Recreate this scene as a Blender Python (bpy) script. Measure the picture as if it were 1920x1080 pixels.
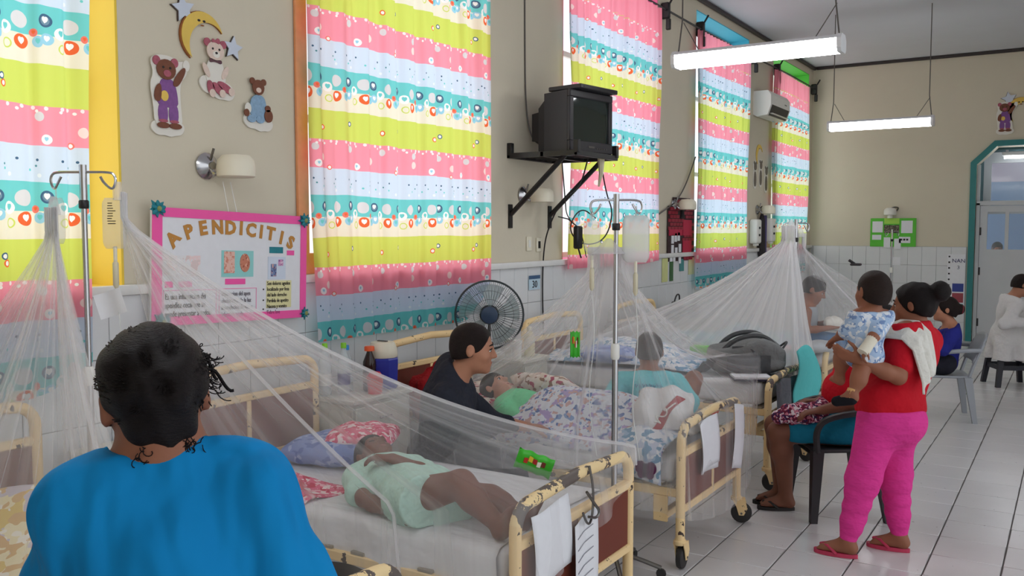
import bpy, bmesh, math, random
import numpy as np
from mathutils import Vector, Matrix, Quaternion

random.seed(7)
PI = math.pi
SC = bpy.context.scene
COL = SC.collection
for _o in list(bpy.data.objects):
    bpy.data.objects.remove(_o)

# ------------------------------------------------------------------ camera
F_PX = 1682.0
YAW, PITCH = math.radians(32.2), math.radians(3.74)
CAMP = Vector((0, 0, 1.75))
FW = Vector((-math.sin(YAW)*math.cos(PITCH), math.cos(YAW)*math.cos(PITCH), -math.sin(PITCH)))
RT = Vector((math.cos(YAW), math.sin(YAW), 0))
UP = RT.cross(FW)
cd = bpy.data.cameras.new('camera')
cam = bpy.data.objects.new('camera', cd)
COL.objects.link(cam)
cd.sensor_width = 36.0
cd.lens = F_PX/1920*36
cd.clip_start = 0.05
cam.matrix_world = Matrix(((RT.x, UP.x, -FW.x, 0), (RT.y, UP.y, -FW.y, 0), (RT.z, UP.z, -FW.z, CAMP.z), (0, 0, 0, 1)))
SC.camera = cam

# ------------------------------------------------------------------ world light, exposure
w = bpy.data.worlds.new('world')
SC.world = w
w.use_nodes = True
bg = w.node_tree.nodes['Background']
bg.inputs[0].default_value = (0.93, 0.965, 1.0, 1)
bg.inputs[1].default_value = 1.06
SC.view_settings.view_transform = 'Standard'
SC.view_settings.look = 'None'
SC.view_settings.gamma = 1.0
SC.view_settings.use_curve_mapping = False
SC.view_settings.exposure = 0.42
sd_ = bpy.data.lights.new('daylight', 'SUN'); sd_.energy = 2.0; sd_.angle = math.radians(140); sd_.color = (1.0, 0.985, 0.96)
sun = bpy.data.objects.new('daylight', sd_); COL.objects.link(sun)
sun.rotation_euler = Vector((0.86, 0.06, -0.5)).to_track_quat('-Z', 'Y').to_euler(); sun.location = (-8, 6, 6)
try:
    SC.cycles.transparent_max_bounces = 32
    SC.cycles.max_bounces = 8
except Exception:
    pass

# ------------------------------------------------------------------ helpers: colours and materials
def lin(c):
    c = c/255.0
    return c/12.92 if c <= 0.04045 else ((c+0.055)/1.055)**2.4
def rgb(r, g, b):
    return (lin(r), lin(g), lin(b), 1.0)

class V:
    """a socket with arithmetic, for writing node graphs as formulas"""
    def __init__(s, nt, sock): s.nt, s.s = nt, sock
    def _m(s, op, b=None, c=None, clamp=False):
        n = s.nt.nodes.new('ShaderNodeMath'); n.operation = op; n.use_clamp = clamp
        for i, x in enumerate((s, b, c)):
            if x is None: continue
            if isinstance(x, V): s.nt.links.new(x.s, n.inputs[i])
            else: n.inputs[i].default_value = float(x)
        return V(s.nt, n.outputs[0])
    def __add__(s, b): return s._m('ADD', b)
    __radd__ = __add__
    def __sub__(s, b): return s._m('SUBTRACT', b)
    def __rsub__(s, b): return (s*-1.0)+b
    def __mul__(s, b): return s._m('MULTIPLY', b)
    __rmul__ = __mul__
    def __truediv__(s, b): return s._m('DIVIDE', b)
    def frac(s): return s._m('FRACT')
    def floor(s): return s._m('FLOOR')
    def abs(s): return s._m('ABSOLUTE')
    def sqrt(s): return s._m('SQRT')
    def sin(s): return s._m('SINE')
    def lt(s, b): return s._m('LESS_THAN', b)
    def gt(s, b): return s._m('GREATER_THAN', b)
    def min(s, b): return s._m('MINIMUM', b)
    def max(s, b): return s._m('MAXIMUM', b)
    def pingpong(s, b): return s._m('PINGPONG', b)
    def clamp(s): return s._m('ADD', 0.0, clamp=True)

MATS = {}
class MatB:
    def __init__(s, name):
        s.m = bpy.data.materials.new(name); s.m.use_nodes = True
        s.nt = s.m.node_tree
        s.p = s.nt.nodes['Principled BSDF']; s.out = s.nt.nodes['Material Output']
        MATS[name] = s.m
    def coord(s, kind='Object'):
        n = s.nt.nodes.new('ShaderNodeTexCoord'); return n.outputs[kind]
    def geo(s):
        return s.nt.nodes.new('ShaderNodeNewGeometry').outputs['Position']
    def xyz(s, sock):
        n = s.nt.nodes.new('ShaderNodeSeparateXYZ'); s.nt.links.new(sock, n.inputs[0])
        return [V(s.nt, n.outputs[i]) for i in range(3)]
    def noise(s, scale, detail=3, rough=0.5, vec=None, stretch=None):
        n = s.nt.nodes.new('ShaderNodeTexNoise'); n.inputs['Scale'].default_value = scale
        n.inputs['Detail'].default_value = detail; n.inputs['Roughness'].default_value = rough
        if vec is None: vec = s.coord('Object')
        if stretch:
            mp = s.nt.nodes.new('ShaderNodeMapping'); mp.inputs['Scale'].default_value = stretch
            s.nt.links.new(vec, mp.inputs[0]); vec = mp.outputs[0]
        s.nt.links.new(vec, n.inputs['Vector'])
        return V(s.nt, n.outputs['Fac'])
    def mix(s, fac, a, b):
        n = s.nt.nodes.new('ShaderNodeMix'); n.data_type = 'RGBA'
        if isinstance(fac, V): s.nt.links.new(fac.s, n.inputs[0])
        else: n.inputs[0].default_value = fac
        for x, k in ((a, 6), (b, 7)):
            if isinstance(x, (tuple, list)): n.inputs[k].default_value = x
            else: s.nt.links.new(x, n.inputs[k])
        return n.outputs[2]
    def ramp(s, fac, stops, interp='LINEAR'):
        n = s.nt.nodes.new('ShaderNodeValToRGB'); r = n.color_ramp; r.interpolation = interp
        while len(r.elements) < len(stops): r.elements.new(0.5)
        for e, (p, c) in zip(r.elements, stops): e.position = p; e.color = c
        s.nt.links.new(fac.s, n.inputs[0]); return n.outputs[0]
    def base(s, x):
        if isinstance(x, (tuple, list)): s.p.inputs['Base Color'].default_value = x
        else: s.nt.links.new(x, s.p.inputs['Base Color'])
    def set(s, rough=0.6, metal=0.0, spec=None, emit=None, es=0.0, sheen=None, alpha=None):
        s.p.inputs['Roughness'].default_value = rough; s.p.inputs['Metallic'].default_value = metal
        if spec is not None: s.p.inputs['Specular IOR Level'].default_value = spec
        if emit is not None:
            s.p.inputs['Emission Color'].default_value = emit; s.p.inputs['Emission Strength'].default_value = es
        if alpha is not None: s.p.inputs['Alpha'].default_value = alpha
    def bump(s, h, strength=0.3, dist=0.01):
        n = s.nt.nodes.new('ShaderNodeBump'); n.inputs['Strength'].default_value = strength
        n.inputs['Distance'].default_value = dist
        s.nt.links.new(h.s, n.inputs['Height']); s.nt.links.new(n.outputs[0], s.p.inputs['Normal'])

def mat(name, col, rough=0.6, metal=0.0, var=0.06, scale=12.0, bump=0.0, bscale=60.0, spec=None, emit=None, es=0.0):
    """plain procedural material: a colour with slight mottling and optional relief"""
    if name in MATS: return MATS[name]
    b = MatB(name)
    if var > 0:
        f = b.noise(scale)
        d = tuple(c*(1-var*1.6) for c in col[:3])+(1,); l = tuple(min(1, c*(1+var)) for c in col[:3])+(1,)
        b.base(b.mix(f, d, l))
    else: b.base(col)
    b.set(rough, metal, spec, emit, es)
    if bump > 0: b.bump(b.noise(bscale, 4), bump, 0.01)
    return b.m

def cloth(name, col, wr=0.35, scale=7.0, var=0.10, rough=0.85, stretch=None):
    """woven cloth with soft creases"""
    if name in MATS: return MATS[name]
    b = MatB(name); f = b.noise(scale*0.6, 2)
    d = tuple(c*(1-var) for c in col[:3])+(1,); l = tuple(min(1, c*(1+var*0.6)) for c in col[:3])+(1,)
    b.base(b.mix(f, d, l)); b.set(rough, spec=0.2)
    g = b.noise(scale, 3, 0.55, stretch=stretch)
    b.bump(g, wr, 0.06)
    return b.m

def see_through(name, col, alpha, rough=0.15):
    if name in MATS: return MATS[name]
    b = MatB(name); b.base(col); b.set(rough, alpha=alpha)
    return b.m

# ------------------------------------------------------------------ helpers: objects
def tag(o, label=None, cat=None, group=None, kind=None):
    if label: o['label'] = label
    if cat: o['category'] = cat
    if group: o['group'] = group
    if kind: o['kind'] = kind
    return o
def thing(name, label, cat, loc=(0, 0, 0), rotz=0.0, group=None):
    o = bpy.data.objects.new(name, None); COL.objects.link(o)
    o.location = loc; o.rotation_euler = (0, 0, rotz); o.empty_display_size = 0.1
    return tag(o, label, cat, group)
def link(name, me, parent=None):
    o = bpy.data.objects.new(name, me); COL.objects.link(o)
    if parent is not None: o.parent = parent
    return o
def frame_m(x, y, z, o=(0, 0, 0)):
    """matrix with columns x, y, z and origin o"""
    x, y, z, o = Vector(x), Vector(y), Vector(z), Vector(o)
    return Matrix(((x.x, y.x, z.x, o.x), (x.y, y.y, z.y, o.y), (x.z, y.z, z.z, o.z), (0, 0, 0, 1)))
def copy_tree(o, parent=None):
    c = o.copy(); COL.objects.link(c); c.parent = parent
    for ch in list(o.children): copy_tree(ch, c)
    return c

class MB:
    """collects shapes into one mesh"""
    def __init__(s): s.bm = bmesh.new(); s.uv = None
    def box(s, c, size, m=None, bevel=0.0, seg=1):
        r = bmesh.ops.create_cube(s.bm, size=1.0)
        M = Matrix.Translation(Vector(c)) @ Matrix.Diagonal((size[0], size[1], size[2], 1))
        if m is not None: M = m @ M
        bmesh.ops.transform(s.bm, matrix=M, verts=r['verts'])
        if bevel > 0:
            es = list({e for v in r['verts'] for e in v.link_edges})
            bmesh.ops.bevel(s.bm, geom=es, offset=bevel, segments=seg, affect='EDGES', profile=0.5)
        return s
    def bb(s, p0, p1, bevel=0.0, seg=1, m=None):
        c = [(a+b)/2 for a, b in zip(p0, p1)]; d = [abs(b-a) for a, b in zip(p0, p1)]
        return s.box(c, d, m, bevel, seg)
    def faces(s, vs, fs):
        v = [s.bm.verts.new(p) for p in vs]
        for f in fs:
            try: s.bm.faces.new([v[i] for i in f])
            except ValueError: pass
        return s
    def tube(s, pts, r, seg=8, closed=False, cap=True):
        pts = [Vector(p) for p in pts]; n = len(pts)
        rs = r if isinstance(r, (list, tuple)) else [r]*n
        rings = []; prev = None
        for i, p in enumerate(pts):
            if closed: t = pts[(i+1) % n]-pts[i-1]
            else: t = pts[min(i+1, n-1)]-pts[max(i-1, 0)]
            if t.length < 1e-9: t = Vector((0, 0, 1))
            t.normalize()
            if prev is None:
                a = Vector((0, 0, 1)) if abs(t.z) < 0.9 else Vector((1, 0, 0))
                u = t.cross(a).normalized()
            else:
                u = prev-t*prev.dot(t)
                u = u.normalized() if u.length > 1e-6 else t.orthogonal().normalized()
            prev = u; q = t.cross(u)
            rings.append([s.bm.verts.new(p+(u*math.cos(2*PI*k/seg)+q*math.sin(2*PI*k/seg))*rs[i]) for k in range(seg)])
        for i in range(n if closed else n-1):
            A, B = rings[i], rings[(i+1) % n]
            for k in range(seg): s.bm.faces.new((A[k], A[(k+1) % seg], B[(k+1) % seg], B[k]))
        if cap and not closed:
            s.bm.faces.new(rings[0][::-1]); s.bm.faces.new(rings[-1])
        return s
    def lathe(s, prof, seg=20, m=None):
        m = m or Matrix.Identity(4); rings = []
        for r, z in prof:
            if r < 1e-6: rings.append([s.bm.verts.new(m @ Vector((0, 0, z)))])
            else: rings.append([s.bm.verts.new(m @ Vector((r*math.cos(2*PI*k/seg), r*math.sin(2*PI*k/seg), z))) for k in range(seg)])
        for A, B in zip(rings, rings[1:]):
            for k in range(seg):
                k2 = (k+1) % seg
                vs = [A[k % len(A)], A[k2 % len(A)], B[k2 % len(B)], B[k % len(B)]]
                u = []
                for v in vs:
                    if v not in u: u.append(v)
                if len(u) > 2:
                    try: s.bm.faces.new(u)
                    except ValueError: pass
        if len(rings[0]) > 1: s.bm.faces.new(rings[0][::-1])
        if len(rings[-1]) > 1: s.bm.faces.new(rings[-1])
        return s
    def prism(s, outline, d0, d1, m=None):
        m = m or Matrix.Identity(4)
        A = [s.bm.verts.new(m @ Vector((x, y, d0))) for x, y in outline]
        B = [s.bm.verts.new(m @ Vector((x, y, d1))) for x, y in outline]
        n = len(A)
        s.bm.faces.new(A[::-1]); s.bm.faces.new(B)
        for i in range(n): s.bm.faces.new((A[i], A[(i+1) % n], B[(i+1) % n], B[i]))
        return s
    def ball(s, c, r, seg=12, m=None):
        r = (r, r, r) if not isinstance(r, (tuple, list)) else r
        q = bmesh.ops.create_uvsphere(s.bm, u_segments=seg, v_segments=max(6, seg*2//3), radius=1.0)
        M = Matrix.Translation(Vector(c)) @ (m or Matrix.Identity(4)) @ Matrix.Diagonal((r[0], r[1], r[2], 1))
        bmesh.ops.transform(s.bm, matrix=M, verts=q['verts'])
        return s
    def grid(s, fn, nu, nv, uvfn=None, closed_u=False):
        if s.uv is None: s.uv = s.bm.loops.layers.uv.new('UVMap')
        vs = [[s.bm.verts.new(fn(i/nu, j/nv)) for j in range(nv+1)] for i in range(nu if closed_u else nu+1)]
        for i in range(nu):
            i2 = (i+1) % nu if closed_u else i+1
            for j in range(nv):
                f = s.bm.faces.new((vs[i][j], vs[i2][j], vs[i2][j+1], vs[i][j+1]))
                for l, (a, b) in zip(f.loops, ((i, j), (i+1, j), (i+1, j+1), (i, j+1))):
                    l[s.uv].uv = uvfn(a/nu, b/nv) if uvfn else (a/nu, b/nv)
        return s
    def mesh(s, name, m, smooth=True, angle=40):
        me = bpy.data.meshes.new(name)
        bmesh.ops.recalc_face_normals(s.bm, faces=s.bm.faces)
        s.bm.to_mesh(me); s.bm.free()
        if m is not None: me.materials.append(m)
        if smooth:
            me.polygons.foreach_set('use_smooth', [True]*len(me.polygons))
            me.set_sharp_from_angle(angle=math.radians(angle))
        return me
    def build(s, name, m, parent=None, smooth=True, angle=40):
        return link(name, s.mesh(name, m, smooth, angle), parent)

def text_mesh(txt, size, depth, m, name='lettering', parent=None, mw=None, align='CENTER', bold=0.0):
    c = bpy.data.curves.new(name, 'FONT'); c.body = txt; c.size = size; c.extrude = depth
    c.align_x = align; c.align_y = 'CENTER'; c.resolution_u = 2; c.offset = bold
    o = bpy.data.objects.new(name, c); COL.objects.link(o)
    dg = bpy.context.evaluated_depsgraph_get()
    me = bpy.data.meshes.new_from_object(o.evaluated_get(dg)); me.name = name
    bpy.data.objects.remove(o); bpy.data.curves.remove(c)
    if mw is not None: me.transform(mw)
    me.materials.clear(); me.materials.append(m)
    return link(name, me, parent)

def chaikin(pts, n=2, closed=False):
    pts = [Vector(p) for p in pts]
    for _ in range(n):
        q = []
        N = len(pts)
        rng = range(N) if closed else range(N-1)
        if not closed: q.append(pts[0])
        for i in rng:
            a, b = pts[i], pts[(i+1) % N]
            q += [a*0.75+b*0.25, a*0.25+b*0.75]
        if not closed: q.append(pts[-1])
        pts = q
    return pts
def star_outline(n, r0, r1, rot=0.0):
    return [((r0 if i % 2 == 0 else r1)*math.cos(rot+PI*i/n), (r0 if i % 2 == 0 else r1)*math.sin(rot+PI*i/n)) for i in range(2*n)]
def circle_pts(r, n=24, c=(0, 0)):
    return [(c[0]+r*math.cos(2*PI*i/n), c[1]+r*math.sin(2*PI*i/n)) for i in range(n)]

# ================================================================== THE ROOM
XW, YF, ZC, ZR = -3.87, 15.68, 4.47, 1.48     # left wall face, far wall face, ceiling, top of tiled dado
TILE = 0.34
M_wall = mat('wall_paint', rgb(213, 204, 183), 0.75, var=0.03, scale=3, bump=0.08, bscale=30)
M_ceil = mat('ceiling_paint', rgb(215, 217, 224), 0.8, var=0.03, scale=2)
M_dark = mat('dark_moulding', rgb(52, 44, 42), 0.5)
M_dado = mat('white_wall_tile', rgb(222, 224, 226), 0.25, var=0.03, scale=4)
M_grout = mat('wall_grout', rgb(176, 178, 178), 0.8)
M_fgrout = mat('floor_grout', rgb(98, 94, 92), 0.9)
M_rail = mat('dado_rail_paint', rgb(228, 228, 226), 0.45)
M_black = mat('black_metal', rgb(24, 22, 24), 0.45)
M_steel = mat('steel', rgb(190, 190, 192), 0.22, 1.0, var=0.04)
M_dsteel = mat('worn_steel', rgb(120, 118, 116), 0.35, 0.9, var=0.08)
M_white = mat('white_plastic', rgb(235, 234, 228), 0.4, var=0.02)
M_cream = mat('cream_plastic', rgb(233, 226, 205), 0.4, var=0.02)
M_paper = mat('paper', rgb(232, 233, 238), 0.8, var=0.03, scale=25)
M_ink = mat('ink', rgb(45, 40, 42), 0.8, var=0)

# floor with tiles
b = MatB('floor_tile')
pos = b.geo()
st = b.noise(1.3, 5, 0.6, vec=pos)
sp = b.noise(38, 2, 0.5, vec=pos)
spm = (sp.gt(0.735))*(b.noise(2.1, 2, 0.5, vec=pos).gt(0.52))
inf = b.nt.nodes.new('ShaderNodeObjectInfo')
c1 = b.mix(st, rgb(205, 203, 203), rgb(229, 227, 227))
rn = V(b.nt, inf.outputs['Random'])*0.25
c1 = b.mix(rn, c1, rgb(196, 194, 196))
b.base(b.mix(spm*0.8, c1, rgb(70, 64, 62))); b.set(0.22, spec=0.45)
b.bump(b.noise(9, 3, 0.5, vec=pos), 0.05, 0.01)
M_ftile = b.m
floor = MB().bb((XW-0.3, -3.0, -0.12), (4.0, YF+3.3, -0.006)).build('floor', M_fgrout, None, False)
tag(floor, 'white ceramic tiled ward floor with dark grout lines', 'floor', kind='structure')
tm = MB().box((0, 0, -0.006), (TILE-0.0075, TILE-0.005, 0.012), bevel=0.003).mesh('tile', M_ftile)
cells = []
ix0, ix1 = -8, 12
for i in range(ix0, ix1):
    for j in range(-8, 56):
        x, y = -1.292+TILE*(i+0.5), 0.12+TILE*(j+0.5)
        if x < XW+0.02 or y > YF+3.0: continue
        q = Vector((x, y, 0))-CAMP; d = q.dot(FW)
        vis = False
        if d > 0.5:
            u, v = 960+F_PX*q.dot(RT)/d, 540-F_PX*q.dot(UP)/d
            vis = 0 < u < 1960 and v < 1110 and x > -1.85+0.0*y and y < YF
        cells.append((0 if vis else 1, d if vis else 99, x, y))
cells.sort()
rest = MB()
for k, (a, d, x, y) in enumerate(cells):
    if a == 0 and k < 300:
        o = link('tile', tm, floor); o.location = (x, y, 0)
    else:
        rest.bb((x-TILE/2+0.00375, y-TILE/2+0.0025, -0.012), (x+TILE/2-0.00375, y+TILE/2-0.0025, 0.0))
o = rest.build('distant_tiles', M_ftile, floor, False); o['kind'] = 'stuff'

# left wall with five window openings
WIN = [(0.69, 2.65), (3.84, 5.80), (6.98, 9.06), (10.2, 12.2), (13.35, 15.42)]
ZS, ZH = 1.48, 4.32
REV = [rgb(240, 205, 70), rgb(238, 150, 90), rgb(240, 120, 165), rgb(80, 190, 215), rgb(90, 200, 70)]
mb = MB()
ys = [-3.0] + [v for p in WIN for v in p] + [YF+0.3]
for k in range(0, len(ys), 2): mb.bb((XW-0.34, ys[k], 0), (XW, ys[k+1], ZC))
for a, c in WIN:
    mb.bb((XW-0.34, a, 0), (XW, c, ZS-0.03)); mb.bb((XW-0.34, a, ZH), (XW, c, ZC))
wl = mb.build('wall_left', M_wall, None, False)
tag(wl, 'beige plastered wall with tall curtained windows', 'wall', kind='structure')
tag(MB().bb((XW-0.34, -3.0, ZC), (4.0, YF+3.3, ZC+0.1)).build('ceiling', M_ceil, None, False), 'pale grey painted ceiling high over the ward', 'ceiling', kind='structure')
for k, (p0, p1) in enumerate((((XW+0.004, -3, ZC-0.05), (XW+0.05, YF-0.004, ZC-0.003)), ((XW+0.06, YF-0.05, ZC-0.05), (4.0, YF-0.004, ZC-0.003)))):
    tag(MB().bb(p0, p1, 0.008).build('trim_%d' % (k+1), M_dark), ('dark moulding along the top of the window wall', 'dark moulding along the top of the far wall')[k], 'trim', kind='structure')

tag(MB().bb((2.9, 8.8, 0), (3.1, YF+3.1, ZC)).build('wall_right_added', M_wall, None, False), 'unseen beige wall on the right side, added to dim the far end', 'wall', kind='structure')  # unseen wall added along the far part only, so less light gets there
tag(MB().bb((XW, -3.0, 0), (3.1, -2.8, ZC)).build('wall_back_added', M_wall, None, False), 'unseen beige wall behind the camera, added to block light from the back', 'wall', kind='structure')  # unseen wall added so that sky light enters from the right side instead
# dado tiles on the left wall
TW, TH = 0.212, 0.296
dl = MB().bb((XW, -3.0, 0.0), (XW+0.006, YF, ZR-0.04)).build('wall_dado_left', M_grout, None, False)
tag(dl, 'white tiled lower part of the window wall', 'wall', kind='structure')
dt = MB().box((0.004, 0, 0), (0.012, TW-0.003, TH-0.003), bevel=0.002).mesh('tile', M_dado)
rest = MB(); n = 0
for j in range(84):
    y = -1.9+TW*(j+0.5)
    if y > YF-0.1: break
    for i in range(5):
        z = ZR-0.045-TH*(i+0.5)
        if z < 0.05: z = 0.13
        if 2.0 < y < 14.4 and n < 300 and i >= 0:
            o = link('tile', dt, dl); o.location = (XW+0.006, y, z); n += 1
        else: rest.box((XW+0.010, y, z), (0.012, TW-0.003, TH-0.003))
o = rest.build('distant_tiles', M_dado, dl, False); o['kind'] = 'stuff'
mb = MB().bb((XW+0.004, -3.0, ZR-0.045), (XW+0.045, YF-0.02, ZR+0.005), 0.01, 2)
tag(mb.build('trim_3', M_rail), 'white rail capping the tiled dado under the windows', 'trim', kind='structure')

# windows: reveal lining, frame, panes
M_glass = see_through('window_glass', rgb(235, 245, 250), 0.12, 0.05)
for k, (a, c) in enumerate(WIN):
    rm = mat('reveal_paint_%d' % k, REV[k], 0.7, var=0.04, scale=3)
    o = thing('window_%d' % (k+1), 'tall window with %s painted reveal' % ('yellow', 'orange', 'pink', 'turquoise', 'green')[k], 'window', (XW, (a+c)/2, ZS)); o['kind'] = 'structure'
    o.location = (0, 0, 0)
    x0 = XW-0.34
    mb = MB().bb((x0, a, ZS), (XW-0.002, a+0.012, ZH)).bb((x0, c-0.012, ZS), (XW-0.002, c, ZH)).bb((x0, a+0.012, ZH-0.012), (XW-0.002, c-0.012, ZH)).bb((x0, a+0.012, ZS-0.03), (XW-0.002, c-0.012, ZS))
    mb.build('reveal', rm, o, False)
    fr = MB(); pan = []
    for y in (a+0.035, (a+c)/2, c-0.035): fr.bb((x0+0.02, y-0.025, ZS), (x0+0.07, y+0.025, ZH-0.012), 0.004)
    for z in (ZS+0.03, 2.45, 3.4, ZH-0.04): fr.bb((x0+0.022, a+0.012, z-0.025), (x0+0.068, c-0.012, z+0.025), 0.004)
    fr.build('window_frame', M_white, o)
    zz = (ZS+0.055, 2.425, 2.475, 3.375, 3.425, ZH-0.065)
    for (ya, yb) in ((a+0.06, (a+c)/2-0.025), ((a+c)/2+0.025, c-0.06)):
        for q in range(3):
            MB().bb((x0+0.042, ya, zz[2*q]), (x0+0.046, yb, zz[2*q+1])).build('pane', M_glass, o, False)
# orange casing beside the second window
mb = MB().bb((XW+0.002, 3.775, ZS+0.004), (XW+0.022, 3.865, 4.3), 0.004).bb((XW+0.006, 3.775, ZS+0.006), (XW+0.03, 3.90, ZS+0.13), 0.004)
tag(mb.build('trim_4', mat('orange_wood', rgb(238, 158, 106), 0.55, var=0.08, scale=20)), 'orange painted casing beside the second window', 'trim', kind='structure')

# far wall with the doorway
DX0, DX1, DZ = -1.36, 0.3, 3.02
mb = MB().bb((XW, YF, 0), (DX0, YF+0.3, ZC)).bb((DX1, YF, 0), (4.0, YF+0.3, ZC)).bb((DX0, YF, DZ), (DX1, YF+0.3, ZC))
ch = 0.27
mf = frame_m((1, 0, 0), (0, 0, 1), (0, 1, 0), (0, YF, 0))
mb.prism([(DX0, DZ), (DX0, DZ-ch), (DX0+ch, DZ)], 0.0, 0.3, mf)
wf = mb.build('wall_far', M_wall, None, False)
tag(wf, 'beige far end wall of the ward with arched doorway', 'wall', kind='structure')
df = MB().bb((XW+0.02, YF-0.006, 0), (DX0-0.1, YF, ZR-0.004)).build('wall_dado_far', M_grout, None, False)
tag(df, 'white tiled lower part of the far wall', 'wall', kind='structure')
dt2 = MB().box((0, -0.004, 0), (TW-0.003, 0.012, TH-0.003), bevel=0.002).mesh('tile', M_dado)
for j in range(11):
    for i in range(5):
        o = link('tile', dt2, df); o.location = (XW+0.13+TW*(j+0.5)-0.06, YF-0.006, ZR-0.008-TH*(i+0.5))
# door surround, leaves, transom
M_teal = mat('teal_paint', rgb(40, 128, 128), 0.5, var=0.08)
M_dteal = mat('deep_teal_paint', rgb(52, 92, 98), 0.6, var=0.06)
M_doorw = mat('door_white_paint', rgb(206, 209, 212), 0.5, var=0.06, scale=3)
def outline_door(g):
    return [(DX0-g, 0), (DX0-g, DZ-ch+g*0.4), (DX0+ch-g*0.4, DZ+g), (DX1+g, DZ+g), (DX1+g, 0)]
oo, oi = outline_door(0.085), outline_door(0.0)
vs = []
for (x, z) in oo+oi: vs.append((x, YF-0.05, z))
for (x, z) in oo+oi: vs.append((x, YF-0.001, z))
fs = []
for i in range(4):
    fs += [(i, i+1, 5+i+1, 5+i), (10+i, 10+5+i, 10+5+i+1, 10+i+1), (i, 10+i, 10+i+1, i+1), (5+i, 5+i+1, 15+i+1, 15+i)]
fs += [(0, 5, 15, 10), (4, 14, 19, 9)]
o = MB().faces(vs, fs).build('trim_5', M_teal, None, False)
tag(o, 'teal painted surround of the arched doorway', 'trim', kind='structure')
d1 = thing('door_1', 'white double door with small glazed panels in the arched doorway', 'door'); d1['kind'] = 'structure'
fy = YF+0.02
mb = MB().bb((DX0+0.005, fy, 0), (DX0+0.06, fy+0.09, 2.16), 0.005).bb((DX0+0.005, fy, 2.12), (DX1-0.005, fy+0.09, 2.19), 0.005)
mb.bb((DX0+0.005, fy+0.03, 2.19), (DX0+0.05, fy+0.07, DZ-ch)).bb((DX1-0.06, fy, 0), (DX1-0.005, fy+0.09, 2.12), 0.005)
mb.build('door_frame', M_doorw, d1)
for k, (x0, x1) in enumerate(((DX0+0.065, -0.56), (-0.55, DX1-0.065))):
    mb = MB(); y0, y1 = fy+0.025, fy+0.065
    w_ = x1-x0; g0, g1 = x0+0.10, x1-0.10; gm = (g0+g1)/2; za, zb = 1.44, 2.02
    mb.bb((x0, y0, 0.01), (x1, y1, za)).bb((x0, y0, zb), (x1, y1, 2.115)).bb((x0, y0, za), (g0, y1, zb)).bb((g1, y0, za), (x1, y1, zb)).bb((gm-0.025, y0, za), (gm+0.025, y1, zb))
    lf = mb.build('door_leaf', M_doorw, d1, False)
    for (p, q) in ((g0, gm-0.025), (gm+0.025, g1)): MB().bb((p, y0+0.015, za), (q, y0+0.02, zb)).build('pane', M_glass, lf, False)
    for z in (1.72, 1.1, 0.3): MB().bb((x0-0.005 if k == 0 else x1-0.02, y0-0.012, z-0.06), (x0+0.02 if k == 0 else x1+0.005, y0, z+0.06), 0.003).build('hinge', M_black, lf)
    MB().tube([(x1-0.06 if k == 0 else x0+0.06, y0-0.04, 1.0), (x1-0.06 if k == 0 else x0+0.06, y0-0.04, 1.12)], 0.009).build('handle', M_steel, lf)
# lining of the deep opening and transom window
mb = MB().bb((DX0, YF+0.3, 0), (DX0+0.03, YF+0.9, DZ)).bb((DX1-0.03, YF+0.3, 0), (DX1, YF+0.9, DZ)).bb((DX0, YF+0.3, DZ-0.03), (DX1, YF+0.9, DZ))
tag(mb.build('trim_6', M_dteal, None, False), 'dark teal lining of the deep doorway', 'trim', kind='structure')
tw = thing('window_6', 'transom window glimpsed through the arched doorway', 'window'); tw['kind'] = 'structure'
ty = YF+0.84
mb = MB().bb((DX0+0.03, ty, 2.0), (DX0+0.14, ty+0.06, DZ-0.03)).bb((DX0+0.14, ty, DZ-0.20), (DX1-0.03, ty+0.06, DZ-0.03)).bb((DX0+0.14, ty, 2.0), (DX1-0.03, ty+0.06, 2.08)).bb((-0.65, ty, 2.08), (-0.58, ty+0.06, DZ-0.2))
mb.build('window_frame', M_doorw, tw, False)
MB().bb((DX0+0.14, ty+0.02, 2.08), (-0.65, ty+0.026, DZ-0.2)).build('pane', M_glass, tw, False)
MB().bb((-0.58, ty+0.02, 2.08), (DX1-0.03, ty+0.026, DZ-0.2)).build('pane', M_glass, tw, False)
b = MatB('far_room_paint'); z = b.xyz(b.geo())[2]
b.base(b.mix(z.gt(2.62), rgb(120, 150, 190), rgb(190, 182, 205))); b.set(0.8)
tag(MB().bb((XW, YF+3.1, 0), (4.0, YF+3.3, ZC)).build('wall_back_room', b.m, None, False), 'lilac and blue wall of the room beyond the doorway', 'wall', kind='structure')
# ================================================================== CURTAINS
b = MatB('striped_curtain_print')
uvx, uvz, _ = b.xyz(b.coord('UV'))
wob = b.noise(2.2, 1, vec=b.coord('UV'))*0.03-0.015
zz_ = uvz+wob
PER = 0.757
ph = ((1.527+PER*6)-zz_)/PER
t = ph.frac()
PINK, PALE, TEAL, CREAM, LIME = rgb(250, 158, 176), rgb(214, 229, 246), rgb(118, 210, 210), rgb(243, 238, 218), rgb(214, 227, 108)
col = b.ramp(t, [(0.0, PINK), (0.225, PALE), (0.435, TEAL), (0.605, CREAM), (0.765, LIME)], 'CONSTANT')
bot = t-0.605            # from the teal/cream edge, downwards
PU = 0.237
def disc(cu, cz, r, per=PU, tt=None):
    """normalised distance field of a repeated disc; cz in metres above the teal/cream edge"""
    du = ((uvx/per+(0.5-cu/per)).frac()-0.5)*per
    dz = (bot if tt is None else tt)*PER+cz
    return (du*du+dz*dz).sqrt()/r, du, dz
def paint(mask, c):
    global col
    col = b.mix(mask, col, c)
def heart(du, dz, s, c):
    """heart of half-width s"""
    ax = du.abs()
    q = dz*-1.0-(ax*s).sqrt()*0.55
    paint(((ax*ax+q*q).sqrt()).lt(s*0.85), c)
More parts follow.
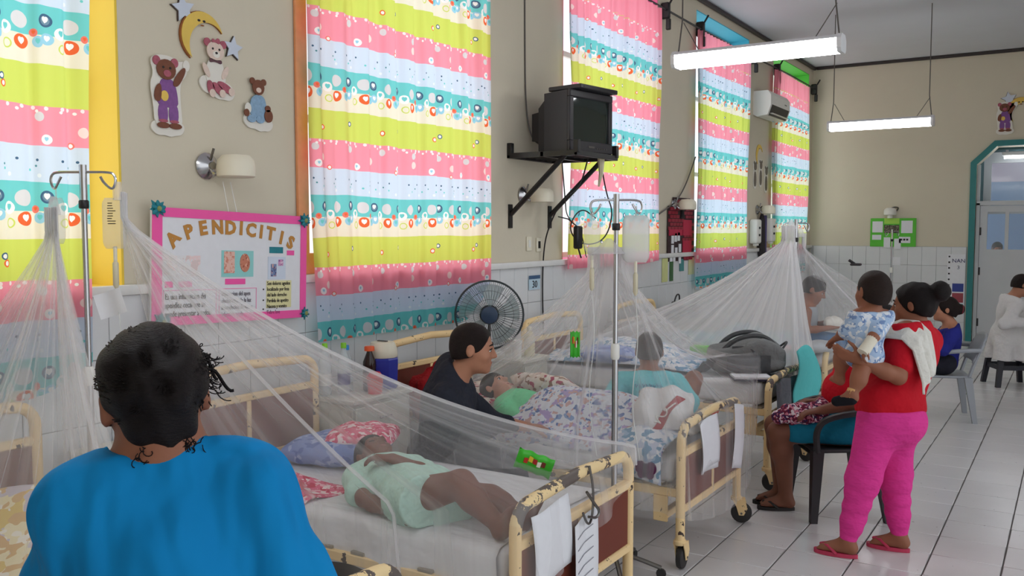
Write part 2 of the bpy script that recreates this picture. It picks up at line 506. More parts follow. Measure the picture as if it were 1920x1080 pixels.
WHT, NAVY, ORG, LBL, COR, PPK = rgb(250, 250, 248), rgb(76, 108, 138), rgb(244, 112, 66), rgb(160, 214, 236), rgb(244, 130, 116), rgb(226, 224, 226)
for cu, cz, r, ring, fill, hc in ((0.0, 0.105, 0.031, NAVY, WHT, WHT), (0.125, 0.098, 0.038, PPK, PPK, PPK), (0.062, 0.055, 0.031, WHT, WHT, TEAL),
                                  (0.008, 0.026, 0.028, LBL, LBL, WHT), (0.132, 0.008, 0.034, ORG, ORG, WHT), (0.185, 0.05, 0.019, COR, COR, ORG), (0.205, 0.012, 0.027, LBL, LBL, TEAL)):
    d, du, dz = disc(cu, cz-0.042, r*0.92)
    paint(d.lt(1.0), ring)
    if ring == NAVY: paint(d.lt(0.68), WHT if False else rgb(120, 150, 170))
    heart(du, dz, r*0.5, hc)
d, du, dz = disc(0.07, -0.052, 0.022); paint(d.lt(1.0)*d.gt(0.72), LIME)
# lime band: lone ringed hearts; pink band: pale spots and a scalloped edge; pale band: specks
for cu, tt, r, ring, per in ((0.05, 0.86, 0.016, NAVY, 0.47), (0.29, 0.90, 0.017, ORG, 0.53), (0.1, 0.06, 0.021, PPK, 0.31), (0.21, 0.14, 0.024, rgb(250, 226, 222), 0.43), (0.02, 0.19, 0.022, WHT, 0.37), (0.3, 0.218, 0.015, COR, 0.61)):
    d, du, dz = disc(cu, 0.0, r, per, t-tt)
    paint(d.lt(1.0), ring)
    if ring in (NAVY, ORG, COR): paint(d.lt(0.62), WHT)
    if ring == WHT: heart(du, dz, r*0.45, LBL)
for cu, tt, r, per, c in ((0.0, 0.012, 0.009, 0.058, rgb(255, 236, 240)), (0.03, 0.03, 0.007, 0.094, WHT), (0.02, 0.31, 0.006, 0.098, NAVY), (0.07, 0.37, 0.006, 0.123, TEAL), (0.05, 0.345, 0.005, 0.157, rgb(90, 150, 160)), (0.11, 0.40, 0.009, 0.137, rgb(236, 244, 250))):
    d, du, dz = disc(cu, 0.0, r, per, t-tt); paint(d.lt(1.0), c)
# plain pink heading at the top
paint(uvz.gt(3.80), PINK)
nt = b.nt
dif = nt.nodes.new('ShaderNodeBsdfDiffuse'); trl = nt.nodes.new('ShaderNodeBsdfTranslucent'); mx = nt.nodes.new('ShaderNodeMixShader')
nt.links.new(col, dif.inputs[0]); nt.links.new(col, trl.inputs[0]); mx.inputs[0].default_value = 0.62
nt.links.new(dif.outputs[0], mx.inputs[1]); nt.links.new(trl.outputs[0], mx.inputs[2]); nt.links.new(mx.outputs[0], b.out.inputs[0])
M_curt = b.m

def curtain(ya, yb, hem, label, amp=0.016, nf=9, yab=None, ybb=None, seed=0, ztop=4.06):
    rr = random.Random(seed); f1, f2 = rr.uniform(0, 6), rr.uniform(0, 6)
    yab = ya if yab is None else yab; ybb = yb if ybb is None else ybb
    def fn(i, j):
        s = i; zt, zb = ztop, hem(s)
        z = zt+(zb-zt)*j
        k = max(0.0, min(1.0, (zt-z)/(zt-1.05)))
        y = (ya+(yab-ya)*k)*(1-s)+(yb+(ybb-yb)*k)*s
        x = XW+0.085+amp*(0.5+0.8*(1-k))*math.sin(s*nf*2*PI+f1+0.6*math.sin(3*z+f2))+0.5*amp*math.sin(s*nf*4.3*PI+f2+1.3*z)+0.012*math.sin(2.4*z+f1+4*s)
        y += 0.008*math.sin(s*nf*2*PI*1.5+f2)*(1 if 0.02 < s < 0.98 else 0)
        return (x, y, z)
    mb = MB().grid(fn, 110, 44, lambda i, j: ((ya+(yb-ya)*i)*1.0+seed*0.31, fn(i, j)[2]))
    o = mb.build('curtain', M_curt, None, True, 180)
    return tag(o, label, 'curtain', 'striped heart print curtains')
def h_(z0, z1=None, lift=0.0, at=0.8):
    z1 = z0 if z1 is None else z1
    return lambda s: z0+(z1-z0)*s+lift*max(0.0, (s-at)/(1-at))**1.5
curtain(0.60, 2.505, h_(0.98, 1.03, 0.12, 0.85), 'striped heart print curtain over the yellow reveal, at the left edge', yab=0.60, ybb=2.40, seed=1)
curtain(3.775, 5.75, h_(1.085, 1.07, 0.30, 0.80), 'widest looking striped heart print curtain, between the wall cut-outs and the television', yab=3.845, ybb=5.71, seed=2)
curtain(6.945, 8.925, h_(1.40, 1.40, 0.02), 'striped heart print curtain directly behind the television', seed=3, nf=15, amp=0.013)
curtain(10.06, 11.94, h_(1.04, 1.10), 'striped heart print curtain under the turquoise window head', seed=4, nf=17, amp=0.013)
curtain(13.13, 15.12, h_(1.05), 'striped heart print curtain under the green window head, in the far corner', seed=5, nf=17, amp=0.013)
# loose turquoise corner of the third curtain
M_tealcl = cloth('turquoise_cloth', rgb(96, 196, 196))
# curtain rail
rl = thing('curtain_rail', 'thin dark curtain rail with clamps running along the window wall', 'curtain rail')
MB().tube([(XW+0.07, y, 4.085+0.012*math.sin(y)) for y in np.linspace(-1, 15.6, 40)], 0.011, 6).build('rod', M_black, rl)
for y in (3.3, 6.55, 9.15, 10.2, 12.25, 13.36, 15.55):
    mb = MB().bb((XW+0.005, y-0.03, 4.0), (XW+0.1, y+0.03, 4.17), 0.012).tube([(XW+0.1, y, 4.16), (XW+0.14, y+0.02, 4.24)], 0.012, 6).bb((XW+0.06, y-0.02, 3.88), (XW+0.11, y+0.02, 4.0), 0.008)
    mb.build('clamp', M_black, rl)

# ================================================================== HANGING TUBE LAMPS
M_tube = mat('tube_light', rgb(255, 255, 255), 0.4, var=0, emit=(0.95, 0.98, 1.0, 1), es=13.0)
M_lampb = mat('lamp_body_white', rgb(228, 230, 232), 0.35, var=0.02)
M_wire = mat('grey_wire', rgb(96, 92, 88), 0.5, 0.4)
def tube_lamp(x0, x1, y, z, label, wires=True):
    t = thing('tube_lamp', label, 'lamp', group='hanging tube lamps')
    L = x1-x0
    prof = [(-0.08, 0.055), (-0.085, 0.045), (0.085, 0.045), (0.08, 0.055), (0.045, 0.075), (-0.045, 0.075)]
    mf = frame_m((0, 1, 0), (0, 0, 1), (1, 0, 0), (0, y, z))
    MB().prism(prof, x0+0.03, x1-0.03, mf).build('housing', M_lampb, t, False)
    dpro = [(-0.084, 0.044), (-0.082, -0.02), (-0.06, -0.045), (0.06, -0.045), (0.082, -0.02), (0.084, 0.044)]
    for xe in (x0, x1-0.03): MB().prism([(a*1.04, c*1.04-0.002) for a, c in dpro+[(0.047, 0.078), (-0.047, 0.078)]], xe, xe+0.03, mf).build('end_cap', M_lampb, t, False)
    dpro = [(-0.084, 0.044), (-0.082, -0.02), (-0.06, -0.045), (0.06, -0.045), (0.082, -0.02), (0.084, 0.044)]
    MB().prism(dpro, x0+0.032, x1-0.032, mf).build('diffuser', M_tube, t)
    for xe, s in ((x0+0.06, 1), (x1-0.06, -1)):
        MB().tube([(xe-0.03*s, y, z+0.07), (xe, y, z+0.32), (xe, y, ZC-0.003)], 0.006, 5).build('hanger', M_wire, t)
        MB().tube([(xe+0.14*s, y, z+0.07), (xe+0.01, y, z+0.30)], 0.004, 5).build('brace_wire', M_wire, t)
    return t
tube_lamp(-2.70, -1.44, 6.66, 3.04, 'large bright hanging tube lamp in front of the turquoise window head')
tube_lamp(-2.70, -1.44, 1.32, 3.04, 'unseen hanging tube lamp above the nearest beds, added to brighten the near wall')  # extra lamp, never in view, added to light the near wall
tube_lamp(-2.76, -1.52, 12.0, 3.05, 'smaller looking hanging tube lamp in front of the far wall')
tl = thing('tube_light', 'tube light fixed under the arch of the doorway', 'lamp')
MB().bb((-1.05, YF+0.38, 2.90), (0.15, YF+0.44, 2.96), 0.006).build('batten', M_lampb, tl)
MB().tube([(-1.02, YF+0.41, 2.875), (0.12, YF+0.41, 2.875)], 0.022, 10).build('tube', M_tube, tl)
MB().bb((-1.0, YF+0.40, 2.955), (-0.96, YF+0.42, 2.99)).bb((0.06, YF+0.40, 2.955), (0.1, YF+0.42, 2.99)).build('bracket', M_lampb, tl)

# ================================================================== TELEVISION ON ITS BRACKET
M_tv = mat('television_plastic', rgb(44, 42, 46), 0.45, var=0.05)
M_scr = mat('television_glass', rgb(34, 42, 40), 0.08, var=0.0, spec=0.7)
br = thing('television_bracket', 'black metal wall bracket shelf holding the television', 'bracket')
PZ = 2.335
y0_, y1_ = 6.09, 6.76
mb = MB()
for y in np.linspace(y0_, y1_, 8): mb.tube([(XW+0.0, y, PZ), (-3.24, y, PZ+0.015)], 0.009, 6)
for x in (XW+0.012, -3.55, -3.25): mb.bb((x-0.015, y0_-0.02, PZ-0.02), (x+0.015, y1_+0.02, PZ+0.02), 0.003)
mb.bb((XW, y0_-0.02, PZ-0.02), (-3.24, y0_+0.01, PZ+0.02)).bb((XW, y1_-0.01, PZ-0.02), (-3.24, y1_+0.02, PZ+0.02))
mb.build('shelf_grid', M_black, br, False)
for (x, y) in ((XW+0.02, y0_), (-3.25, y0_), (-3.25, y1_), (XW+0.02, y1_)): MB().bb((x-0.022, y-0.022, PZ), (x+0.022, y+0.022, PZ+0.10), 0.004).build('corner_post', M_black, br)
for y in (6.11, 6.745):
    MB().tube([(XW+0.012, y, 1.87), (-3.36, y, PZ-0.01)], 0.02, 6).build('strut', M_black, br)
    MB().bb((XW+0.001, y-0.025, 1.76), (XW+0.014, y+0.025, 1.95)).build('wall_plate', M_black, br)
tv = thing('television', 'old black tube television on the wall bracket', 'television', (-3.46, 6.44, PZ+0.022), math.radians(-9))
# local +x is the viewing direction
prof = [(-0.24, 0.09), (-0.24, 0.36), (-0.13, 0.43), (0.02, 0.47), (0.02, 0.0), (-0.2, 0.0)]
mb = MB()
def slab(x0, w0, zl0, zh0, x1, w1, zl1, zh1):
    vs = [(x0, -w0, zl0), (x0, w0, zl0), (x0, w0, zh0), (x0, -w0, zh0), (x1, -w1, zl1), (x1, w1, zl1), (x1, w1, zh1), (x1, -w1, zh1)]
    mb.faces(vs, [(0, 3, 2, 1), (4, 5, 6, 7), (0, 1, 5, 4), (1, 2, 6, 5), (2, 3, 7, 6), (3, 0, 4, 7)])
slab(-0.10, 0.265, 0.0, 0.46, 0.14, 0.28, 0.0, 0.47)
slab(-0.22, 0.19, 0.02, 0.36, -0.10, 0.24, 0.01, 0.43)
mb.build('case', M_tv, tv, False)
mb = MB(); slab(-0.33, 0.14, 0.11, 0.33, -0.22, 0.16, 0.10, 0.34); mb.build('tube_housing', M_tv, tv, False)
mb = MB()
mb.bb((0.14, -0.285, 0.415), (0.175, 0.285, 0.475), 0.008).bb((0.14, -0.285, 0.0), (0.175, 0.285, 0.085), 0.008).bb((0.14, -0.285, 0.08), (0.172, -0.235, 0.42), 0.006).bb((0.14, 0.235, 0.08), (0.172, 0.285, 0.42), 0.006)
bz = mb.build('bezel', M_tv, tv)
MB().bb((0.172, -0.05, 0.035), (0.178, 0.03, 0.05)).build('badge', M_dsteel, bz, False)
for k in range(5): MB().bb((0.173, 0.06+0.03*k, 0.03), (0.179, 0.075+0.03*k, 0.04)).build('button', M_dsteel, bz, False)
MB().grid(lambda i, j: (0.152+0.022*(1-(2*i-1)**2*0.6-(2*j-1)**2*0.4), -0.236+0.472*i, 0.084+0.333*j), 12, 10).build('screen', M_scr, tv, True, 180)
vb = thing('media_box', 'flat dark box lying on top of the television', 'box', (-3.46, 6.44, PZ+0.022+0.476), math.radians(-9))
MB().bb((-0.08, -0.24, 0.0), (0.24, 0.26, 0.035), 0.006).build('case', M_tv, vb)
MB().bb((0.239, -0.2, 0.008), (0.243, 0.22, 0.026)).build('front_strip', M_black, vb, False)
# cables
def cable(pts, r, label, m=None, n=3):
    o = MB().tube(chaikin(pts, n), r, 6).build('cable', m or M_black)
    return tag(o, label, 'cable')
cable([(XW+0.006, 6.33, 4.3), (XW+0.006, 6.33, 3.4), (XW+0.008, 6.34, 2.7), (XW+0.06, 6.38, 2.44), (-3.62, 6.42, 2.44)], 0.006, 'thin cable dropping down the wall to the television back', M_wire)
cable([(-3.42, 6.6, 2.33), (-3.5, 6.62, 2.1), (-3.6, 6.5, 2.0), (-3.75, 6.55, 1.8), (XW+0.03, 6.6, 1.6), (XW+0.03, 6.58, 1.2), (XW+0.04, 6.6, 0.7)], 0.006, 'black mains cable falling from the television shelf to the dado')
cable([(-3.33, 6.65, 2.32), (-3.4, 6.9, 2.05), (-3.5, 7.25, 1.9), (-3.6, 7.3, 1.65), (-3.7, 7.05, 1.6), (-3.75, 6.85, 1.75), (-3.7, 7.0, 1.95), (-3.65, 7.2, 1.85)], 0.006, 'looped black cable under the television bracket')
cable([(-3.5, 6.3, 2.32), (-3.55, 6.45, 2.0), (-3.7, 6.75, 1.85), (-3.72, 7.05, 1.75), (-3.7, 7.12, 1.5)], 0.005, 'slack black cable trailing from the bracket strut')
ad = thing('power_adapter', 'black power adapter dangling below the television bracket', 'adapter')
MB().bb((-3.72, 6.9, 1.58), (-3.67, 7.0, 1.78), 0.012, m=None).build('body', M_black, ad)
MB().tube([(-3.70, 6.93, 1.78), (-3.74, 6.85, 1.84), (-3.8, 6.78, 1.86)], 0.006, 5).build('lead', M_black, ad)
MB().tube([(-3.70, 6.97, 1.58), (-3.7, 7.02, 1.5)], 0.008, 5).build('strain_relief', M_black, ad)
tp = MB().tube([(-3.30, 6.6, 2.33), (-3.30, 6.6, 2.2), (-3.33, 6.62, 2.1)], [0.03, 0.018, 0.008], 6).build('masking_tape', mat('tape', rgb(205, 196, 168), 0.7))
tag(tp, 'torn beige tape hanging from the television shelf', 'tape')
# electrical plates
def plate(y, z, label, w_=0.08, h=0.12, dark=True):
    t = thing('outlet', label, 'outlet')
    MB().bb((XW+0.001, y-w_/2, z-h/2), (XW+0.012, y+w_/2, z+h/2), 0.004).build('plate', M_cream, t)
    MB().bb((XW+0.011, y-w_/5, z-h/4), (XW+0.016, y+w_/5, z+h/4)).build('insert', M_black if dark else M_white, t, False)
plate(6.40, 1.63, 'cream blank wall plate left of the socket below the television', dark=False)
plate(6.56, 1.62, 'dark socket in the wall below the television')
np_ = thing('number_sign', 'small blue and white sign reading 30 on the tiled dado', 'sign')
MB().bb((XW+0.022, 6.37, 1.245), (XW+0.026, 6.55, 1.36)).build('card', mat('sign_card', rgb(190, 214, 228), 0.6), np_, False)
MB().bb((XW+0.0265, 6.37, 1.335), (XW+0.028, 6.55, 1.365)).build('header_band', mat('sign_blue', rgb(60, 92, 130), 0.6), np_, False)
def wall_text(txt, y, z, size, m, parent, x, rot=0.0, al='CENTER', name='lettering', sx=1.0, bold=0.0):
    """text lying on the window wall, reading along +y"""
    mw = frame_m((0, 1, 0), (0, 0, 1), (1, 0, 0), (x, y, z)) @ Matrix.Rotation(rot, 4, 'Z') @ Matrix.Diagonal((sx, 1, 1, 1))
    return text_mesh(txt, size, 0.0012, m, name, parent, mw, al, bold)
wall_text('30', 6.46, 1.288, 0.085, M_ink, np_, XW+0.028)

# ================================================================== AIR CONDITIONER
ac = thing('air_conditioner', 'white wall mounted air conditioner between the two far curtains', 'air conditioner', (XW, 12.42, 3.36))
pr = [(0.0, -0.02), (0.0, 0.30), (0.20, 0.30), (0.245, 0.24), (0.245, 0.10), (0.20, -0.03), (0.05, -0.05)]
mf = frame_m((1, 0, 0), (0, 0, 1), (0, 1, 0))
MB().prism(pr, 0.0, 0.95, mf).build('body', M_white, ac, False)
MB().faces([(0.252, 0.06, 0.02+0.085), (0.252, 0.89, 0.105), (0.206, 0.89, -0.03), (0.206, 0.06, -0.03), (0.24, 0.06, 0.11), (0.24, 0.89, 0.11), (0.19, 0.89, -0.035), (0.19, 0.06, -0.035)],
           [(0, 1, 2, 3), (4, 7, 6, 5), (0, 4, 5, 1), (3, 2, 6, 7), (0, 3, 7, 4), (1, 5, 6, 2)]).build('outlet_slot', M_black, ac, False)
MB().bb((0.205, 0.08, -0.012), (0.25, 0.87, -0.004), 0.002, m=None).build('louver', M_white, ac)
MB().bb((0.246, 0.68, 0.16), (0.249, 0.78, 0.175)).build('display', M_dsteel, ac, False)

# ================================================================== POSTER
ps = thing('poster', 'APENDICITIS poster board with pink border and teal corner bows', 'poster')
PY0, PY1, PZ0, PZ1 = 2.755, 3.775, 1.262, 1.838
M_pink = mat('hot_pink_paper', rgb(252, 92, 172), 0.7, var=0.04)
M_bow = mat('teal_bow', rgb(22, 128, 142), 0.6, var=0.12, scale=30)
X0 = XW+0.05
pt = Matrix.Translation((0, (PY0+PY1)/2, (PZ0+PZ1)/2)) @ Matrix.Rotation(math.radians(-2.1), 4, 'X') @ Matrix.Translation((0, -(PY0+PY1)/2, -(PZ0+PZ1)/2))
MB().bb((X0, PY0, PZ0), (X0+0.02, PY1, PZ1), m=pt).build('board', M_paper, ps, False)
X1 = X0+0.0205
for p0, p1 in (((PY0-0.005, PZ1-0.042), (PY1+0.005, PZ1+0.004)), ((PY0-0.005, PZ0-0.004), (PY1+0.005, PZ0+0.04)), ((PY0-0.005, PZ0+0.04), (PY0+0.052, PZ1-0.042)), ((PY1-0.04, PZ0+0.04), (PY1+0.005, PZ1-0.042))):
    MB().bb((X1, p0[0], p0[1]), (X1+0.004, p1[0], p1[1]), m=pt).build('border_strip', M_pink, ps, False)
def bow(y, z, s, seed):
    rr = random.Random(seed)
    c = pt @ Vector((X1+0.006, y, z))
    mfb = frame_m((0, 1, 0), (0, 0, 1), (1, 0, 0), c)
    out = []
    for i in range(16):
        r = s*(1.0 if i % 2 == 0 else 0.55)*rr.uniform(0.8, 1.15); a = 2*PI*i/16+rr.uniform(-0.1, 0.1)
        out.append((r*math.cos(a), r*math.sin(a)))
    o = MB().prism(out, 0, 0.006, mfb).build('bow', M_bow, ps, False)
    for i in range(5):
        a = i*2*PI/5+rr.random(); MB().ball(mfb @ Vector((0.45*s*math.cos(a), 0.45*s*math.sin(a), 0.012)), (0.008, 0.4*s, 0.22*s), 8, Matrix.Rotation(a, 4, 'X')).build('bow_loop', M_bow, o)
    MB().ball(mfb @ Vector((0, 0, 0.016)), (0.01, 0.014, 0.014), 8).build('bow_knot', mat('bow_knot', rgb(140, 150, 90), 0.6), o)
for y, z, s, k in ((PY0+0.02, PZ1-0.005, 0.05, 1), (PY1-0.02, PZ1-0.02, 0.045, 2), (PY0+0.05, PZ0+0.015, 0.055, 3), (PY1-0.01, PZ0+0.02, 0.035, 4)): bow(y, z, s, k)
M_gold = mat('gold_letters', rgb(196, 136, 58), 0.6, var=0.08)
word = 'APENDICITIS'
lets = [(0.100, 0.415, 48), (0.19, 0.452, 20), (0.275, 0.474, 10), (0.365, 0.482, 4), (0.448, 0.482, 0), (0.518, 0.482, -3), (0.585, 0.475, -6), (0.655, 0.468, -7), (0.722, 0.46, -9), (0.80, 0.44, -14), (0.868, 0.415, -24)]
for ch_, (dy, dz, ro) in zip(word, lets):
    if True:
        p = pt @ Vector((X1+0.002, PY0+0.015+dy*1.02, PZ0+dz+0.01))
        wall_text(ch_, p.y, p.z, 0.098, M_gold, ps, p.x, math.radians(ro)-math.radians(2.1), name='letter', bold=0.0045)
def card(y0, y1, z0, z1, m, name='picture', x=X1, parent=ps):
    return MB().bb((x, PY0+y0, PZ0+z0), (x+0.002, PY0+y1, PZ0+z1), m=pt).build(name, m, parent, False)
def blotch(name, bgc, cols, scale):
    b = MatB(name); f = b.noise(scale, 2); g = b.noise(scale*0.7, 2, vec=b.coord('Generated'))
    c = b.mix(f.gt(0.56), bgc, cols[0])
    for k, cc in enumerate(cols[1:]):
        h = b.noise(scale*(1.3+0.4*k), 2, vec=b.geo()); c = b.mix(h.gt(0.60), c, cc)
    b.base(c); b.set(0.7); return b.m
pic1 = card(0.06, 0.28, 0.24, 0.345, blotch('sketch_print', rgb(232, 230, 232), [rgb(240, 214, 214), rgb(226, 206, 204)], 22))
p2_ = card(0.415, 0.63, 0.235, 0.375, mat('print_teal', rgb(150, 214, 212), 0.7))
card(0.43, 0.50, 0.255, 0.37, blotch('print_flesh', rgb(234, 190, 176), [rgb(216, 140, 120), rgb(226, 168, 150)], 60), 'organ_print', X1+0.002, p2_)
mfp = frame_m((0, 1, 0), (0, 0, 1), (1, 0, 0), pt @ Vector((X1+0.002, PY0+0.57, PZ0+0.31)))
MB().prism([(0.034*math.cos(a*PI/10), 0.05*math.sin(a*PI/10)) for a in range(20)], 0, 0.002, mfp).build('organ_print', blotch('print_organ', rgb(206, 130, 104), [rgb(166, 84, 62), rgb(232, 178, 156)], 50), p2_, False)
pp = card(0.735, 0.865, 0.22, 0.345, mat('print_pale', rgb(214, 224, 240), 0.7), 'picture')
card(0.755, 0.795, 0.235, 0.305, blotch('print_fig', rgb(120, 140, 180), [rgb(80, 84, 130), rgb(216, 170, 160)], 70), 'figure_print', X1+0.002, pp)
card(0.81, 0.845, 0.295, 0.33, blotch('print_fig2', rgb(210, 150, 190), [rgb(120, 90, 150), rgb(230, 210, 225)], 70), 'figure_print', X1+0.002, pp)
for (a, c, z0, z1, m) in ((0.745, 0.845, 0.365, 0.40, M_bow), (0.875, 0.93, 0.355, 0.382, M_pink), (0.07, 0.115, 0.185, 0.215, M_pink), (0.15, 0.23, 0.185, 0.215, mat('pale_pink_paper', rgb(246, 170, 204), 0.7)), (0.44, 0.575, 0.195, 0.225, M_pink)):
    card(a, c, z0, z1, m, 'title_strip')
M_pline = mat('pink_line', rgb(240, 160, 196), 0.7)
for (a, c, z0, z1) in ((0.06, 0.385, 0.03, 0.172), (0.40, 0.655, 0.02, 0.175)):
    mb = MB()
    for q0, q1 in (((a, z0), (c, z0+0.004)), ((a, z1-0.004), (c, z1)), ((a, z0), (a+0.004, z1)), ((c-0.004, z0), (c, z1))):
        mb.bb((X1, PY0+q0[0], PZ0+q0[1]), (X1+0.0015, PY0+q1[0], PZ0+q1[1]), m=pt)
    mb.build('text_frame', M_pline, ps, False)
card(0.725, 0.91, 0.06, 0.212, mat('pale_yellow_paper', rgb(232, 226, 172), 0.7), 'text_panel')
def ptxt(s, y, z, size, sx=0.8, al='LEFT', m=M_ink):
    p = pt @ Vector((X1+0.003, PY0+y, PZ0+z)); wall_text(s, p.y, p.z, size, m, ps, p.x, math.radians(-2.1), al, sx=sx)
for k, s in enumerate(('Es una inflamacion del', 'apendice cecal que se', 'puede presentar a todos')): ptxt(s, 0.07, 0.138-0.043*k, 0.042, 0.66)
for k, s in enumerate(('inflamacion del apen', 'obstruccion de la luz', 'acumulacion de moco', 'infeccion aguda')): ptxt(s, 0.415, 0.145-0.036*k, 0.034, 0.7, m=mat('faint_ink', rgb(120, 116, 124), 0.8, var=0))
for k, s in enumerate(('Son dolores agudos', 'localizado por fosa', 'del lado derecho', 'Perdida de apetito', 'Nausea y vomito', 'Fiebre leve')): ptxt(s, 0.728, 0.196-0.032*k, 0.030, 0.72)
for k in (0.16, 0.10, 0.05, 0.02): card(0.70, 0.708, k, k+0.008, M_ink, 'bullet')
for dy in (0.46, 0.515):
    MB().tube([pt @ Vector((X0+0.022, PY0+dy, PZ1-0.006)), (XW+0.06, 3.20+(dy-0.46)*0.9, 2.0)], 0.0025, 5).build('string', M_white, ps)

# wall lamp above the poster and its copies further along
def wall_lamp(y, z, label):
    t = thing('bedhead_lamp', label, 'lamp', group='cream wall lamps')
    m = frame_m((0, 1, 0), (0, 0, 1), (1, 0, 0), (XW+0.002, y, z))
    MB().lathe([(0.001, 0.0), (0.065, 0.0), (0.07, 0.012), (0.05, 0.03), (0.02, 0.045), (0.02, 0.06)], 18, m).build('wall_rose', M_steel, t)
    MB().tube(chaikin([(XW+0.04, y, z-0.01), (XW+0.07, y, z-0.05), (XW+0.09, y+0.02, z-0.03), (XW+0.1, y+0.03, z)], 2), 0.012, 8).build('arm', M_steel, t)
    MB().tube([(XW+0.04, y, z+0.03), (XW+0.055, y+0.01, z+0.09)], 0.007, 6).build('switch', M_dsteel, t)
    m2 = frame_m((0.75, 0.66, 0), (-0.66, 0.75, 0), (0, 0, 1), (XW+0.14, y+0.08, z-0.06))
    MB().lathe([(0.088, 0.0), (0.098, 0.006), (0.1, 0.05), (0.094, 0.09), (0.07, 0.115), (0.001, 0.122)], 24, m2).build('shade', M_cream, t)
wall_lamp(3.14, 2.08, 'cream wall lamp with chrome rose above the poster')
wall_lamp(6.30, 2.03, 'cream wall lamp half hidden behind the television bracket')
wall_lamp(9.55, 2.03, 'cream wall lamp above the red brick chimney cut-out')
wall_lamp(12.66, 2.03, 'cream wall lamp between the two far curtains')
cable([(XW+0.02, 9.05, 1.9), (XW+0.03, 9.3, 1.98), (XW+0.03, 9.55, 2.05), (XW+0.03, 9.85, 2.25), (XW+0.03, 10.15, 2.6)], 0.008, 'grey cord slung from the wall lamp to the window edge', M_wire)

# ================================================================== WALL CUT-OUTS
def cut(out, y, z, m, name, parent, d0=0.0, d1=0.008, rot=0.0, s=1.0, face=None):
    R = Matrix.Rotation(rot, 4, 'Z')
    if face is None: mf = frame_m((0, 1, 0), (0, 0, 1), (1, 0, 0), (XW+0.003, y, z)) @ R @ Matrix.Diagonal((s, s, 1, 1))
    else: mf = face @ Matrix.Translation((y, z, 0)) @ R @ Matrix.Diagonal((s, s, 1, 1))
    return MB().prism(out, d0, d1, mf).build(name, m, parent, False)
def blob(pts, n=2): return [(p.x, p.y) for p in chaikin([(x, y, 0) for x, y in pts], n, True)]
def ell(a, c, y=0, z=0, n=18, rot=0):
    return [(y+a*math.cos(2*PI*i/n)*math.cos(rot)-c*math.sin(2*PI*i/n)*math.sin(rot), z+a*math.cos(2*PI*i/n)*math.sin(rot)+c*math.sin(2*PI*i/n)*math.cos(rot)) for i in range(n)]
M_moon = mat('moon_yellow', rgb(232, 196, 90), 0.6, var=0.12, scale=8)
M_medge = mat('moon_edge', rgb(150, 88, 40), 0.7)
M_star = mat('star_silver', rgb(206, 214, 228), 0.5, var=0.08)
M_foam = mat('foam_white', rgb(230, 226, 216), 0.7, var=0.04)
M_bearb = mat('bear_brown', rgb(120, 70, 48), 0.7, var=0.15, scale=60)
M_bearp = mat('bear_purple', rgb(134, 84, 150), 0.7, var=0.2, scale=50)
M_bearw = mat('bear_pale', rgb(226, 204, 190), 0.7, var=0.1, scale=60)
M_bearr = mat('bear_rose', rgb(176, 92, 108), 0.7, var=0.25, scale=70)
M_bearl = mat('bear_blue', rgb(140, 172, 200), 0.7, var=0.2, scale=60)
M_dkedge = mat('cutout_edge', rgb(70, 56, 50), 0.7)
def crescent(R, r, off, a0, a1, n=20):
    o = [(R*math.cos(a0+(a1-a0)*i/n), R*math.sin(a0+(a1-a0)*i/n)) for i in range(n+1)]
    e0, e1 = Vector(o[0]), Vector(o[-1])
    c = Vector(off); b0 = math.atan2(e1.y-c.y, e1.x-c.x); b1 = math.atan2(e0.y-c.y, e0.x-c.x)
    if b1 < b0-1e-6 and a1 > a0: pass
    rr0, rr1 = (e1-c).length, (e0-c).length
    while b1 > b0: b1 -= 2*PI
    for i in range(1, n): 
        k = i/n; a = b0+(b1-b0)*k; q = rr0+(rr1-rr0)*k
        q = q*(1-0.0)
        o.append((c.x+q*math.cos(a), c.y+q*math.sin(a)))
    return o
def moon_stars(y, z, s, face, which):
    t = thing('moon_cutout', 'yellow crescent moon cut-out with closed eyes on the wall '+which, 'wall decoration')
    out = crescent(0.135, 0.1, (0.055, -0.035), math.radians(18), math.radians(238))
    cut(out, y, z, M_medge, 'backing', t, 0.0, 0.01, 0, s, face)
    o = cut(out, y+0.004*s, z+0.002*s, M_moon, 'moon_face', t, 0.01, 0.014, 0, s*0.97, face)
    for dx in (-0.02, 0.012): cut(ell(0.009, 0.006, dx, 0.085), y, z, M_ink, 'eye', o, 0.014, 0.0155, 0, s, face)
    cut(ell(0.012, 0.004, 0.0, 0.062), y, z, M_medge, 'mouth', o, 0.014, 0.0155, 0, s, face)
    for dy, dz, ss, rot, lab in ((-0.112, 0.125, 0.075, 0.2, 'silver star cut-out touching the moon on the wall '), (0.20, -0.02, 0.068, -0.1, 'silver star cut-out right of the moon on the wall ')):
        st_ = thing('star_cutout', lab+which, 'wall decoration')
        cut(star_outline(5, 1.0, 0.48, PI/2+rot), y+dy*s, z+dz*s, M_dkedge, 'backing', st_, 0, 0.008, 0, ss*s, face)
        cut(star_outline(5, 1.0, 0.48, PI/2+rot), y+dy*s+0.003, z+dz*s+0.002, M_star, 'star_face', st_, 0.008, 0.012, 0, ss*s*0.96, face)
CLOUD = blob([(-0.11, 0.0), (-0.10, 0.035), (-0.06, 0.045), (-0.03, 0.06), (0.03, 0.05), (0.07, 0.055), (0.11, 0.03), (0.115, 0.0), (0.09, -0.03), (0.05, -0.035), (0.02, -0.045), (-0.02, -0.035), (-0.06, -0.04), (-0.09, -0.025)])
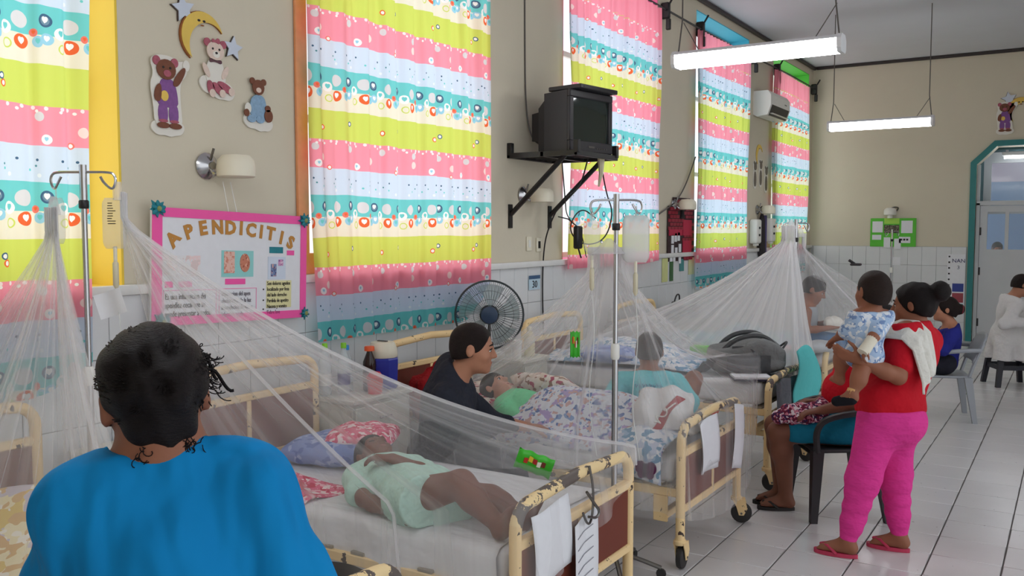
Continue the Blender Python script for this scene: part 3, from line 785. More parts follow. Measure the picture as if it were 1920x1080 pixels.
def bear(kind, y, z, s, face, label):
    t = thing('bear_cutout', label, 'wall decoration')
    if kind == 0:    # standing, holding something up
        cut(CLOUD, y+0.0*s, z-0.165*s, M_foam, 'cloud', t, 0, 0.01, 0, s*0.88, face)
        sil = blob([(-0.075, -0.165), (-0.082, -0.05), (-0.10, 0.05), (-0.075, 0.10), (-0.098, 0.17), (-0.05, 0.195), (0.03, 0.195), (0.06, 0.17), (0.115, 0.185), (0.125, 0.12), (0.075, 0.07), (0.078, -0.05), (0.09, -0.165)])
        cut(sil, y, z, M_foam, 'outline', t, 0.010, 0.014, 0, s, face)
        body = cut(blob([(-0.058, -0.06), (-0.062, 0.0), (-0.045, 0.055), (-0.03, 0.082), (0.025, 0.082), (0.045, 0.055), (0.058, 0.0), (0.06, -0.06)]), y, z, M_bearp, 'dungarees', t, 0.014, 0.018, 0, s, face)
        for dx in (-0.029, 0.033): cut(blob([(-0.028, -0.14), (-0.028, -0.04), (0.026, -0.04), (0.028, -0.14)]), y+dx*s, z, M_bearp, 'trouser_leg', body, 0.0145, 0.0178, 0, s, face)
        cut(ell(0.022, 0.026, -0.02, -0.005), y, z, M_moon, 'pocket', body, 0.018, 0.02, 0, s, face)
        hd = cut(ell(0.056, 0.050, -0.008, 0.125), y, z, M_bearb, 'head', t, 0.018, 0.022, 0, s, face)
        for dx in (-0.062, 0.042): cut(ell(0.021, 0.023, dx, 0.163), y, z, M_bearr, 'ear', hd, 0.016, 0.0215, 0, s, face)
        cut(ell(0.022, 0.017, -0.004, 0.106), y, z, M_bearr, 'muzzle', hd, 0.022, 0.024, 0, s, face)
        for dx in (-0.026, 0.014): cut(ell(0.006, 0.006, dx, 0.134), y, z, M_ink, 'eye', hd, 0.022, 0.024, 0, s, face)
        cut(blob([(0.03, 0.045), (0.035, 0.085), (0.095, 0.155), (0.112, 0.135), (0.065, 0.05)]), y, z, M_bearb, 'arm', t, 0.018, 0.021, 0, s, face)
        cut(blob([(-0.045, 0.06), (-0.075, 0.03), (-0.082, -0.03), (-0.045, -0.04), (-0.035, 0.02)]), y, z, M_bearb, 'arm', t, 0.018, 0.021, 0, s, face)
        cut(ell(0.02, 0.028, 0.112, 0.16), y, z, M_foam, 'bottle', t, 0.012, 0.02, 0, s, face)
        for dx in (-0.03, 0.04): cut(ell(0.037, 0.015, dx, -0.15), y, z, M_bearb, 'foot', t, 0.018, 0.021, 0, s, face)
        for dx in (-0.03, 0.034): cut(ell(0.027, 0.008, dx, -0.128), y, z, M_bearr, 'cuff', t, 0.018, 0.02, 0, s, face)
    elif kind == 1:  # sitting with legs stretched out
        cut(CLOUD, y, z-0.10*s, M_foam, 'cloud', t, 0, 0.01, -0.25, s*1.05, face)
        cut(blob([(-0.075, -0.08), (-0.065, 0.02), (-0.04, 0.055), (0.03, 0.055), (0.05, 0.0), (0.06, -0.08)]), y, z, M_foam, 'dress', t, 0.01, 0.015, 0, s, face)
        hd = cut(ell(0.055, 0.050, -0.01, 0.095), y, z, M_bearw, 'head', t, 0.015, 0.02, 0, s, face)
        for dx in (-0.06, 0.042): cut(ell(0.021, 0.021, dx, 0.135), y, z, M_bearr, 'ear', hd, 0.0135, 0.019, 0, s, face)
        cut(blob([(-0.04, 0.135), (-0.03, 0.16), (-0.012, 0.148), (0.002, 0.165), (0.02, 0.155), (0.015, 0.13), (-0.01, 0.14)]), y, z, M_bearr, 'bonnet', hd, 0.02, 0.023, 0, s, face)
        cut(ell(0.022, 0.018, -0.006, 0.078), y, z, M_foam, 'muzzle', hd, 0.02, 0.0215, 0, s, face)
        cut(ell(0.008, 0.006, -0.006, 0.085), y, z, M_ink, 'nose', hd, 0.0215, 0.023, 0, s, face)
        for dx in (-0.028, 0.014): cut(ell(0.006, 0.006, dx, 0.105), y, z, M_ink, 'eye', hd, 0.02, 0.022, 0, s, face)
        cut(blob([(-0.05, 0.03), (-0.012, 0.04), (0.03, 0.028), (0.03, 0.055), (-0.01, 0.046), (-0.048, 0.058)]), y, z, mat('dark_bow', rgb(96, 62, 70), 0.7), 'bow', t, 0.016, 0.02, 0, s, face)
        for dx, rz in ((-0.07, 0.5), (0.052, -0.5)): cut(ell(0.016, 0.04, dx, -0.01, rot=rz), y, z, M_bearw, 'arm', t, 0.015, 0.019, 0, s, face)
        for a, c in (((-0.05, -0.075), (-0.035, -0.125)), ((0.015, -0.07), (0.09, -0.105)), ((-0.02, -0.08), (0.03, -0.12))):
            mid = ((a[0]+c[0])/2, (a[1]+c[1])/2); L = math.hypot(c[0]-a[0], c[1]-a[1]); an = math.atan2(c[1]-a[1], c[0]-a[0])
            lg = cut(ell(L/2+0.015, 0.021, mid[0], mid[1], rot=an), y, z, M_bearr, 'striped_leg', t, 0.015, 0.02, 0, s, face)
            cut(ell(0.02, 0.021, c[0], c[1]), y, z, M_bearw, 'foot', lg, 0.02, 0.022, 0, s, face)
    else:            # sitting in a blue romper with a small bear
        cut(CLOUD, y, z-0.105*s, M_foam, 'cloud', t, 0, 0.01, -0.12, s*0.95, face)
        cut(blob([(-0.05, -0.09), (-0.06, 0.0), (-0.03, 0.05), (0.04, 0.05), (0.06, 0.0), (0.06, -0.09)]), y, z, M_bearl, 'romper', t, 0.01, 0.015, 0, s, face)
        hd = cut(ell(0.042, 0.042, 0.0, 0.09), y, z, M_bearb, 'head', t, 0.015, 0.02, 0, s, face)
        for dx in (-0.04, 0.04): cut(ell(0.018, 0.018, dx, 0.122), y, z, M_bearb, 'ear', hd, 0.013, 0.019, 0, s, face)
        cut(ell(0.018, 0.014, 0.0, 0.075), y, z, M_bearw, 'muzzle', hd, 0.02, 0.022, 0, s, face)
        sb = cut(ell(0.03, 0.035, 0.07, -0.06), y, z, M_bearb, 'small_bear', t, 0.016, 0.021, 0, s, face)
        cut(ell(0.02, 0.018, 0.065, -0.02), y, z, M_bearb, 'small_head', sb, 0.016, 0.021, 0, s, face)
        cut(ell(0.022, 0.03, -0.075, -0.03), y, z, M_foam, 'arm', t, 0.015, 0.019, 0, s, face)
        cut(ell(0.018, 0.02, -0.085, -0.055), y, z, M_bearb, 'paw', t, 0.015, 0.02, 0, s, face)
        for dx in (-0.05, 0.01): cut(ell(0.03, 0.02, dx, -0.085), y, z, M_bearl, 'leg', t, 0.015, 0.02, 0, s, face)
moon_stars(3.125, 2.735, 1.0, None, 'beside the first curtain')
bear(0, 2.905, 2.415, 1.0, None, 'brown bear cut-out in purple dungarees standing on a cloud')
bear(1, 3.212, 2.585, 1.0, None, 'pale bear cut-out in a rose bonnet sitting on a cloud')
bear(2, 3.49, 2.44, 1.0, None, 'brown bear cut-out in blue romper sitting with a small bear')
FACE = frame_m((1, 0, 0), (0, 0, 1), (0, -1, 0), (0, YF-0.003, 0))
moon_stars(-0.79, 3.54, 1.5, FACE, 'above the doorway')
bear(0, -1.0, 3.44, 1.25, FACE, 'brown bear cut-out above the arched doorway')
# far pier: faded cut-outs under the air conditioner
M_fade = mat('faded_cutout', rgb(120, 110, 98), 0.7, var=0.2, scale=30)
t = thing('moon_cutout', 'faded crescent moon cut-out under the air conditioner', 'wall decoration')
cut(crescent(0.15, 0.1, (0.06, -0.03), math.radians(20), math.radians(240)), 12.72, 2.80, M_moon, 'moon_face', t)
cut(ell(0.012, 0.008, -0.02, 0.09), 12.72, 2.80, M_ink, 'eye', t, 0.008, 0.01)
for k, (y, z, lab) in enumerate(((12.52, 2.52, 'faded bear cut-out on the left below the air conditioner'), (12.78, 2.55, 'faded bear cut-out in the middle below the air conditioner'), (13.05, 2.48, 'faded bear cut-out on the right below the air conditioner'))):
    t = thing('bear_cutout', lab, 'wall decoration')
    cut(blob([(-0.07, -0.2), (-0.06, 0.05), (-0.09, 0.17), (0.0, 0.2), (0.09, 0.17), (0.06, 0.05), (0.08, -0.2)]), y, z, M_foam, 'outline', t)
    cut(blob([(-0.055, -0.17), (-0.05, 0.04), (0.05, 0.04), (0.06, -0.17)]), y, z, M_fade, 'body', t, 0.008, 0.012)
    h = cut(ell(0.055, 0.055, 0, 0.11), y, z, M_fade, 'head', t, 0.012, 0.016)
    for dx in (-0.045, 0.045): cut(ell(0.022, 0.022, dx, 0.16), y, z, M_fade, 'ear', h, 0.010, 0.015)

# red brick chimney cut-out on the pier
bc = thing('chimney_poster', 'red paper brick chimney cut-out hung on the pier between curtains', 'wall decoration')
M_brk = mat('paper_brick_red', rgb(150, 30, 52), 0.7, var=0.15, scale=30)
M_brkd = mat('paper_brick_dark', rgb(52, 26, 30), 0.75, var=0.1)
by0, bz0 = 9.36, 1.39
cut([(0, 0), (0.80, 0.0), (0.80, 0.62), (0.66, 0.62), (0.66, 0.72), (0.14, 0.72), (0.14, 0.62), (0, 0.62)], by0, bz0, M_brkd, 'board', bc, 0.012, 0.02)
bme = MB().box((0, 0, 0), (0.006, 0.085, 0.036)).mesh('brick', M_brk, False)
for r in range(16):
    for q in range(9):
        y, z = 0.05+q*0.093+(0.046 if r % 2 else 0)-0.01, 0.025+r*0.0435
        if y > 0.76 or y < 0.04: continue
        if z > 0.60 and not 0.18 < y < 0.63: continue
        if 0.42 < y < 0.70 and (0.06 < z < 0.23 or 0.29 < z < 0.47): continue
        if y < 0.42 and (z < 0.36): continue
        if 0.3 < y < 0.47 and 0.47 < z < 0.64: continue
        o = link('brick', bme, bc); o.location = (XW+0.026, by0+y, bz0+z)
for (a, c, z0, z1) in ((0.43, 0.70, 0.06, 0.23), (0.43, 0.70, 0.29, 0.47), (0.02, 0.41, 0.29, 0.36)):
    MB().bb((XW+0.023, by0+a, bz0+z0), (XW+0.03, by0+c, bz0+z1)).build('red_panel', mat('crimson_paper', rgb(186, 22, 64), 0.7), bc, False)
for (a, z) in ((0.09, 0.20), (0.18, 0.22), (0.27, 0.23), (0.09, 0.09), (0.20, 0.06), (0.31, 0.10), (0.05, 0.0), (0.14, 0.0), (0.31, -0.03)):
    MB().bb((XW+0.023, by0+a, bz0+z), (XW+0.03, by0+a+0.065, bz0+z+0.095)).build('note_card', M_paper, bc, False)
MB().tube([(XW+0.034, by0+0.385, bz0+0.49), (XW+0.034, by0+0.385, bz0+0.60)], [0.03, 0.018], 8).build('figure', M_ink, bc)
# notes and small things on the dado below it
for k, (y, z, w_, h, c, lab) in enumerate(((9.28, 1.30, 0.16, 0.26, rgb(214, 218, 150), 'pale yellow note taped under the chimney cut-out'), (9.47, 1.28, 0.10, 0.22, rgb(60, 104, 60), 'dark green card taped under the chimney cut-out'), (9.78, 1.34, 0.13, 0.14, rgb(70, 140, 140), 'teal card taped under the chimney cut-out'), (10.08, 1.32, 0.18, 0.20, rgb(212, 212, 160), 'pale note taped beside the turquoise window'))):
    tag(MB().bb((XW+0.02, y-w_/2, z-h/2), (XW+0.024, y+w_/2, z+h/2)).build('note', mat('note_%d' % k, c, 0.7), None, False), lab, 'note')

# green notice board on the far wall
nb = thing('notice_board', 'green notice board with white sheets on the far wall', 'notice board')
M_grn = mat('board_green', rgb(96, 196, 62), 0.7)
MB().bb((-2.89, YF-0.03, 1.47), (-2.20, YF-0.012, 1.93)).build('board', M_grn, nb, False)
for (x0, x1, z0, z1, m) in ((-2.86, -2.70, 1.70, 1.88, M_paper), (-2.86, -2.72, 1.58, 1.66, M_paper), (-2.42, -2.25, 1.69, 1.89, M_paper), (-2.45, -2.28, 1.53, 1.63, M_paper), (-2.68, -2.45, 1.84, 1.93, mat('lime_paper', rgb(170, 222, 90), 0.7)), (-2.68, -2.45, 1.69, 1.82, blotch('board_photo', rgb(90, 84, 70), [rgb(50, 46, 40), rgb(150, 140, 120)], 40)), (-2.68, -2.58, 1.45, 1.62, M_paper), (-2.52, -2.42, 1.43, 1.60, M_paper)):
    MB().bb((x0, YF-0.034, z0), (x1, YF-0.031, z1)).build('sheet', m, nb, False)
for k in range(3): MB().bb((-2.43+0.045*k, YF-0.037, 1.57), (-2.40+0.045*k, YF-0.0345, 1.60)).build('print', M_ink, nb, False)
wl2 = thing('bedhead_lamp', 'white wall lamp above the green notice board', 'lamp')
m2 = frame_m((1, 0, 0), (0, 1, 0), (0, 0, 1), (-2.58, YF-0.12, 1.98))
MB().lathe([(0.085, 0.0), (0.095, 0.006), (0.098, 0.05), (0.09, 0.09), (0.06, 0.115), (0.001, 0.12)], 20, m2).build('shade', M_white, wl2)
MB().tube(chaikin([(-2.50, YF-0.01, 2.05), (-2.46, YF-0.05, 2.10), (-2.52, YF-0.1, 2.11), (-2.56, YF-0.12, 2.09)], 2), 0.012, 6).build('arm', M_dsteel, wl2)
MB().tube([(-2.58, YF-0.12, 1.985), (-2.58, YF-0.12, 1.93)], 0.04, 10).build('bulb', M_white, wl2)
tag(MB().bb((-2.55, YF-0.02, 1.17), (-2.42, YF-0.016, 1.30)).build('paper_note', M_paper, None, False), 'white note taped to the far wall tiles', 'note')
# growth chart beside the doorway
gc = thing('growth_chart', 'tall white growth chart poster with a printed name beside the doorway', 'poster')
MB().bb((-1.73, YF-0.024, 0.42), (-1.475, YF-0.02, 1.36)).build('sheet', M_paper, gc, False)
for k in range(10): MB().bb((-1.715, YF-0.027, 1.31-k*0.09), (-1.69, YF-0.0245, 1.335-k*0.09)).build('mark', M_ink, gc, False)
def far_text(s, x, z, size, m, parent):
    return text_mesh(s, size, 0.001, m, 'lettering', parent, frame_m((1, 0, 0), (0, 0, 1), (0, -1, 0), (x, YF-0.026, z)))
far_text('NAN', -1.57, 1.255, 0.085, mat('navy_ink', rgb(40, 44, 92), 0.7, var=0), gc); far_text('3', -1.57, 1.15, 0.08, MATS['navy_ink'], gc)
MB().bb((-1.65, YF-0.027, 0.77), (-1.49, YF-0.0245, 0.90)).build('blue_picture', mat('chart_blue', rgb(52, 70, 150), 0.6), gc, False)
MB().bb((-1.65, YF-0.027, 0.60), (-1.49, YF-0.0245, 0.75)).build('red_picture', mat('chart_red', rgb(160, 70, 80), 0.6), gc, False)
MB().bb((-1.65, YF-0.027, 0.44), (-1.49, YF-0.0245, 0.58)).build('teal_picture', mat('chart_teal', rgb(60, 130, 150), 0.6), gc, False)
# ================================================================== BEDS
b = MatB('chipped_cream_paint')
n1 = b.noise(16, 4, 0.65, vec=b.geo()); n2 = b.noise(4.0, 2, 0.5, vec=b.geo()); n3 = b.noise(55, 2, 0.5, vec=b.geo())
z = b.xyz(b.geo())[2]
c0 = b.mix(n2, rgb(238, 200, 138), rgb(248, 222, 172))
chip = ((n1+(n2-0.5)*0.35).gt(0.655)).max(n3.gt(0.73))
b.base(b.mix(chip, c0, rgb(66, 52, 46))); b.set(0.5); b.bump(chip*-1.0, 0.4, 0.004)
M_bed = b.m
b = MatB('worn_cream_paint')
n1 = b.noise(13, 4, 0.65, vec=b.geo()); n2 = b.noise(5.0, 2, 0.5, vec=b.geo())
chip = (n1+(n2-0.5)*0.4).gt(0.50)
b.base(b.mix(chip, rgb(244, 216, 162), b.mix(n2, rgb(70, 54, 48), rgb(118, 110, 104)))); b.set(0.5); b.bump(chip*-1.0, 0.4, 0.004)
M_bedw = b.m
M_panel = mat('brown_laminate', rgb(112, 46, 28), 0.6, var=0.06, scale=6)
M_rubber = mat('dark_rubber', rgb(46, 44, 44), 0.7)
b = MatB('white_sheet'); f = b.noise(5, 3, 0.6, stretch=(1, 2, 1)); b.base(b.mix(f, rgb(218, 218, 222), rgb(238, 238, 240))); b.set(0.85, spec=0.2)
b.bump(b.noise(6, 3, 0.5, stretch=(0.6, 2.2, 1)), 0.5, 0.05); M_sheet = b.m
M_slat = mat('slat_wood', rgb(150, 140, 124), 0.7, var=0.12, scale=18)

def arch_pts(x, y0, y1, z0, z1, r=0.09, crown=0.02, n=6):
    pts = [(x, y0, z0), (x, y0, z1-r)]
    for i in range(1, n+1):
        a = PI/2*i/n; pts.append((x, y0+r*(1-math.cos(a)), z1-r+r*math.sin(a)))
    pts.append((x, (y0+y1)/2, z1+crown))
    for i in range(n):
        a = PI/2*(1-i/n); pts.append((x, y1-r*(1-math.cos(a)), z1-r+r*math.sin(a)))
    pts += [(x, y1, z1-r), (x, y1, z0)]
    return pts
def bed(y0, y1, xf, label, ztop=0.745, zm=0.43, xh=-3.62, zhead=1.03, r=0.024, rail_hi=0.605, panel=True):
    t = thing('hospital_bed', label, 'bed', group='hospital beds along the window wall')
    zc = 0.16
    MB().tube(arch_pts(xf, y0, y1, zc, ztop), r, 10).build('footboard_frame', M_bed, t)
    # worn stretch of the top bar as its own sleeve of paint
    ap = arch_pts(xf, y0, y1, zc, ztop)
    MB().tube([Vector(p) for p in ap[2:-2]], r+0.0012, 10, cap=False).build('worn_top_bar', M_bedw, t)
    for z in (rail_hi, 0.315): MB().bb((xf-0.018, y0+0.01, z-0.02), (xf+0.018, y1-0.01, z+0.02), 0.006).build('foot_rail', M_bed, t)
    ym = (y0+y1)/2
    MB().bb((xf-0.014, ym-0.014, 0.33), (xf+0.014, ym+0.014, rail_hi-0.02), 0.004).build('foot_stile', M_bed, t)
    if panel:
        for a, c in ((y0+0.022, ym-0.015), (ym+0.015, y1-0.022)): MB().bb((xf-0.008, a, 0.335), (xf+0.008, c, rail_hi-0.02)).build('foot_panel', M_panel, t, False)
    # headboard
    MB().tube(arch_pts(xh, y0, y1, zc, zhead), r, 10).build('headboard_frame', M_bed, t)
    for z in (zhead-0.15, 0.56): MB().bb((xh-0.016, y0+0.01, z-0.018), (xh+0.016, y1-0.01, z+0.018), 0.005).build('head_rail', M_bed, t)
    MB().bb((xh-0.014, ym-0.014, 0.578), (xh+0.014, ym+0.014, zhead-0.168), 0.004).build('head_stile', M_bed, t)
    for a, c in ((y0+0.022, ym-0.015), (ym+0.015, y1-0.022)): MB().bb((xh-0.007, a, 0.578), (xh+0.007, c, zhead-0.168)).build('head_panel', M_panel, t, False)
    # mattress platform
    for y in (y0+0.03, y1-0.03): MB().bb((xh+0.02, y-0.018, zm-0.06), (xf-0.02, y+0.018, zm-0.015), 0.005).build('side_rail', M_bed, t)
    for k, x in enumerate(np.linspace(xh+0.12, xf-0.08, 11)): MB().bb((x-0.035, y0+0.015, zm-0.0145), (x+0.035, y1-0.015, zm-0.001), 0.002).build('slat', M_slat, t)
    MB().bb((xh+0.03, ym-0.02, 0.26), (xf-0.02, ym+0.02, 0.30), 0.005).build('lower_beam', M_bed, t)
    MB().bb((xf-0.16, y0+0.02, zm-0.2), (xf-0.08, y0+0.034, zm-0.06), 0.004).build('drop_bracket', M_bed, t)
    MB().bb((xf-0.16, y1-0.034, zm-0.2), (xf-0.08, y1-0.02, zm-0.06), 0.004).build('drop_bracket', M_bed, t)
    MB().bb((xf-0.14, y0+0.035, zm-0.2), (xf-0.1, y1-0.035, zm-0.16), 0.004).build('cross_bar', M_bed, t)
    rr = random.Random(int(y0*100))
    for x in (xf, xh):
        for y in (y0, y1):
            a = rr.uniform(0, 6.28)
            c = MB().lathe([(0.03, 0.0), (0.034, 0.006), (0.034, 0.02), (0.026, 0.026), (0.026, 0.032)], 14, Matrix.Translation((x, y, 0.135))).build('caster', M_bed, t)
            ax = Vector((math.cos(a), math.sin(a), 0)); sd = Vector((-ax.y, ax.x, 0))
            ctr = Vector((x, y, 0.062))+ax*0.03
            for s in (-1, 1):
                m = frame_m(ax, sd*s, (0, 0, 1), ctr+sd*s*0.026)
                vs = [(-0.055, 0, 0.085), (0.02, 0, 0.085), (0.035, 0, 0.03), (0.014, 0, -0.012), (-0.014, 0, -0.012), (-0.03, 0, 0.04)]
                MB().prism([(p[0], p[2]) for p in vs], 0, 0.005, frame_m(ax, (0, 0, 1), sd*s, ctr+sd*s*0.024)).build('fork', M_bed, c, False)
            MB().lathe([(0.0, -0.018), (0.045, -0.018), (0.060, -0.013), (0.062, 0.0), (0.060, 0.013), (0.045, 0.018), (0.0, 0.018)], 22, frame_m(ax, (0, 0, 1), sd, ctr)).build('wheel', M_rubber, c)
            MB().tube([ctr-sd*0.032, ctr+sd*0.032], 0.007, 8).build('axle', M_dsteel, c)
    return t
def soft_box(p0, p1, name, m, label, cat, rnd=0.035, lump=0.006, seed=0, n=(28, 16), skirt=0.0):
    """mattress-like slab with rounded edges and slightly uneven top"""
    rr = random.Random(seed); a1, a2 = rr.uniform(0, 6), rr.uniform(0, 6)
    mb = MB().bb(p0, p1, rnd, 3)
    bmesh.ops.subdivide_edges(mb.bm, edges=[e for e in mb.bm.edges if e.calc_length() > 0.3], cuts=14, use_grid_fill=True)
    for v in mb.bm.verts:
        k = max(0.0, (v.co.z-p0[2])/(p1[2]-p0[2]))
        d = lump*k*(math.sin(7*v.co.x+a1)*math.sin(9*v.co.y+a2)+0.6*math.sin(17*v.co.x+5*v.co.y))
        v.co.z += d; v.co.y += 0.006*math.sin(8*v.co.x+a2)*(1-abs(2*k-1))
    o = mb.build(name, m, None, True, 60)
    return tag(o, label, cat)

B0, B1, B2, B3, B4 = (1.08, 2.05), (2.69, 3.655), (4.28, 5.18), (5.92, 6.86), (7.55, 8.45)
bed(B0[0], B0[1], -1.70, 'cream hospital bed behind the woman in blue, only its footboard bend and head showing')
bed(B1[0], B1[1], -1.68, 'nearest cream hospital bed with brown footboard and taped papers')
bed(B2[0], B2[1], -1.675, 'cream hospital bed with the boy in a turquoise gown on it')
bed(B3[0], B3[1], -1.71, 'paint flaked hospital bed under the grey backpack', ztop=0.735, zm=0.56, rail_hi=0.50, panel=False)
bed(B4[0], B4[1], -1.72, 'far hospital bed under the net where a child sits up', zm=0.56)
for (y0, y1), x1, z0, lab, k in ((B0, -1.76, 0.43, 'white mattress on the bed at the left edge', 0), (B1, -1.735, 0.43, 'white sheeted mattress under the boy in the mint shirt', 1), (B2, -1.73, 0.43, 'white mattress under the child in the green shirt', 2), (B3, -1.765, 0.56, 'grey white mattress under the backpack', 3), (B4, -1.78, 0.56, 'mattress of the far bed under the net', 4)):
    soft_box((-3.59, y0+0.035, z0), (x1, y1-0.03, z0+0.135 if k != 3 else z0+0.16), 'mattress', M_sheet, lab, 'mattress', seed=k)
# grey cover hanging behind the flaking footboard of bed three
tag(MB().grid(lambda i, j: (-1.672+0.012*math.sin(i*22)+0.02*j, B3[0]+0.05+0.84*i, 0.72-0.36*j+0.01*math.sin(i*9)), 40, 10).build('draped_cover', cloth('slate_cover', rgb(104, 106, 112), 0.6), None, True, 180), 'dark grey cover hung over the flaking footboard beside the seated woman', 'blanket')

# ---------------------------------------------------------------- prints for bedding
def printed(name, base, cols, scale, wr=0.4, thr=0.57):
    if name in MATS: return MATS[name]
    b = MatB(name); c = base
    for k, cc in enumerate(cols):
        v = b.coord('Object')
        mp = b.nt.nodes.new('ShaderNodeMapping'); mp.inputs['Location'].default_value = (3.7*k, 1.3*k, 2.1*k); b.nt.links.new(v, mp.inputs[0])
        f = b.noise(scale*(1+0.25*k), 1.5, 0.5, vec=mp.outputs[0])
        c = b.mix(f.gt(thr), c, cc)
    b.base(c); b.set(0.85, spec=0.2); b.bump(b.noise(7, 3, 0.5), wr, 0.05)
    return b.m
M_quilt2 = printed('butterfly_quilt', rgb(222, 226, 236), [rgb(132, 160, 204), rgb(178, 158, 206), rgb(96, 122, 176), rgb(206, 166, 160)], 17, thr=0.61)
M_quilt2b = printed('pale_floral_quilt', rgb(230, 232, 236), [rgb(160, 186, 214), rgb(196, 204, 224), rgb(120, 160, 190)], 14)
M_yel = printed('yellow_floral_quilt', rgb(228, 216, 178), [rgb(214, 186, 112), rgb(232, 226, 214), rgb(196, 186, 196), rgb(206, 170, 120)], 10)
M_flor = printed('rose_floral_cotton', rgb(236, 224, 214), [rgb(178, 70, 96), rgb(226, 206, 190), rgb(150, 110, 90)], 15, thr=0.6)
M_pinkp = printed('pink_print_cotton', rgb(232, 110, 140), [rgb(246, 190, 200), rgb(206, 60, 90), rgb(250, 226, 226)], 22)
M_blup = printed('blue_print_cotton', rgb(132, 152, 206), [rgb(168, 182, 222), rgb(104, 124, 186)], 16)
M_tealp = printed('teal_print_cotton', rgb(150, 206, 216), [rgb(110, 170, 200), rgb(190, 226, 224), rgb(120, 140, 190)], 12)

def pillow(c, size, rotz, m, label, tilt=0.0, name='pillow', cat='pillow', tiltx=0.0, n=22):
    a, w_, h = size
    M = Matrix.Translation(Vector(c)) @ Matrix.Rotation(rotz, 4, 'Z') @ Matrix.Rotation(tilt, 4, 'Y') @ Matrix.Rotation(tiltx, 4, 'X')
    mb = MB()
    def surf(sg):
        def fn(i, j):
            x, y = 2*i-1, 2*j-1
            e = max(0.0, (1-x**4))*max(0.0, (1-y**4)); th = h*0.5*(e**0.5)*(0.72+0.28*(1-x*x)*(1-y*y))
            pin = 1-0.10*(x*x*y*y)
            th += 0.006*math.sin(9*x+4*y+c[0]*7)*e
            return M @ Vector((x*a/2*(1-0.05*(1-y*y)*x*x*0)*pin, y*w_/2*pin, sg*th))
        return fn
    mb.grid(surf(1), n, n); mb.grid(surf(-1), n, n)
    bmesh.ops.remove_doubles(mb.bm, verts=mb.bm.verts, dist=0.0006)
    o = mb.build(name, m, None, True, 80)
    return tag(o, label, cat)
def drape(x0, x1, y0, y1, ztop, m, label, name='blanket', bumps=(), near=0.0, far=0.0, foot=0.0, lump=0.012, seed=0, n=(60, 44), thick=0.006, cat='blanket'):
    """cloth lying over a bed with humps (x, y, rx, ry, h) and an overhang on the near side"""
    rr = random.Random(seed); a1, a2, a3 = [rr.uniform(0, 6) for _ in range(3)]
    L = (y1-y0)+near+far
    def fn(i, j):
        s = j*L-near
        x = x0+(x1-x0)*i+0.02*math.sin(5*j+a2)
        if s < 0:
            y = y0-0.02-0.012*math.sin(14*x+a1); zz = ztop+s*(1+0.15*math.sin(6*x+a3))
        elif s > y1-y0:
            y = y1+0.02; zz = ztop-(s-(y1-y0))
        else:
            y = y0+s; zz = ztop
            e = min(1.0, min(s, y1-y0-s)/0.06)
            zz += lump*e*(1+math.sin(11*x+a1+3*math.sin(5*y))*math.sin(13*y+a2))
            for (bx, by, rx, ry, h) in bumps:
                q = ((x-bx)/rx)**2+((y-by)/ry)**2
                zz += h*math.exp(-q)
        return (x, y, zz)
    mb = MB().grid(fn, n[0], n[1])
    o = mb.build(name, m, None, True, 180)
    md = o.modifiers.new('thickness', 'SOLIDIFY'); md.thickness = thick; md.offset = 1
    return tag(o, label, cat)

# bed 0 bedding
drape(-3.55, -2.2, 1.12, 2.0, 0.585, M_yel, 'crumpled yellow floral quilt on the bed at the left edge', bumps=((-3.2, 1.7, 0.3, 0.25, 0.20), (-2.8, 1.85, 0.3, 0.16, 0.16), (-2.5, 1.5, 0.25, 0.3, 0.10)), near=0.1, lump=0.03, seed=3)
drape(-2.75, -1.95, 1.3, 2.03, 0.60, M_pinkp, 'pink printed cloth showing under the yellow quilt', name='cloth', bumps=((-2.5, 1.8, 0.2, 0.2, 0.05),), seed=9, n=(24, 24))
# bed 1 bedding
drape(-3.52, -1.79, 2.735, 3.61, 0.566, M_sheet, 'white sheet hanging over the side of the nearest bed', name='sheet', near=0.24, far=0.06, lump=0.004, seed=41, cat='sheet', thick=0.003)
pillow((-3.15, 3.33, 0.64), (0.5, 0.42, 0.15), 0.25, M_blup, 'blue printed pillow under the head of the boy in mint')
pillow((-3.05, 3.42, 0.70), (0.36, 0.36, 0.12), 0.5, M_pinkp, 'pink printed cushion beside the head of the boy in mint')
drape(-3.35, -2.75, 2.72, 3.02, 0.568, M_pinkp, 'crumpled pink printed cloth at the near edge of the nearest bed', name='cloth', bumps=((-3.05, 2.85, 0.12, 0.08, 0.06),), seed=5, n=(24, 16), lump=0.015)
# bed 2 bedding
pillow((-3.30, 4.85, 0.655), (0.52, 0.66, 0.15), 0.1, M_flor, 'rose floral pillow under the child in green')
pillow((-2.92, 5.10, 0.70), (0.5, 0.34, 0.16), -0.1, M_flor, 'rose floral cushion propped beside the child in green', tiltx=-0.5)
drape(-2.86, -1.78, 4.33, 5.0, 0.585, M_quilt2, 'colourful butterfly quilt over the legs of the child in green', bumps=((-2.6, 4.64, 0.30, 0.2, 0.14), (-2.3, 4.62, 0.35, 0.16, 0.13), (-2.0, 4.60, 0.3, 0.15, 0.10)), near=0.05, seed=11, lump=0.02)
drape(-2.05, -1.76, 4.30, 5.0, 0.62, M_quilt2b, 'pale blue floral quilt hanging down at the foot of the middle bed', bumps=((-1.9, 4.45, 0.12, 0.15, 0.05),), near=0.20, seed=13, lump=0.02, n=(30, 40))
bf = thing('butterfly_patch', 'dark purple butterfly ornament on the hanging pale quilt', 'ornament')
mfb = frame_m((1, 0, 0), (0, 0, 1), (0, -1, 0), (-1.86, 4.262, 0.50))
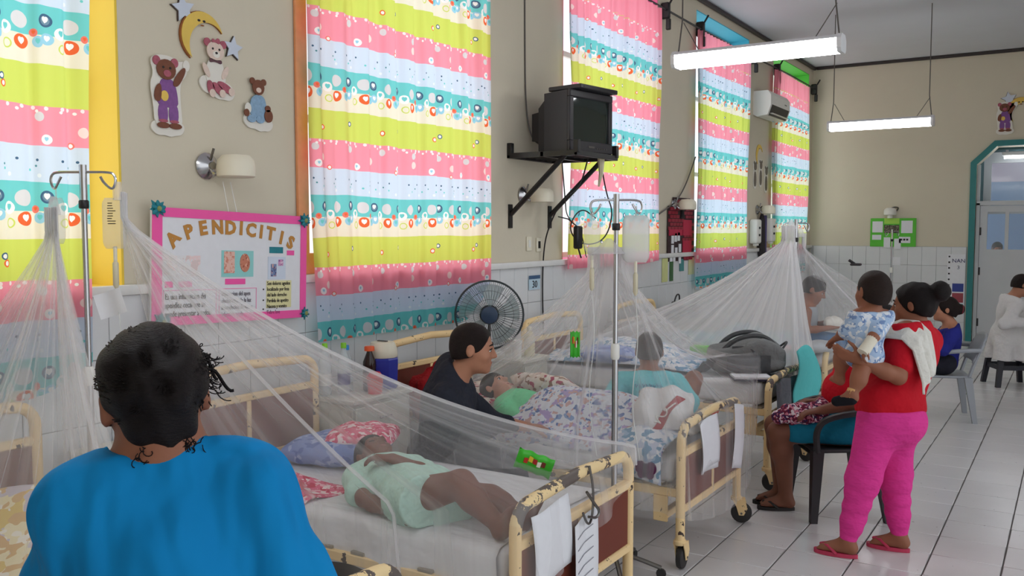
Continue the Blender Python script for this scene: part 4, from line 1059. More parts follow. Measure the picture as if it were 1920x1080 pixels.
for sx in (-1, 1):
    MB().prism(ell(0.03, 0.034, sx*0.03, 0.012), 0, 0.008, mfb).build('upper_wing', mat('butterfly_purple', rgb(92, 34, 78), 0.8), bf, False)
    MB().prism(ell(0.022, 0.024, sx*0.024, -0.022), 0.001, 0.007, mfb).build('lower_wing', MATS['butterfly_purple'], bf, False)
MB().tube([(-1.86, 4.25, 0.465), (-1.86, 4.25, 0.535)], 0.006, 6).build('body', M_ink, bf)
# white carrier bag with a red stripe
bag = thing('carrier_bag', 'white plastic carrier bag with a slanting red stripe and scribbled logo', 'bag')
BGX = Matrix.Translation((-1.86, 4.50, 0.655)) @ Matrix.Rotation(math.radians(24), 4, 'Z')
def bag_fn(sg):
    def fn(i, j):
        x, z = 2*i-1, j
        th = 0.09*(max(0, 1-x**4))**0.5*(max(0.0, 1-(2*z-1)**6))**0.5*(1-0.5*z)
        return BGX @ Vector((x*0.19*(1-0.25*z)+0.01*math.sin(9*z), sg*th+0.012*math.sin(7*x+5*z)-0.0, z*0.25*(1-0.12*x*x)+0.01*math.sin(6*x)))
    return fn
mb = MB(); mb.grid(bag_fn(-1), 20, 16); mb.grid(bag_fn(1), 20, 16)
bmesh.ops.remove_doubles(mb.bm, verts=mb.bm.verts, dist=0.001)
mb.build('sack', mat('bag_white', rgb(228, 226, 226), 0.45, var=0.04), bag, True, 80)
def stripe(i, j):
    k = bag_fn(-1)(0.26+0.16*i+0.42*j, 0.12+0.70*j+0.02*i); return k+(BGX.to_3x3() @ Vector((0, -0.004, 0)))
MB().grid(stripe, 6, 18).build('red_stripe', mat('bag_red', rgb(168, 40, 48), 0.5), bag, True, 180)
def squig(u):
    k = bag_fn(-1)(0.34+0.05*math.sin(u*14)+0.30*u, 0.28+0.05*math.cos(u*19)+0.34*u); return k+(BGX.to_3x3() @ Vector((0, -0.007, 0)))
MB().tube([squig(u) for u in np.linspace(0, 1, 30)], 0.004, 5).build('logo', M_white, bag)
# bed 3 bedding and things on it
drape(-3.5, -2.25, 5.97, 6.8, 0.735, M_quilt2b, 'rumpled pale bedclothes on the bed with the backpack', bumps=((-3.0, 6.4, 0.4, 0.3, 0.12), (-2.6, 6.2, 0.3, 0.2, 0.08)), seed=21, lump=0.03)
pillow((-2.95, 6.05, 0.82), (0.42, 0.30, 0.13), 0.3, M_blup, 'light blue pillow on the bed with the backpack')
gb = tag(MB().bb((-2.5, 6.52, 0.775), (-2.28, 6.62, 0.86), 0.02, 2).build('packet', mat('green_packet', rgb(120, 196, 100), 0.5)), 'green packet lying inside the net behind the backpack', 'packet')
# bed 4 bedding
drape(-3.4, -1.85, 7.6, 8.4, 0.705, M_tealp, 'teal printed blanket under the child sitting in the far net', bumps=((-2.2, 7.9, 0.3, 0.2, 0.10), (-2.6, 8.1, 0.3, 0.2, 0.12)), near=0.1, seed=31, lump=0.03)
drape(-2.35, -1.83, 7.58, 7.9, 0.74, M_pinkp, 'pink folded cloth on the far bed under the net', name='cloth', seed=33, n=(20, 14), lump=0.015)
pillow((-1.78, 7.62, 0.78), (0.3, 0.22, 0.10), 0.6, mat('bundle_grey', rgb(196, 200, 204), 0.8, var=0.12), 'small pale cloth bundle at the foot of the far bed', name='cloth_bundle', cat='bundle')

# ================================================================== BACKPACK, NOTEBOOK
M_bpk = cloth('backpack_grey', rgb(128, 130, 130), 0.5, 9)
M_bpkd = cloth('backpack_dark', rgb(84, 86, 88), 0.5, 9)
bp = thing('backpack', 'grey backpack lying on the bed beside the flaking footboard', 'backpack')
BPM = Matrix.Translation((-1.98, 6.28, 0.725)) @ Matrix.Rotation(math.radians(28), 4, 'Z')
def bpf(i, j):
    a = -PI*0.5+PI*i*1.0; th = 2*PI*j
    x = 0.27*math.sin(a); r = max(0.0, math.cos(a))**0.45
    y, zz = math.cos(th), math.sin(th)
    sq = (abs(y)**3.5+abs(zz)**3.5)**(-1/3.5)
    zz2 = zz*sq*0.105*r+0.105
    k = 1+0.10*math.sin(5*th+2)*r+0.06*math.sin(14*x)
    return BPM @ Vector((x, y*sq*0.17*r*k, max(0.0, zz2*k*(1+0.9*max(0, 0.25-abs(x-0.08))))))
mb = MB().grid(bpf, 28, 30); bmesh.ops.remove_doubles(mb.bm, verts=mb.bm.verts, dist=0.002); mb.build('body', M_bpk, bp, True, 80)
for s in (-0.09, 0.09):
    MB().tube([BPM @ Vector(p) for p in chaikin([(0.2, s, 0.19), (0.12, s*1.2, 0.275), (0.0, s*1.3, 0.285), (-0.12, s*1.2, 0.24), (-0.22, s, 0.12)], 3)], 0.018, 6).build('strap', M_bpkd, bp)
MB().tube([BPM @ Vector(p) for p in chaikin([(-0.24, -0.1, 0.1), (-0.31, -0.12, 0.05), (-0.38, -0.14, 0.015)], 2)], [0.03]*7+[0.02]*(len(chaikin([(0, 0, 0), (1, 0, 0), (2, 0, 0)], 2))-7), 6).build('side_strap', M_bpkd, bp)
MB().tube([BPM @ Vector(p) for p in chaikin([(0.02, -0.165, 0.05), (0.05, -0.18, 0.13), (0.0, -0.16, 0.21), (-0.12, -0.14, 0.2)], 3)], 0.008, 6).build('zip', M_bpkd, bp)
bmesh_pocket = MB().grid(lambda i, j: BPM @ Vector((-0.16+0.30*i, -0.155-0.05*math.sin(PI*i)*math.sin(PI*j)-0.02, 0.02+0.13*j)), 14, 10).build('pocket', M_bpkd, bp, True, 180)
MB().tube([BPM @ Vector(p) for p in chaikin([(0.24, -0.04, 0.17), (0.30, 0.0, 0.24), (0.24, 0.05, 0.18)], 3)], 0.008, 6).build('carry_handle', M_bpkd, bp)
nbk = thing('notebook', 'open white notebook with dark cover at the corner of the bed', 'notebook')
NM = Matrix.Translation((-1.86, 6.02, 0.727)) @ Matrix.Rotation(math.radians(30), 4, 'Z')
MB().bb((-0.13, -0.09, 0.0), (0.13, 0.09, 0.012), m=NM).build('cover', mat('navy_cover', rgb(38, 38, 62), 0.5), nbk, False)
MB().bb((-0.125, -0.085, 0.013), (0.125, 0.085, 0.026), m=NM).build('pages', M_paper, nbk, False)
# turquoise cloth over the chair back beside bed 3 is built with the chair

# ================================================================== PAPERS, CLIP, WRAPPERS
def sheet_on(x, y0, y1, z0, z1, label, skew=0.0, curl=0.02, lines=0, m=None, seed=0, name='paper_sheet'):
    t = thing(name, label, 'paper')
    def fn(i, j): return Vector((x+curl*math.sin(PI*j)*0.5+0.008*math.sin(5*i+seed), y0+(y1-y0)*i+skew*j, z1+(z0-z1)*j-0.02*math.sin(2*i+seed)+0.06*skew*i))
    o = MB().grid(fn, 8, 10).build('sheet', m or M_paper, t, True, 180)
    md = o.modifiers.new('t', 'SOLIDIFY'); md.thickness = 0.0012
    for k in range(lines):
        j = 0.12+0.82*k/lines
        MB().tube([fn(0.12+0.7*u, j)+Vector((0.003, 0, 0)) for u in (0, 0.5, 1)], 0.0018, 4).build('ruled_line', mat('faint_line', rgb(140, 140, 150), 0.8), t)
    return t
sheet_on(-1.648, 2.735, 3.03, 0.44, 0.725, 'blank white sheet hung on the left of the nearest footboard', skew=0.03, seed=1)
sheet_on(-1.642, 3.06, 3.26, 0.10, 0.60, 'long ruled list hanging in the middle of the nearest footboard', skew=-0.02, lines=9, seed=2)
sheet_on(-1.63, 4.42, 4.66, 0.46, 0.735, 'front white sheet hung on the footboard of the middle bed', skew=0.05, seed=3)
sheet_on(-1.645, 4.46, 4.70, 0.43, 0.72, 'back white sheet hung on the footboard of the middle bed', skew=0.05, seed=4)
sheet_on(-1.63, 5.00, 5.16, 0.36, 0.73, 'narrow sheets hung near the right post of the middle bed', skew=-0.03, seed=5)
# metal hook on the nearest footboard
hk = thing('metal_hook', 'dark wire hook clamped on the nearest footboard', 'hook')
MB().tube(chaikin([(-1.65, 3.21, 0.79), (-1.63, 3.21, 0.70), (-1.63, 3.205, 0.60), (-1.62, 3.16, 0.565), (-1.615, 3.12, 0.585), (-1.62, 3.10, 0.63)], 3), 0.005, 6).build('hook', M_dsteel, hk)
MB().tube(chaikin([(-1.63, 3.15, 0.70), (-1.62, 3.20, 0.64), (-1.615, 3.24, 0.60), (-1.62, 3.22, 0.575), (-1.62, 3.15, 0.60)], 3), 0.006, 6).build('spring_wire', M_dsteel, hk)
def wrapper(c, w_, h, right, up, label, seed=0):
    t = thing('snack_wrapper', label, 'wrapper', group='green snack wrappers')
    R, U = Vector(right).normalized(), Vector(up).normalized(); Nn = R.cross(U)
    def sf(sg):
        def fn(i, j):
            x, y = 2*i-1, 2*j-1
            th = 0.012*max(0, 1-x**6)**0.5*max(0, 1-y**4)**0.5
            return Vector(c)+R*(x*w_/2)+U*(y*h/2*(1-0.06*math.cos(9*x)))+Nn*(sg*th+0.004*math.sin(7*x+seed))
        return fn
    mb = MB(); mb.grid(sf(1), 14, 10); mb.grid(sf(-1), 14, 10); bmesh.ops.remove_doubles(mb.bm, verts=mb.bm.verts, dist=0.0005)
    mb.build('foil', mat('wrapper_green', rgb(62, 186, 44), 0.35, var=0.1, scale=40), t, True, 70)
    rr = random.Random(seed)
    for k in range(5):
        a0 = 0.2+0.12*k; z0 = rr.uniform(0.38, 0.55); cl = (rgb(196, 50, 40), rgb(236, 200, 60), rgb(178, 36, 40), rgb(240, 236, 220), rgb(120, 50, 40))[k]
        def pf(i, j, a0=a0, z0=z0): return sf(1)(a0+0.11*i, z0+0.26*j)+Nn*0.0025
        MB().grid(pf, 4, 4).build('print', mat('wrapper_print_%d' % k, cl, 0.4), t, True, 180)
    return t
ND = (RT*-0.2+FW*-0.9).normalized()
wrapper((-1.85, 3.11, 0.795), 0.155, 0.085, RT*0.9+Vector((0, 0, -0.34)), Vector((0, 0, 1))+RT*0.34-FW*0.1, 'green snack wrapper lying on the nearest net', 1)
wrapper((-2.13, 3.98, 1.17), 0.05, 0.13, RT, Vector((0, 0, 1)), 'green snack wrapper pinned high on the middle net', 2)
wrapper((-3.22, 1.76, 0.72), 0.09, 0.13, RT, Vector((0, 0, 1)), 'green snack wrapper at the left edge of the picture', 3)

# ================================================================== IV STANDS AND BAGS
def iv_stand(x, y, zt, label, right=RT, arm=0.16, top=True):
    t = thing('iv_stand', label, 'IV stand', (x, y, 0), 0, 'steel drip stands')
    MB().tube([(0, 0, 0.08), (0, 0, 1.12)], 0.0155, 12).build('lower_pole', M_steel, t)
    MB().tube([(0, 0, 1.05), (0, 0, zt-0.12)], 0.0115, 12).build('upper_pole', M_steel, t)
    MB().lathe([(0.018, 0.0), (0.022, 0.01), (0.022, 0.07), (0.016, 0.08)], 14, Matrix.Translation((0, 0, 1.10))).build('height_clamp', M_white, t)
    MB().tube([(0, 0, zt-0.13), (0, 0, zt+0.03)], 0.015, 12).build('head_tube', M_steel, t)
    MB().lathe([(0.017, 0), (0.02, 0.005), (0.02, 0.03), (0.017, 0.035)], 12, Matrix.Translation((0, 0, zt-0.15))).build('collar', M_black, t)
    R = Vector(right).normalized(); D = Vector((R.y, -R.x, 0))
    for s in (-1, 1):
        p = [R*s*0.0+Vector((0, 0, zt)), R*s*arm*0.85+Vector((0, 0, zt)), R*s*arm+Vector((0, 0, zt-0.012)), R*s*arm*1.04+Vector((0, 0, zt-0.04)), R*s*arm*0.92+Vector((0, 0, zt-0.075)), R*s*arm*0.72+D*0.02+Vector((0, 0, zt-0.045)), R*s*arm*0.62+D*0.02+Vector((0, 0, zt-0.02))]
        MB().tube(chaikin(p, 2), 0.0055, 7).build('hook_arm', M_steel, t)
    for k in range(5):
        a = 2*PI*k/5+0.3
        lg = MB().tube(chaikin([(0, 0, 0.11), (0.10*math.cos(a), 0.10*math.sin(a), 0.10), (0.24*math.cos(a), 0.24*math.sin(a), 0.055)], 2), 0.012, 8).build('base_leg', M_dsteel, t)
        MB().lathe([(0.0, -0.01), (0.024, -0.01), (0.026, 0), (0.024, 0.01), (0.0, 0.01)], 12, Matrix.Translation((0.24*math.cos(a), 0.24*math.sin(a), 0.027)) @ Matrix.Rotation(a, 4, 'Z') @ Matrix.Rotation(PI/2, 4, 'X')).build('wheel', M_rubber, lg)
    return t
S0, S2, S3, S5 = (-3.47, 2.20, 1.985), (-1.94, 4.05, 1.895), (-1.89, 7.22, 1.80), (-1.55, 9.6, 1.75)
iv_stand(*S0, 'steel drip stand before the yellow window reveal', arm=0.13)
iv_stand(*S2, 'steel drip stand rising behind the nearest footboard', arm=0.125)
iv_stand(*S3, 'steel drip stand at the peak of the far net', arm=0.1)
# dark thin pole before the notice board
iv_stand(-2.35, 14.4, 1.72, 'thin dark drip stand in front of the green notice board', arm=0.1)
M_pvc = see_through('clear_plastic', rgb(226, 228, 226), 0.30, 0.2)
M_pvc2 = see_through('milky_plastic', rgb(232, 234, 232), 0.62, 0.3)
def iv_bag(c, w_, h, label, m, print_=False, chamber=True, bottle=False):
    """drip bag hanging from c, facing the camera side"""
    t = thing('iv_bag', label, 'IV bag', group='drip bags'); c = Vector(c); R = RT; D = Vector((RT.y, -RT.x, 0))
    def sf(sg):
        def fn(i, j):
            x, z = 2*i-1, j
            th = 0.022*max(0, 1-x**4)**0.5*max(0, 1-(2*z-1)**4)**0.5
            wv = w_/2*(1-0.25*max(0, (z-0.85)/0.15)**2-0.25*max(0, (0.15-z)/0.15)**2)
            return c+R*x*wv+D*sg*th-Vector((0, 0, z*h+0.03))
        return fn
    if bottle: MB().lathe([(0.012, 0.0), (0.014, -0.03), (w_/2, -0.05), (w_/2, -0.1), (w_/2*0.93, -0.13), (w_/2, -0.15), (w_/2, -h*0.85), (w_/2*0.7, -h*0.97), (0.012, -h-0.01), (0.01, -h-0.03)][::-1], 16, Matrix.Translation(c-Vector((0, 0, 0.01)))).build('bottle', m, t)
    else:
        mb = MB(); mb.grid(sf(1), 14, 18); mb.grid(sf(-1), 14, 18); bmesh.ops.remove_doubles(mb.bm, verts=mb.bm.verts, dist=0.0008); mb.build('pouch', m, t, True, 80)
    MB().tube([c+Vector((0, 0, 0.015)), c-Vector((0, 0, 0.04))], 0.004, 6).build('hanger_tab', m, t)
    b0 = c-Vector((0, 0, h+0.03))
    MB().tube([b0+Vector((0, 0, 0.01)), b0-Vector((0, 0, 0.05))], 0.008, 8).build('port', M_cream, t)
    if chamber:
        MB().tube([b0-Vector((0, 0, 0.05)), b0-Vector((0, 0, 0.06)), b0-Vector((0, 0, 0.15)), b0-Vector((0, 0, 0.165))], [0.006, 0.012, 0.012, 0.005], 10).build('drip_chamber', mat('chamber', rgb(214, 206, 178), 0.3), t)
        MB().tube(chaikin([b0-Vector((0, 0, 0.16)), b0-Vector((0, 0, 0.4))+R*0.02, b0-Vector((0, 0, 0.7))-R*0.02, b0-Vector((0, 0, 1.0))+R*0.03], 3), 0.0025, 5).build('line', M_pvc2, t)
    if print_:
        rr = random.Random(4)
        for k in range(9):
            x0 = -0.36+rr.uniform(-0.03, 0.03); x1 = x0+rr.uniform(0.35, 0.72); z = 0.10+0.05*k
            def pf(i, j): return sf(1)(0.5+(x0+(x1-x0)*i)/2, z+0.016*j)+D*0.001
            MB().grid(pf, 8, 1).build('print_line', M_ink, t, True, 180)
    return t
def hook_pt(S, s, arm): return Vector((S[0], S[1], S[2]-0.055))+RT*s*arm*0.95
iv_bag(hook_pt(S0, 1, 0.13)-Vector((0, 0, 0.02)), 0.10, 0.21, 'printed clear drip bag hanging by the yellow reveal', M_pvc, True)
iv_bag(hook_pt(S0, -1, 0.13)-Vector((0, 0, 0.02))+RT*0.01, 0.065, 0.19, 'clear crumpled drip bag above the left net', M_pvc, False, False)
iv_bag(hook_pt(S2, -1, 0.125)-Vector((0, 0, 0.0)), 0.085, 0.20, 'small clear drip bottle on the left hook of the middle stand', M_pvc, False, True, True)
iv_bag(hook_pt(S2, 1, 0.125)-RT*0.02-Vector((0, 0, -0.01)), 0.135, 0.235, 'large milky drip bag on the right hook of the middle stand', M_pvc2, False, True)
wt = tag(MB().grid(lambda i, j: Vector((-3.40, 2.245, 1.475))+RT*(0.115*(i-0.5)+0.03*j)+Vector((0, 0, -0.10*j+0.035*i))+FW*0.01*math.sin(5*i), 8, 8).build('paper_sheet', M_paper, None, True, 180), 'crumpled white paper tied under the printed drip bag', 'paper')

# ================================================================== BEDSIDE TABLES AND BOTTLES
M_cab = mat('cabinet_cream', rgb(206, 204, 192), 0.5, var=0.05)
def night_table(x0, x1, y0, y1, zt, label):
    t = thing('bedside_table', label, 'table')
    MB().bb((x0, y0, zt-0.03), (x1, y1, zt), 0.006).build('top', M_cab, t)
    MB().bb((x0+0.02, y0+0.015, 0.12), (x1-0.02, y1-0.015, zt-0.031)).build('body', M_cab, t, False)
    d = MB().bb((x1-0.019, y0+0.03, 0.15), (x1-0.006, y1-0.03, zt-0.24), 0.004).build('door', M_cab, t)
    MB().ball((x1+0.004, y0+0.06, zt-0.4), 0.012, 10).build('knob', M_steel, d)
    d = MB().bb((x1-0.019, y0+0.03, zt-0.22), (x1-0.006, y1-0.03, zt-0.05), 0.004).build('drawer', M_cab, t)
    MB().tube([(x1+0.008, (y0+y1)/2-0.05, zt-0.13), (x1+0.008, (y0+y1)/2+0.05, zt-0.13)], 0.006, 6).build('handle', M_steel, d)
    for x in (x0+0.03, x1-0.03):
        for y in (y0+0.03, y1-0.03): MB().tube([(x, y, 0.0), (x, y, 0.13)], 0.014, 8).build('leg', M_dsteel, t)
night_table(-3.80, -3.36, 3.69, 4.22, 0.80, 'cream bedside table holding the bottles beside the seated man')
night_table(-3.80, -3.36, 5.50, 5.88, 0.80, 'cream bedside table between the middle beds')
night_table(-3.80, -3.36, 2.29, 2.63, 0.76, 'cream bedside table behind the head of the woman in blue')
def bottle(x, y, zb, h, r, body, capc, label, lab=None, capr=None):
    t = thing('bottle', label, 'bottle', group='bottles on the bedside table')
    M = Matrix.Translation((x, y, zb))
    MB().lathe([(r*0.8, 0), (r, 0.01), (r, h*0.45), (r*0.93, h*0.5), (r, h*0.56), (r*0.95, h*0.66), (r*0.42, h*0.86), (r*0.38, h*0.9)], 18, M).build('body', body, t)
    MB().lathe([(capr or r*0.45, h*0.9), (capr or r*0.45, h*0.985), ((capr or r*0.45)*0.9, h)], 14, M).build('cap', capc, t)
    if lab: MB().lathe([(r*1.012, h*0.2), (r*1.012, h*0.42)], 18, M).build('wrap_label', lab, t)
M_clear = see_through('bottle_clear', rgb(220, 230, 232), 0.45, 0.1)
M_cola = mat('cola_dark', rgb(44, 24, 22), 0.15, var=0.0)
Mc = lambda n, r, g, b_: mat(n, rgb(r, g, b_), 0.4, var=0.03)
ZT = 0.80
bottle(-3.62, 3.74, ZT, 0.30, 0.036, M_clear, Mc('cap_lime', 140, 214, 50), 'clear bottle with lime green cap, leftmost on the bedside table', Mc('label_white', 222, 222, 216))
bottle(-3.55, 3.82, ZT, 0.30, 0.036, M_clear, Mc('cap_lime', 140, 214, 50), 'clear bottle with lime green cap and dark blue label', Mc('label_navy', 54, 60, 120))
bottle(-3.62, 3.92, ZT, 0.27, 0.036, M_clear, Mc('cap_blue', 40, 140, 210), 'clear bottle with bright blue cap', Mc('label_pale', 200, 214, 222))
bottle(-3.50, 3.985, ZT, 0.265, 0.04, M_cola, Mc('cap_orange', 238, 96, 44), 'dark cola bottle with orange cap', Mc('label_grey', 150, 130, 126), 0.030)
ck = thing('water_jug', 'blue insulated water jug with white screw lid', 'jug')
M_ = Matrix.Translation((-3.51, 4.115, ZT))
MB().lathe([(0.085, 0), (0.092, 0.01), (0.098, 0.14), (0.098, 0.175), (0.09, 0.185)], 8, M_ @ Matrix.Rotation(0.3, 4, 'Z')).build('body', Mc('jug_blue', 36, 46, 158), ck, False)
MB().lathe([(0.086, 0.186), (0.09, 0.192), (0.088, 0.235), (0.07, 0.275), (0.06, 0.278)], 24, M_).build('lid', M_cream, ck)
MB().bb((-0.035, -0.008, 0.279), (0.035, 0.008, 0.285), m=M_).build('lid_slot', M_dsteel, ck, False)
MB().tube([M_ @ Vector((0.095, 0, 0.04)), M_ @ Vector((0.125, 0, 0.035)), M_ @ Vector((0.13, 0, 0.015))], 0.01, 8).build('spout', M_white, ck)
cu = thing('red_cup', 'red plastic cup in front of the cola bottle', 'cup')
MB().lathe([(0.03, 0.0), (0.04, 0.0), (0.047, 0.09), (0.046, 0.1), (0.03, 0.125), (0.0, 0.13)], 18, Matrix.Translation((-3.42, 3.94, ZT))).build('body', Mc('cup_red', 206, 34, 40), cu)
MB().lathe([(0.048, 0.086), (0.051, 0.09), (0.051, 0.1), (0.047, 0.104)], 18, Matrix.Translation((-3.42, 3.94, ZT))).build('lid_rim', Mc('cup_red', 206, 34, 40), cu)
# red bags between the table and the man
M_redb = cloth('red_bag_cloth', rgb(150, 24, 30), 0.7, 12, 0.2)
rb = thing('red_bag', 'dark red cloth bag with white lettering beside the seated man', 'bag')
def rbf(i, j):
    a, th = PI*(i-0.5), 2*PI*j; r = math.cos(a)
    k = 1+0.10*math.sin(5*th+3*a)+0.08*math.sin(9*a+2)
    return Vector((-3.36, 4.44, 0.72))+Vector((0.15*r*math.cos(th)*k, 0.20*r*math.sin(th)*k, 0.155*math.sin(a)*k))
mb = MB().grid(rbf, 18, 26); bmesh.ops.remove_doubles(mb.bm, verts=mb.bm.verts, dist=0.001); mb.build('sack', M_redb, rb, True, 80)
MB().tube(chaikin([(-3.28, 4.24, 0.74), (-3.24, 4.28, 0.77), (-3.22, 4.33, 0.77), (-3.2, 4.36, 0.80), (-3.185, 4.42, 0.795), (-3.19, 4.47, 0.81)], 2), 0.008, 5).build('lettering', M_white, rb)
for s in (0, 0.05): MB().tube(chaikin([(-3.36, 4.40+s, 0.85), (-3.35, 4.41+s, 0.93), (-3.34, 4.47+s, 0.93), (-3.34, 4.49+s, 0.84)], 2), 0.006, 5).build('handle', M_redb, rb)
pillow((-3.22, 4.42, 0.615), (0.20, 0.16, 0.10), 0.5, Mc('bright_red', 196, 26, 34), 'small bright red pouch below the red bag', name='red_pouch', cat='pouch')
# things on the second table
for k, (x, y, h, r, lab) in enumerate(((-3.46, 5.56, 0.13, 0.04, 'white paper cup nearest the fan'), (-3.56, 5.62, 0.13, 0.04, 'white paper cup between the other cup and the cream bottle'))):
    t = thing('paper_cup', lab, 'cup', group='white paper cups')
    MB().lathe([(r*0.8, 0), (r, h)], 16, Matrix.Translation((x, y, ZT))).build('body', M_white, t)
    MB().lathe([(r*0.98, h), (r*1.08, h), (r*1.08, h+0.008), (r*0.98, h+0.008)], 16, Matrix.Translation((x, y, ZT))).build('rim', M_white, t)
bottle(-3.46, 5.74, ZT, 0.22, 0.042, Mc('lotion_cream', 236, 226, 190), Mc('lotion_cap', 238, 232, 210), 'cream lotion bottle on the table between the middle beds', Mc('lotion_label', 226, 212, 170))

# ================================================================== FAN
fn_ = thing('standing_fan', 'round standing fan with dark blue hub by the wall', 'fan')
FC = Vector((-3.485, 5.235, 1.15)); FN = (Vector((0, 0, 1.45))-FC).normalized(); FR = FN.cross(Vector((0, 0, 1))).normalized()*-1; FU = FR.cross(FN)*-1
if FU.z < 0: FU = -FU
M_cage = mat('fan_cage', rgb(58, 66, 70), 0.4, 0.3); M_hub = mat('fan_hub', rgb(38, 62, 92), 0.35)
M_blade = see_through('fan_blade', rgb(120, 146, 148), 0.55, 0.3)
RF = 0.24
def fp(r, a, d): return FC+FR*r*math.cos(a)+FU*r*math.sin(a)+FN*d
MB().tube([fp(RF, 2*PI*i/40, 0.0) for i in range(40)], 0.007, 6, True).build('outer_ring', M_cage, fn_)
fg = MB()
for k in range(48):
    a = 2*PI*k/48; fg.tube([fp(0.06, a, 0.055), fp(0.15, a+0.03, 0.05), fp(RF, a+0.08, 0.004)], 0.0013, 4, cap=False)
for r in (0.11, 0.17): fg.tube([fp(r, 2*PI*i/36, 0.053) for i in range(36)], 0.0016, 4, True)
o = fg.build('front_grille', M_cage, fn_); o['kind'] = 'stuff'
bg_ = MB()
for k in range(48):
    a = 2*PI*k/48; bg_.tube([fp(0.05, a, -0.07), fp(0.15, a, -0.06), fp(RF, a, -0.004)], 0.0013, 4, cap=False)
o = bg_.build('rear_grille', M_cage, fn_); o['kind'] = 'stuff'
MB().lathe([(0.058, 0.04), (0.062, 0.05), (0.058, 0.062), (0.03, 0.068), (0.0, 0.069)], 24, frame_m(FR, FU, FN, FC)).build('hub_badge', M_hub, fn_)
for k in range(5):
    a0 = 2*PI*k/5
    MB().grid(lambda i, j: fp(0.03+0.185*i, a0+(0.95*j-0.2)*(0.55+0.5*i), -0.015+0.035*(j-0.5)), 8, 8).build('blade', M_blade, fn_, True, 180)
MB().tube([FC-FN*0.02, FC-FN*0.16], [0.07, 0.05], 16).build('motor', M_cage, fn_)
pb = Vector((FC.x, FC.y, 0))-FN*0.13; pb.z = 0
MB().tube([pb+Vector((0, 0, 0.03)), pb+Vector((0, 0, FC.z-0.05))], 0.013, 10).build('pole', M_dsteel, fn_)
MB().lathe([(0.0, 0.0), (0.13, 0.0), (0.13, 0.015), (0.05, 0.04), (0.02, 0.06)], 24, Matrix.Translation(pb)).build('base', M_cage, fn_)

# ================================================================== CHAIRS
def chair(name, c, fwd, m, label, arms=False, zs=0.43, w_=0.44, d=0.42, hb=0.82, cat='chair'):
    t = thing(name, label, cat, (0, 0, 0), 0); c = Vector(c); Fd = Vector(fwd).normalized(); S = Vector((-Fd.y, Fd.x, 0))
    P = lambda f, s, z: Vector((c.x, c.y, 0))+Fd*f+S*s+Vector((0, 0, z))
    MB().grid(lambda i, j: P(-d/2+d*i, (w_*(j-0.5))*(0.88+0.12*i), zs-0.018*math.sin(PI*i)*math.sin(PI*j)), 10, 10).build('seat', m, t, True, 180).modifiers.new('t', 'SOLIDIFY').thickness = 0.022
    MB().grid(lambda i, j: P(-d/2-0.02-0.11*j-0.03*(1-(2*i-1)**2), w_*0.46*(2*i-1)*(1-0.12*j*j), zs+0.12+(hb-zs-0.12)*j-0.03*(2*i-1)**2*j), 14, 10).build('backrest', m, t, True, 180).modifiers.new('t', 'SOLIDIFY').thickness = 0.018
    for s in (-1, 1):
        for f, sl in ((d/2-0.025, 0.03), (-d/2+0.02, -0.06)):
            a0, a1 = P(f, s*(w_/2-0.03), zs-0.01), P(f+sl, s*(w_/2+0.015), 0.0)
            mb = MB()
            for q, (p, ww) in enumerate(((a0, 0.032), (a1, 0.021))):
                pass
            vs = [a0+Fd*x*0.033+S*y*0.033 for x, y in ((-1, -1), (1, -1), (1, 1), (-1, 1))]+[a1+Fd*x*0.02+S*y*0.02 for x, y in ((-1, -1), (1, -1), (1, 1), (-1, 1))]
            mb.faces(vs, [(0, 1, 2, 3), (7, 6, 5, 4), (0, 4, 5, 1), (1, 5, 6, 2), (2, 6, 7, 3), (3, 7, 4, 0)]).build('leg', m, t, False)
        mb = MB().tube(chaikin([P(-d/2+0.01, s*w_*0.42, zs-0.01), P(-d/2-0.04, s*w_*0.43, zs+0.15), P(-d/2-0.1, s*w_*0.42, hb-0.08)], 2), 0.018, 6)
        mb.build('back_post', m, t)
        if arms: MB().tube(chaikin([P(-d/2-0.07, s*w_*0.47, hb-0.14), P(-d/2+0.08, s*(w_/2+0.035), zs+0.24), P(d/2-0.06, s*(w_/2+0.03), zs+0.2), P(d/2, s*(w_/2+0.01), zs+0.12), P(d/2-0.02, s*(w_/2-0.01), zs-0.02)], 2), 0.02, 8).build('armrest', m, t)
    for f, z in ((d/2-0.02, zs-0.05),): MB().tube([P(f, -w_/2+0.04, z), P(f, w_/2-0.04, z)], 0.012, 6).build('apron', m, t)
    return t
M_blkp = mat('black_plastic', rgb(34, 30, 34), 0.5, var=0.05)
M_gryp = mat('grey_plastic', rgb(150, 154, 160), 0.45, var=0.04)
chair('plastic_chair', (-1.235, 5.72, 0), -RT, M_blkp, 'black plastic chair under the woman in the teal skirt', arms=True, zs=0.44, w_=0.46, d=0.40)
GF = (-RT*0.95+FW*0.30); GF.z = 0
chair('plastic_chair', (-1.045, 9.17, 0), GF, M_gryp, 'grey plastic armchair holding the woman in navy blue', arms=True, zs=0.42, w_=0.48, d=0.44, hb=0.80)
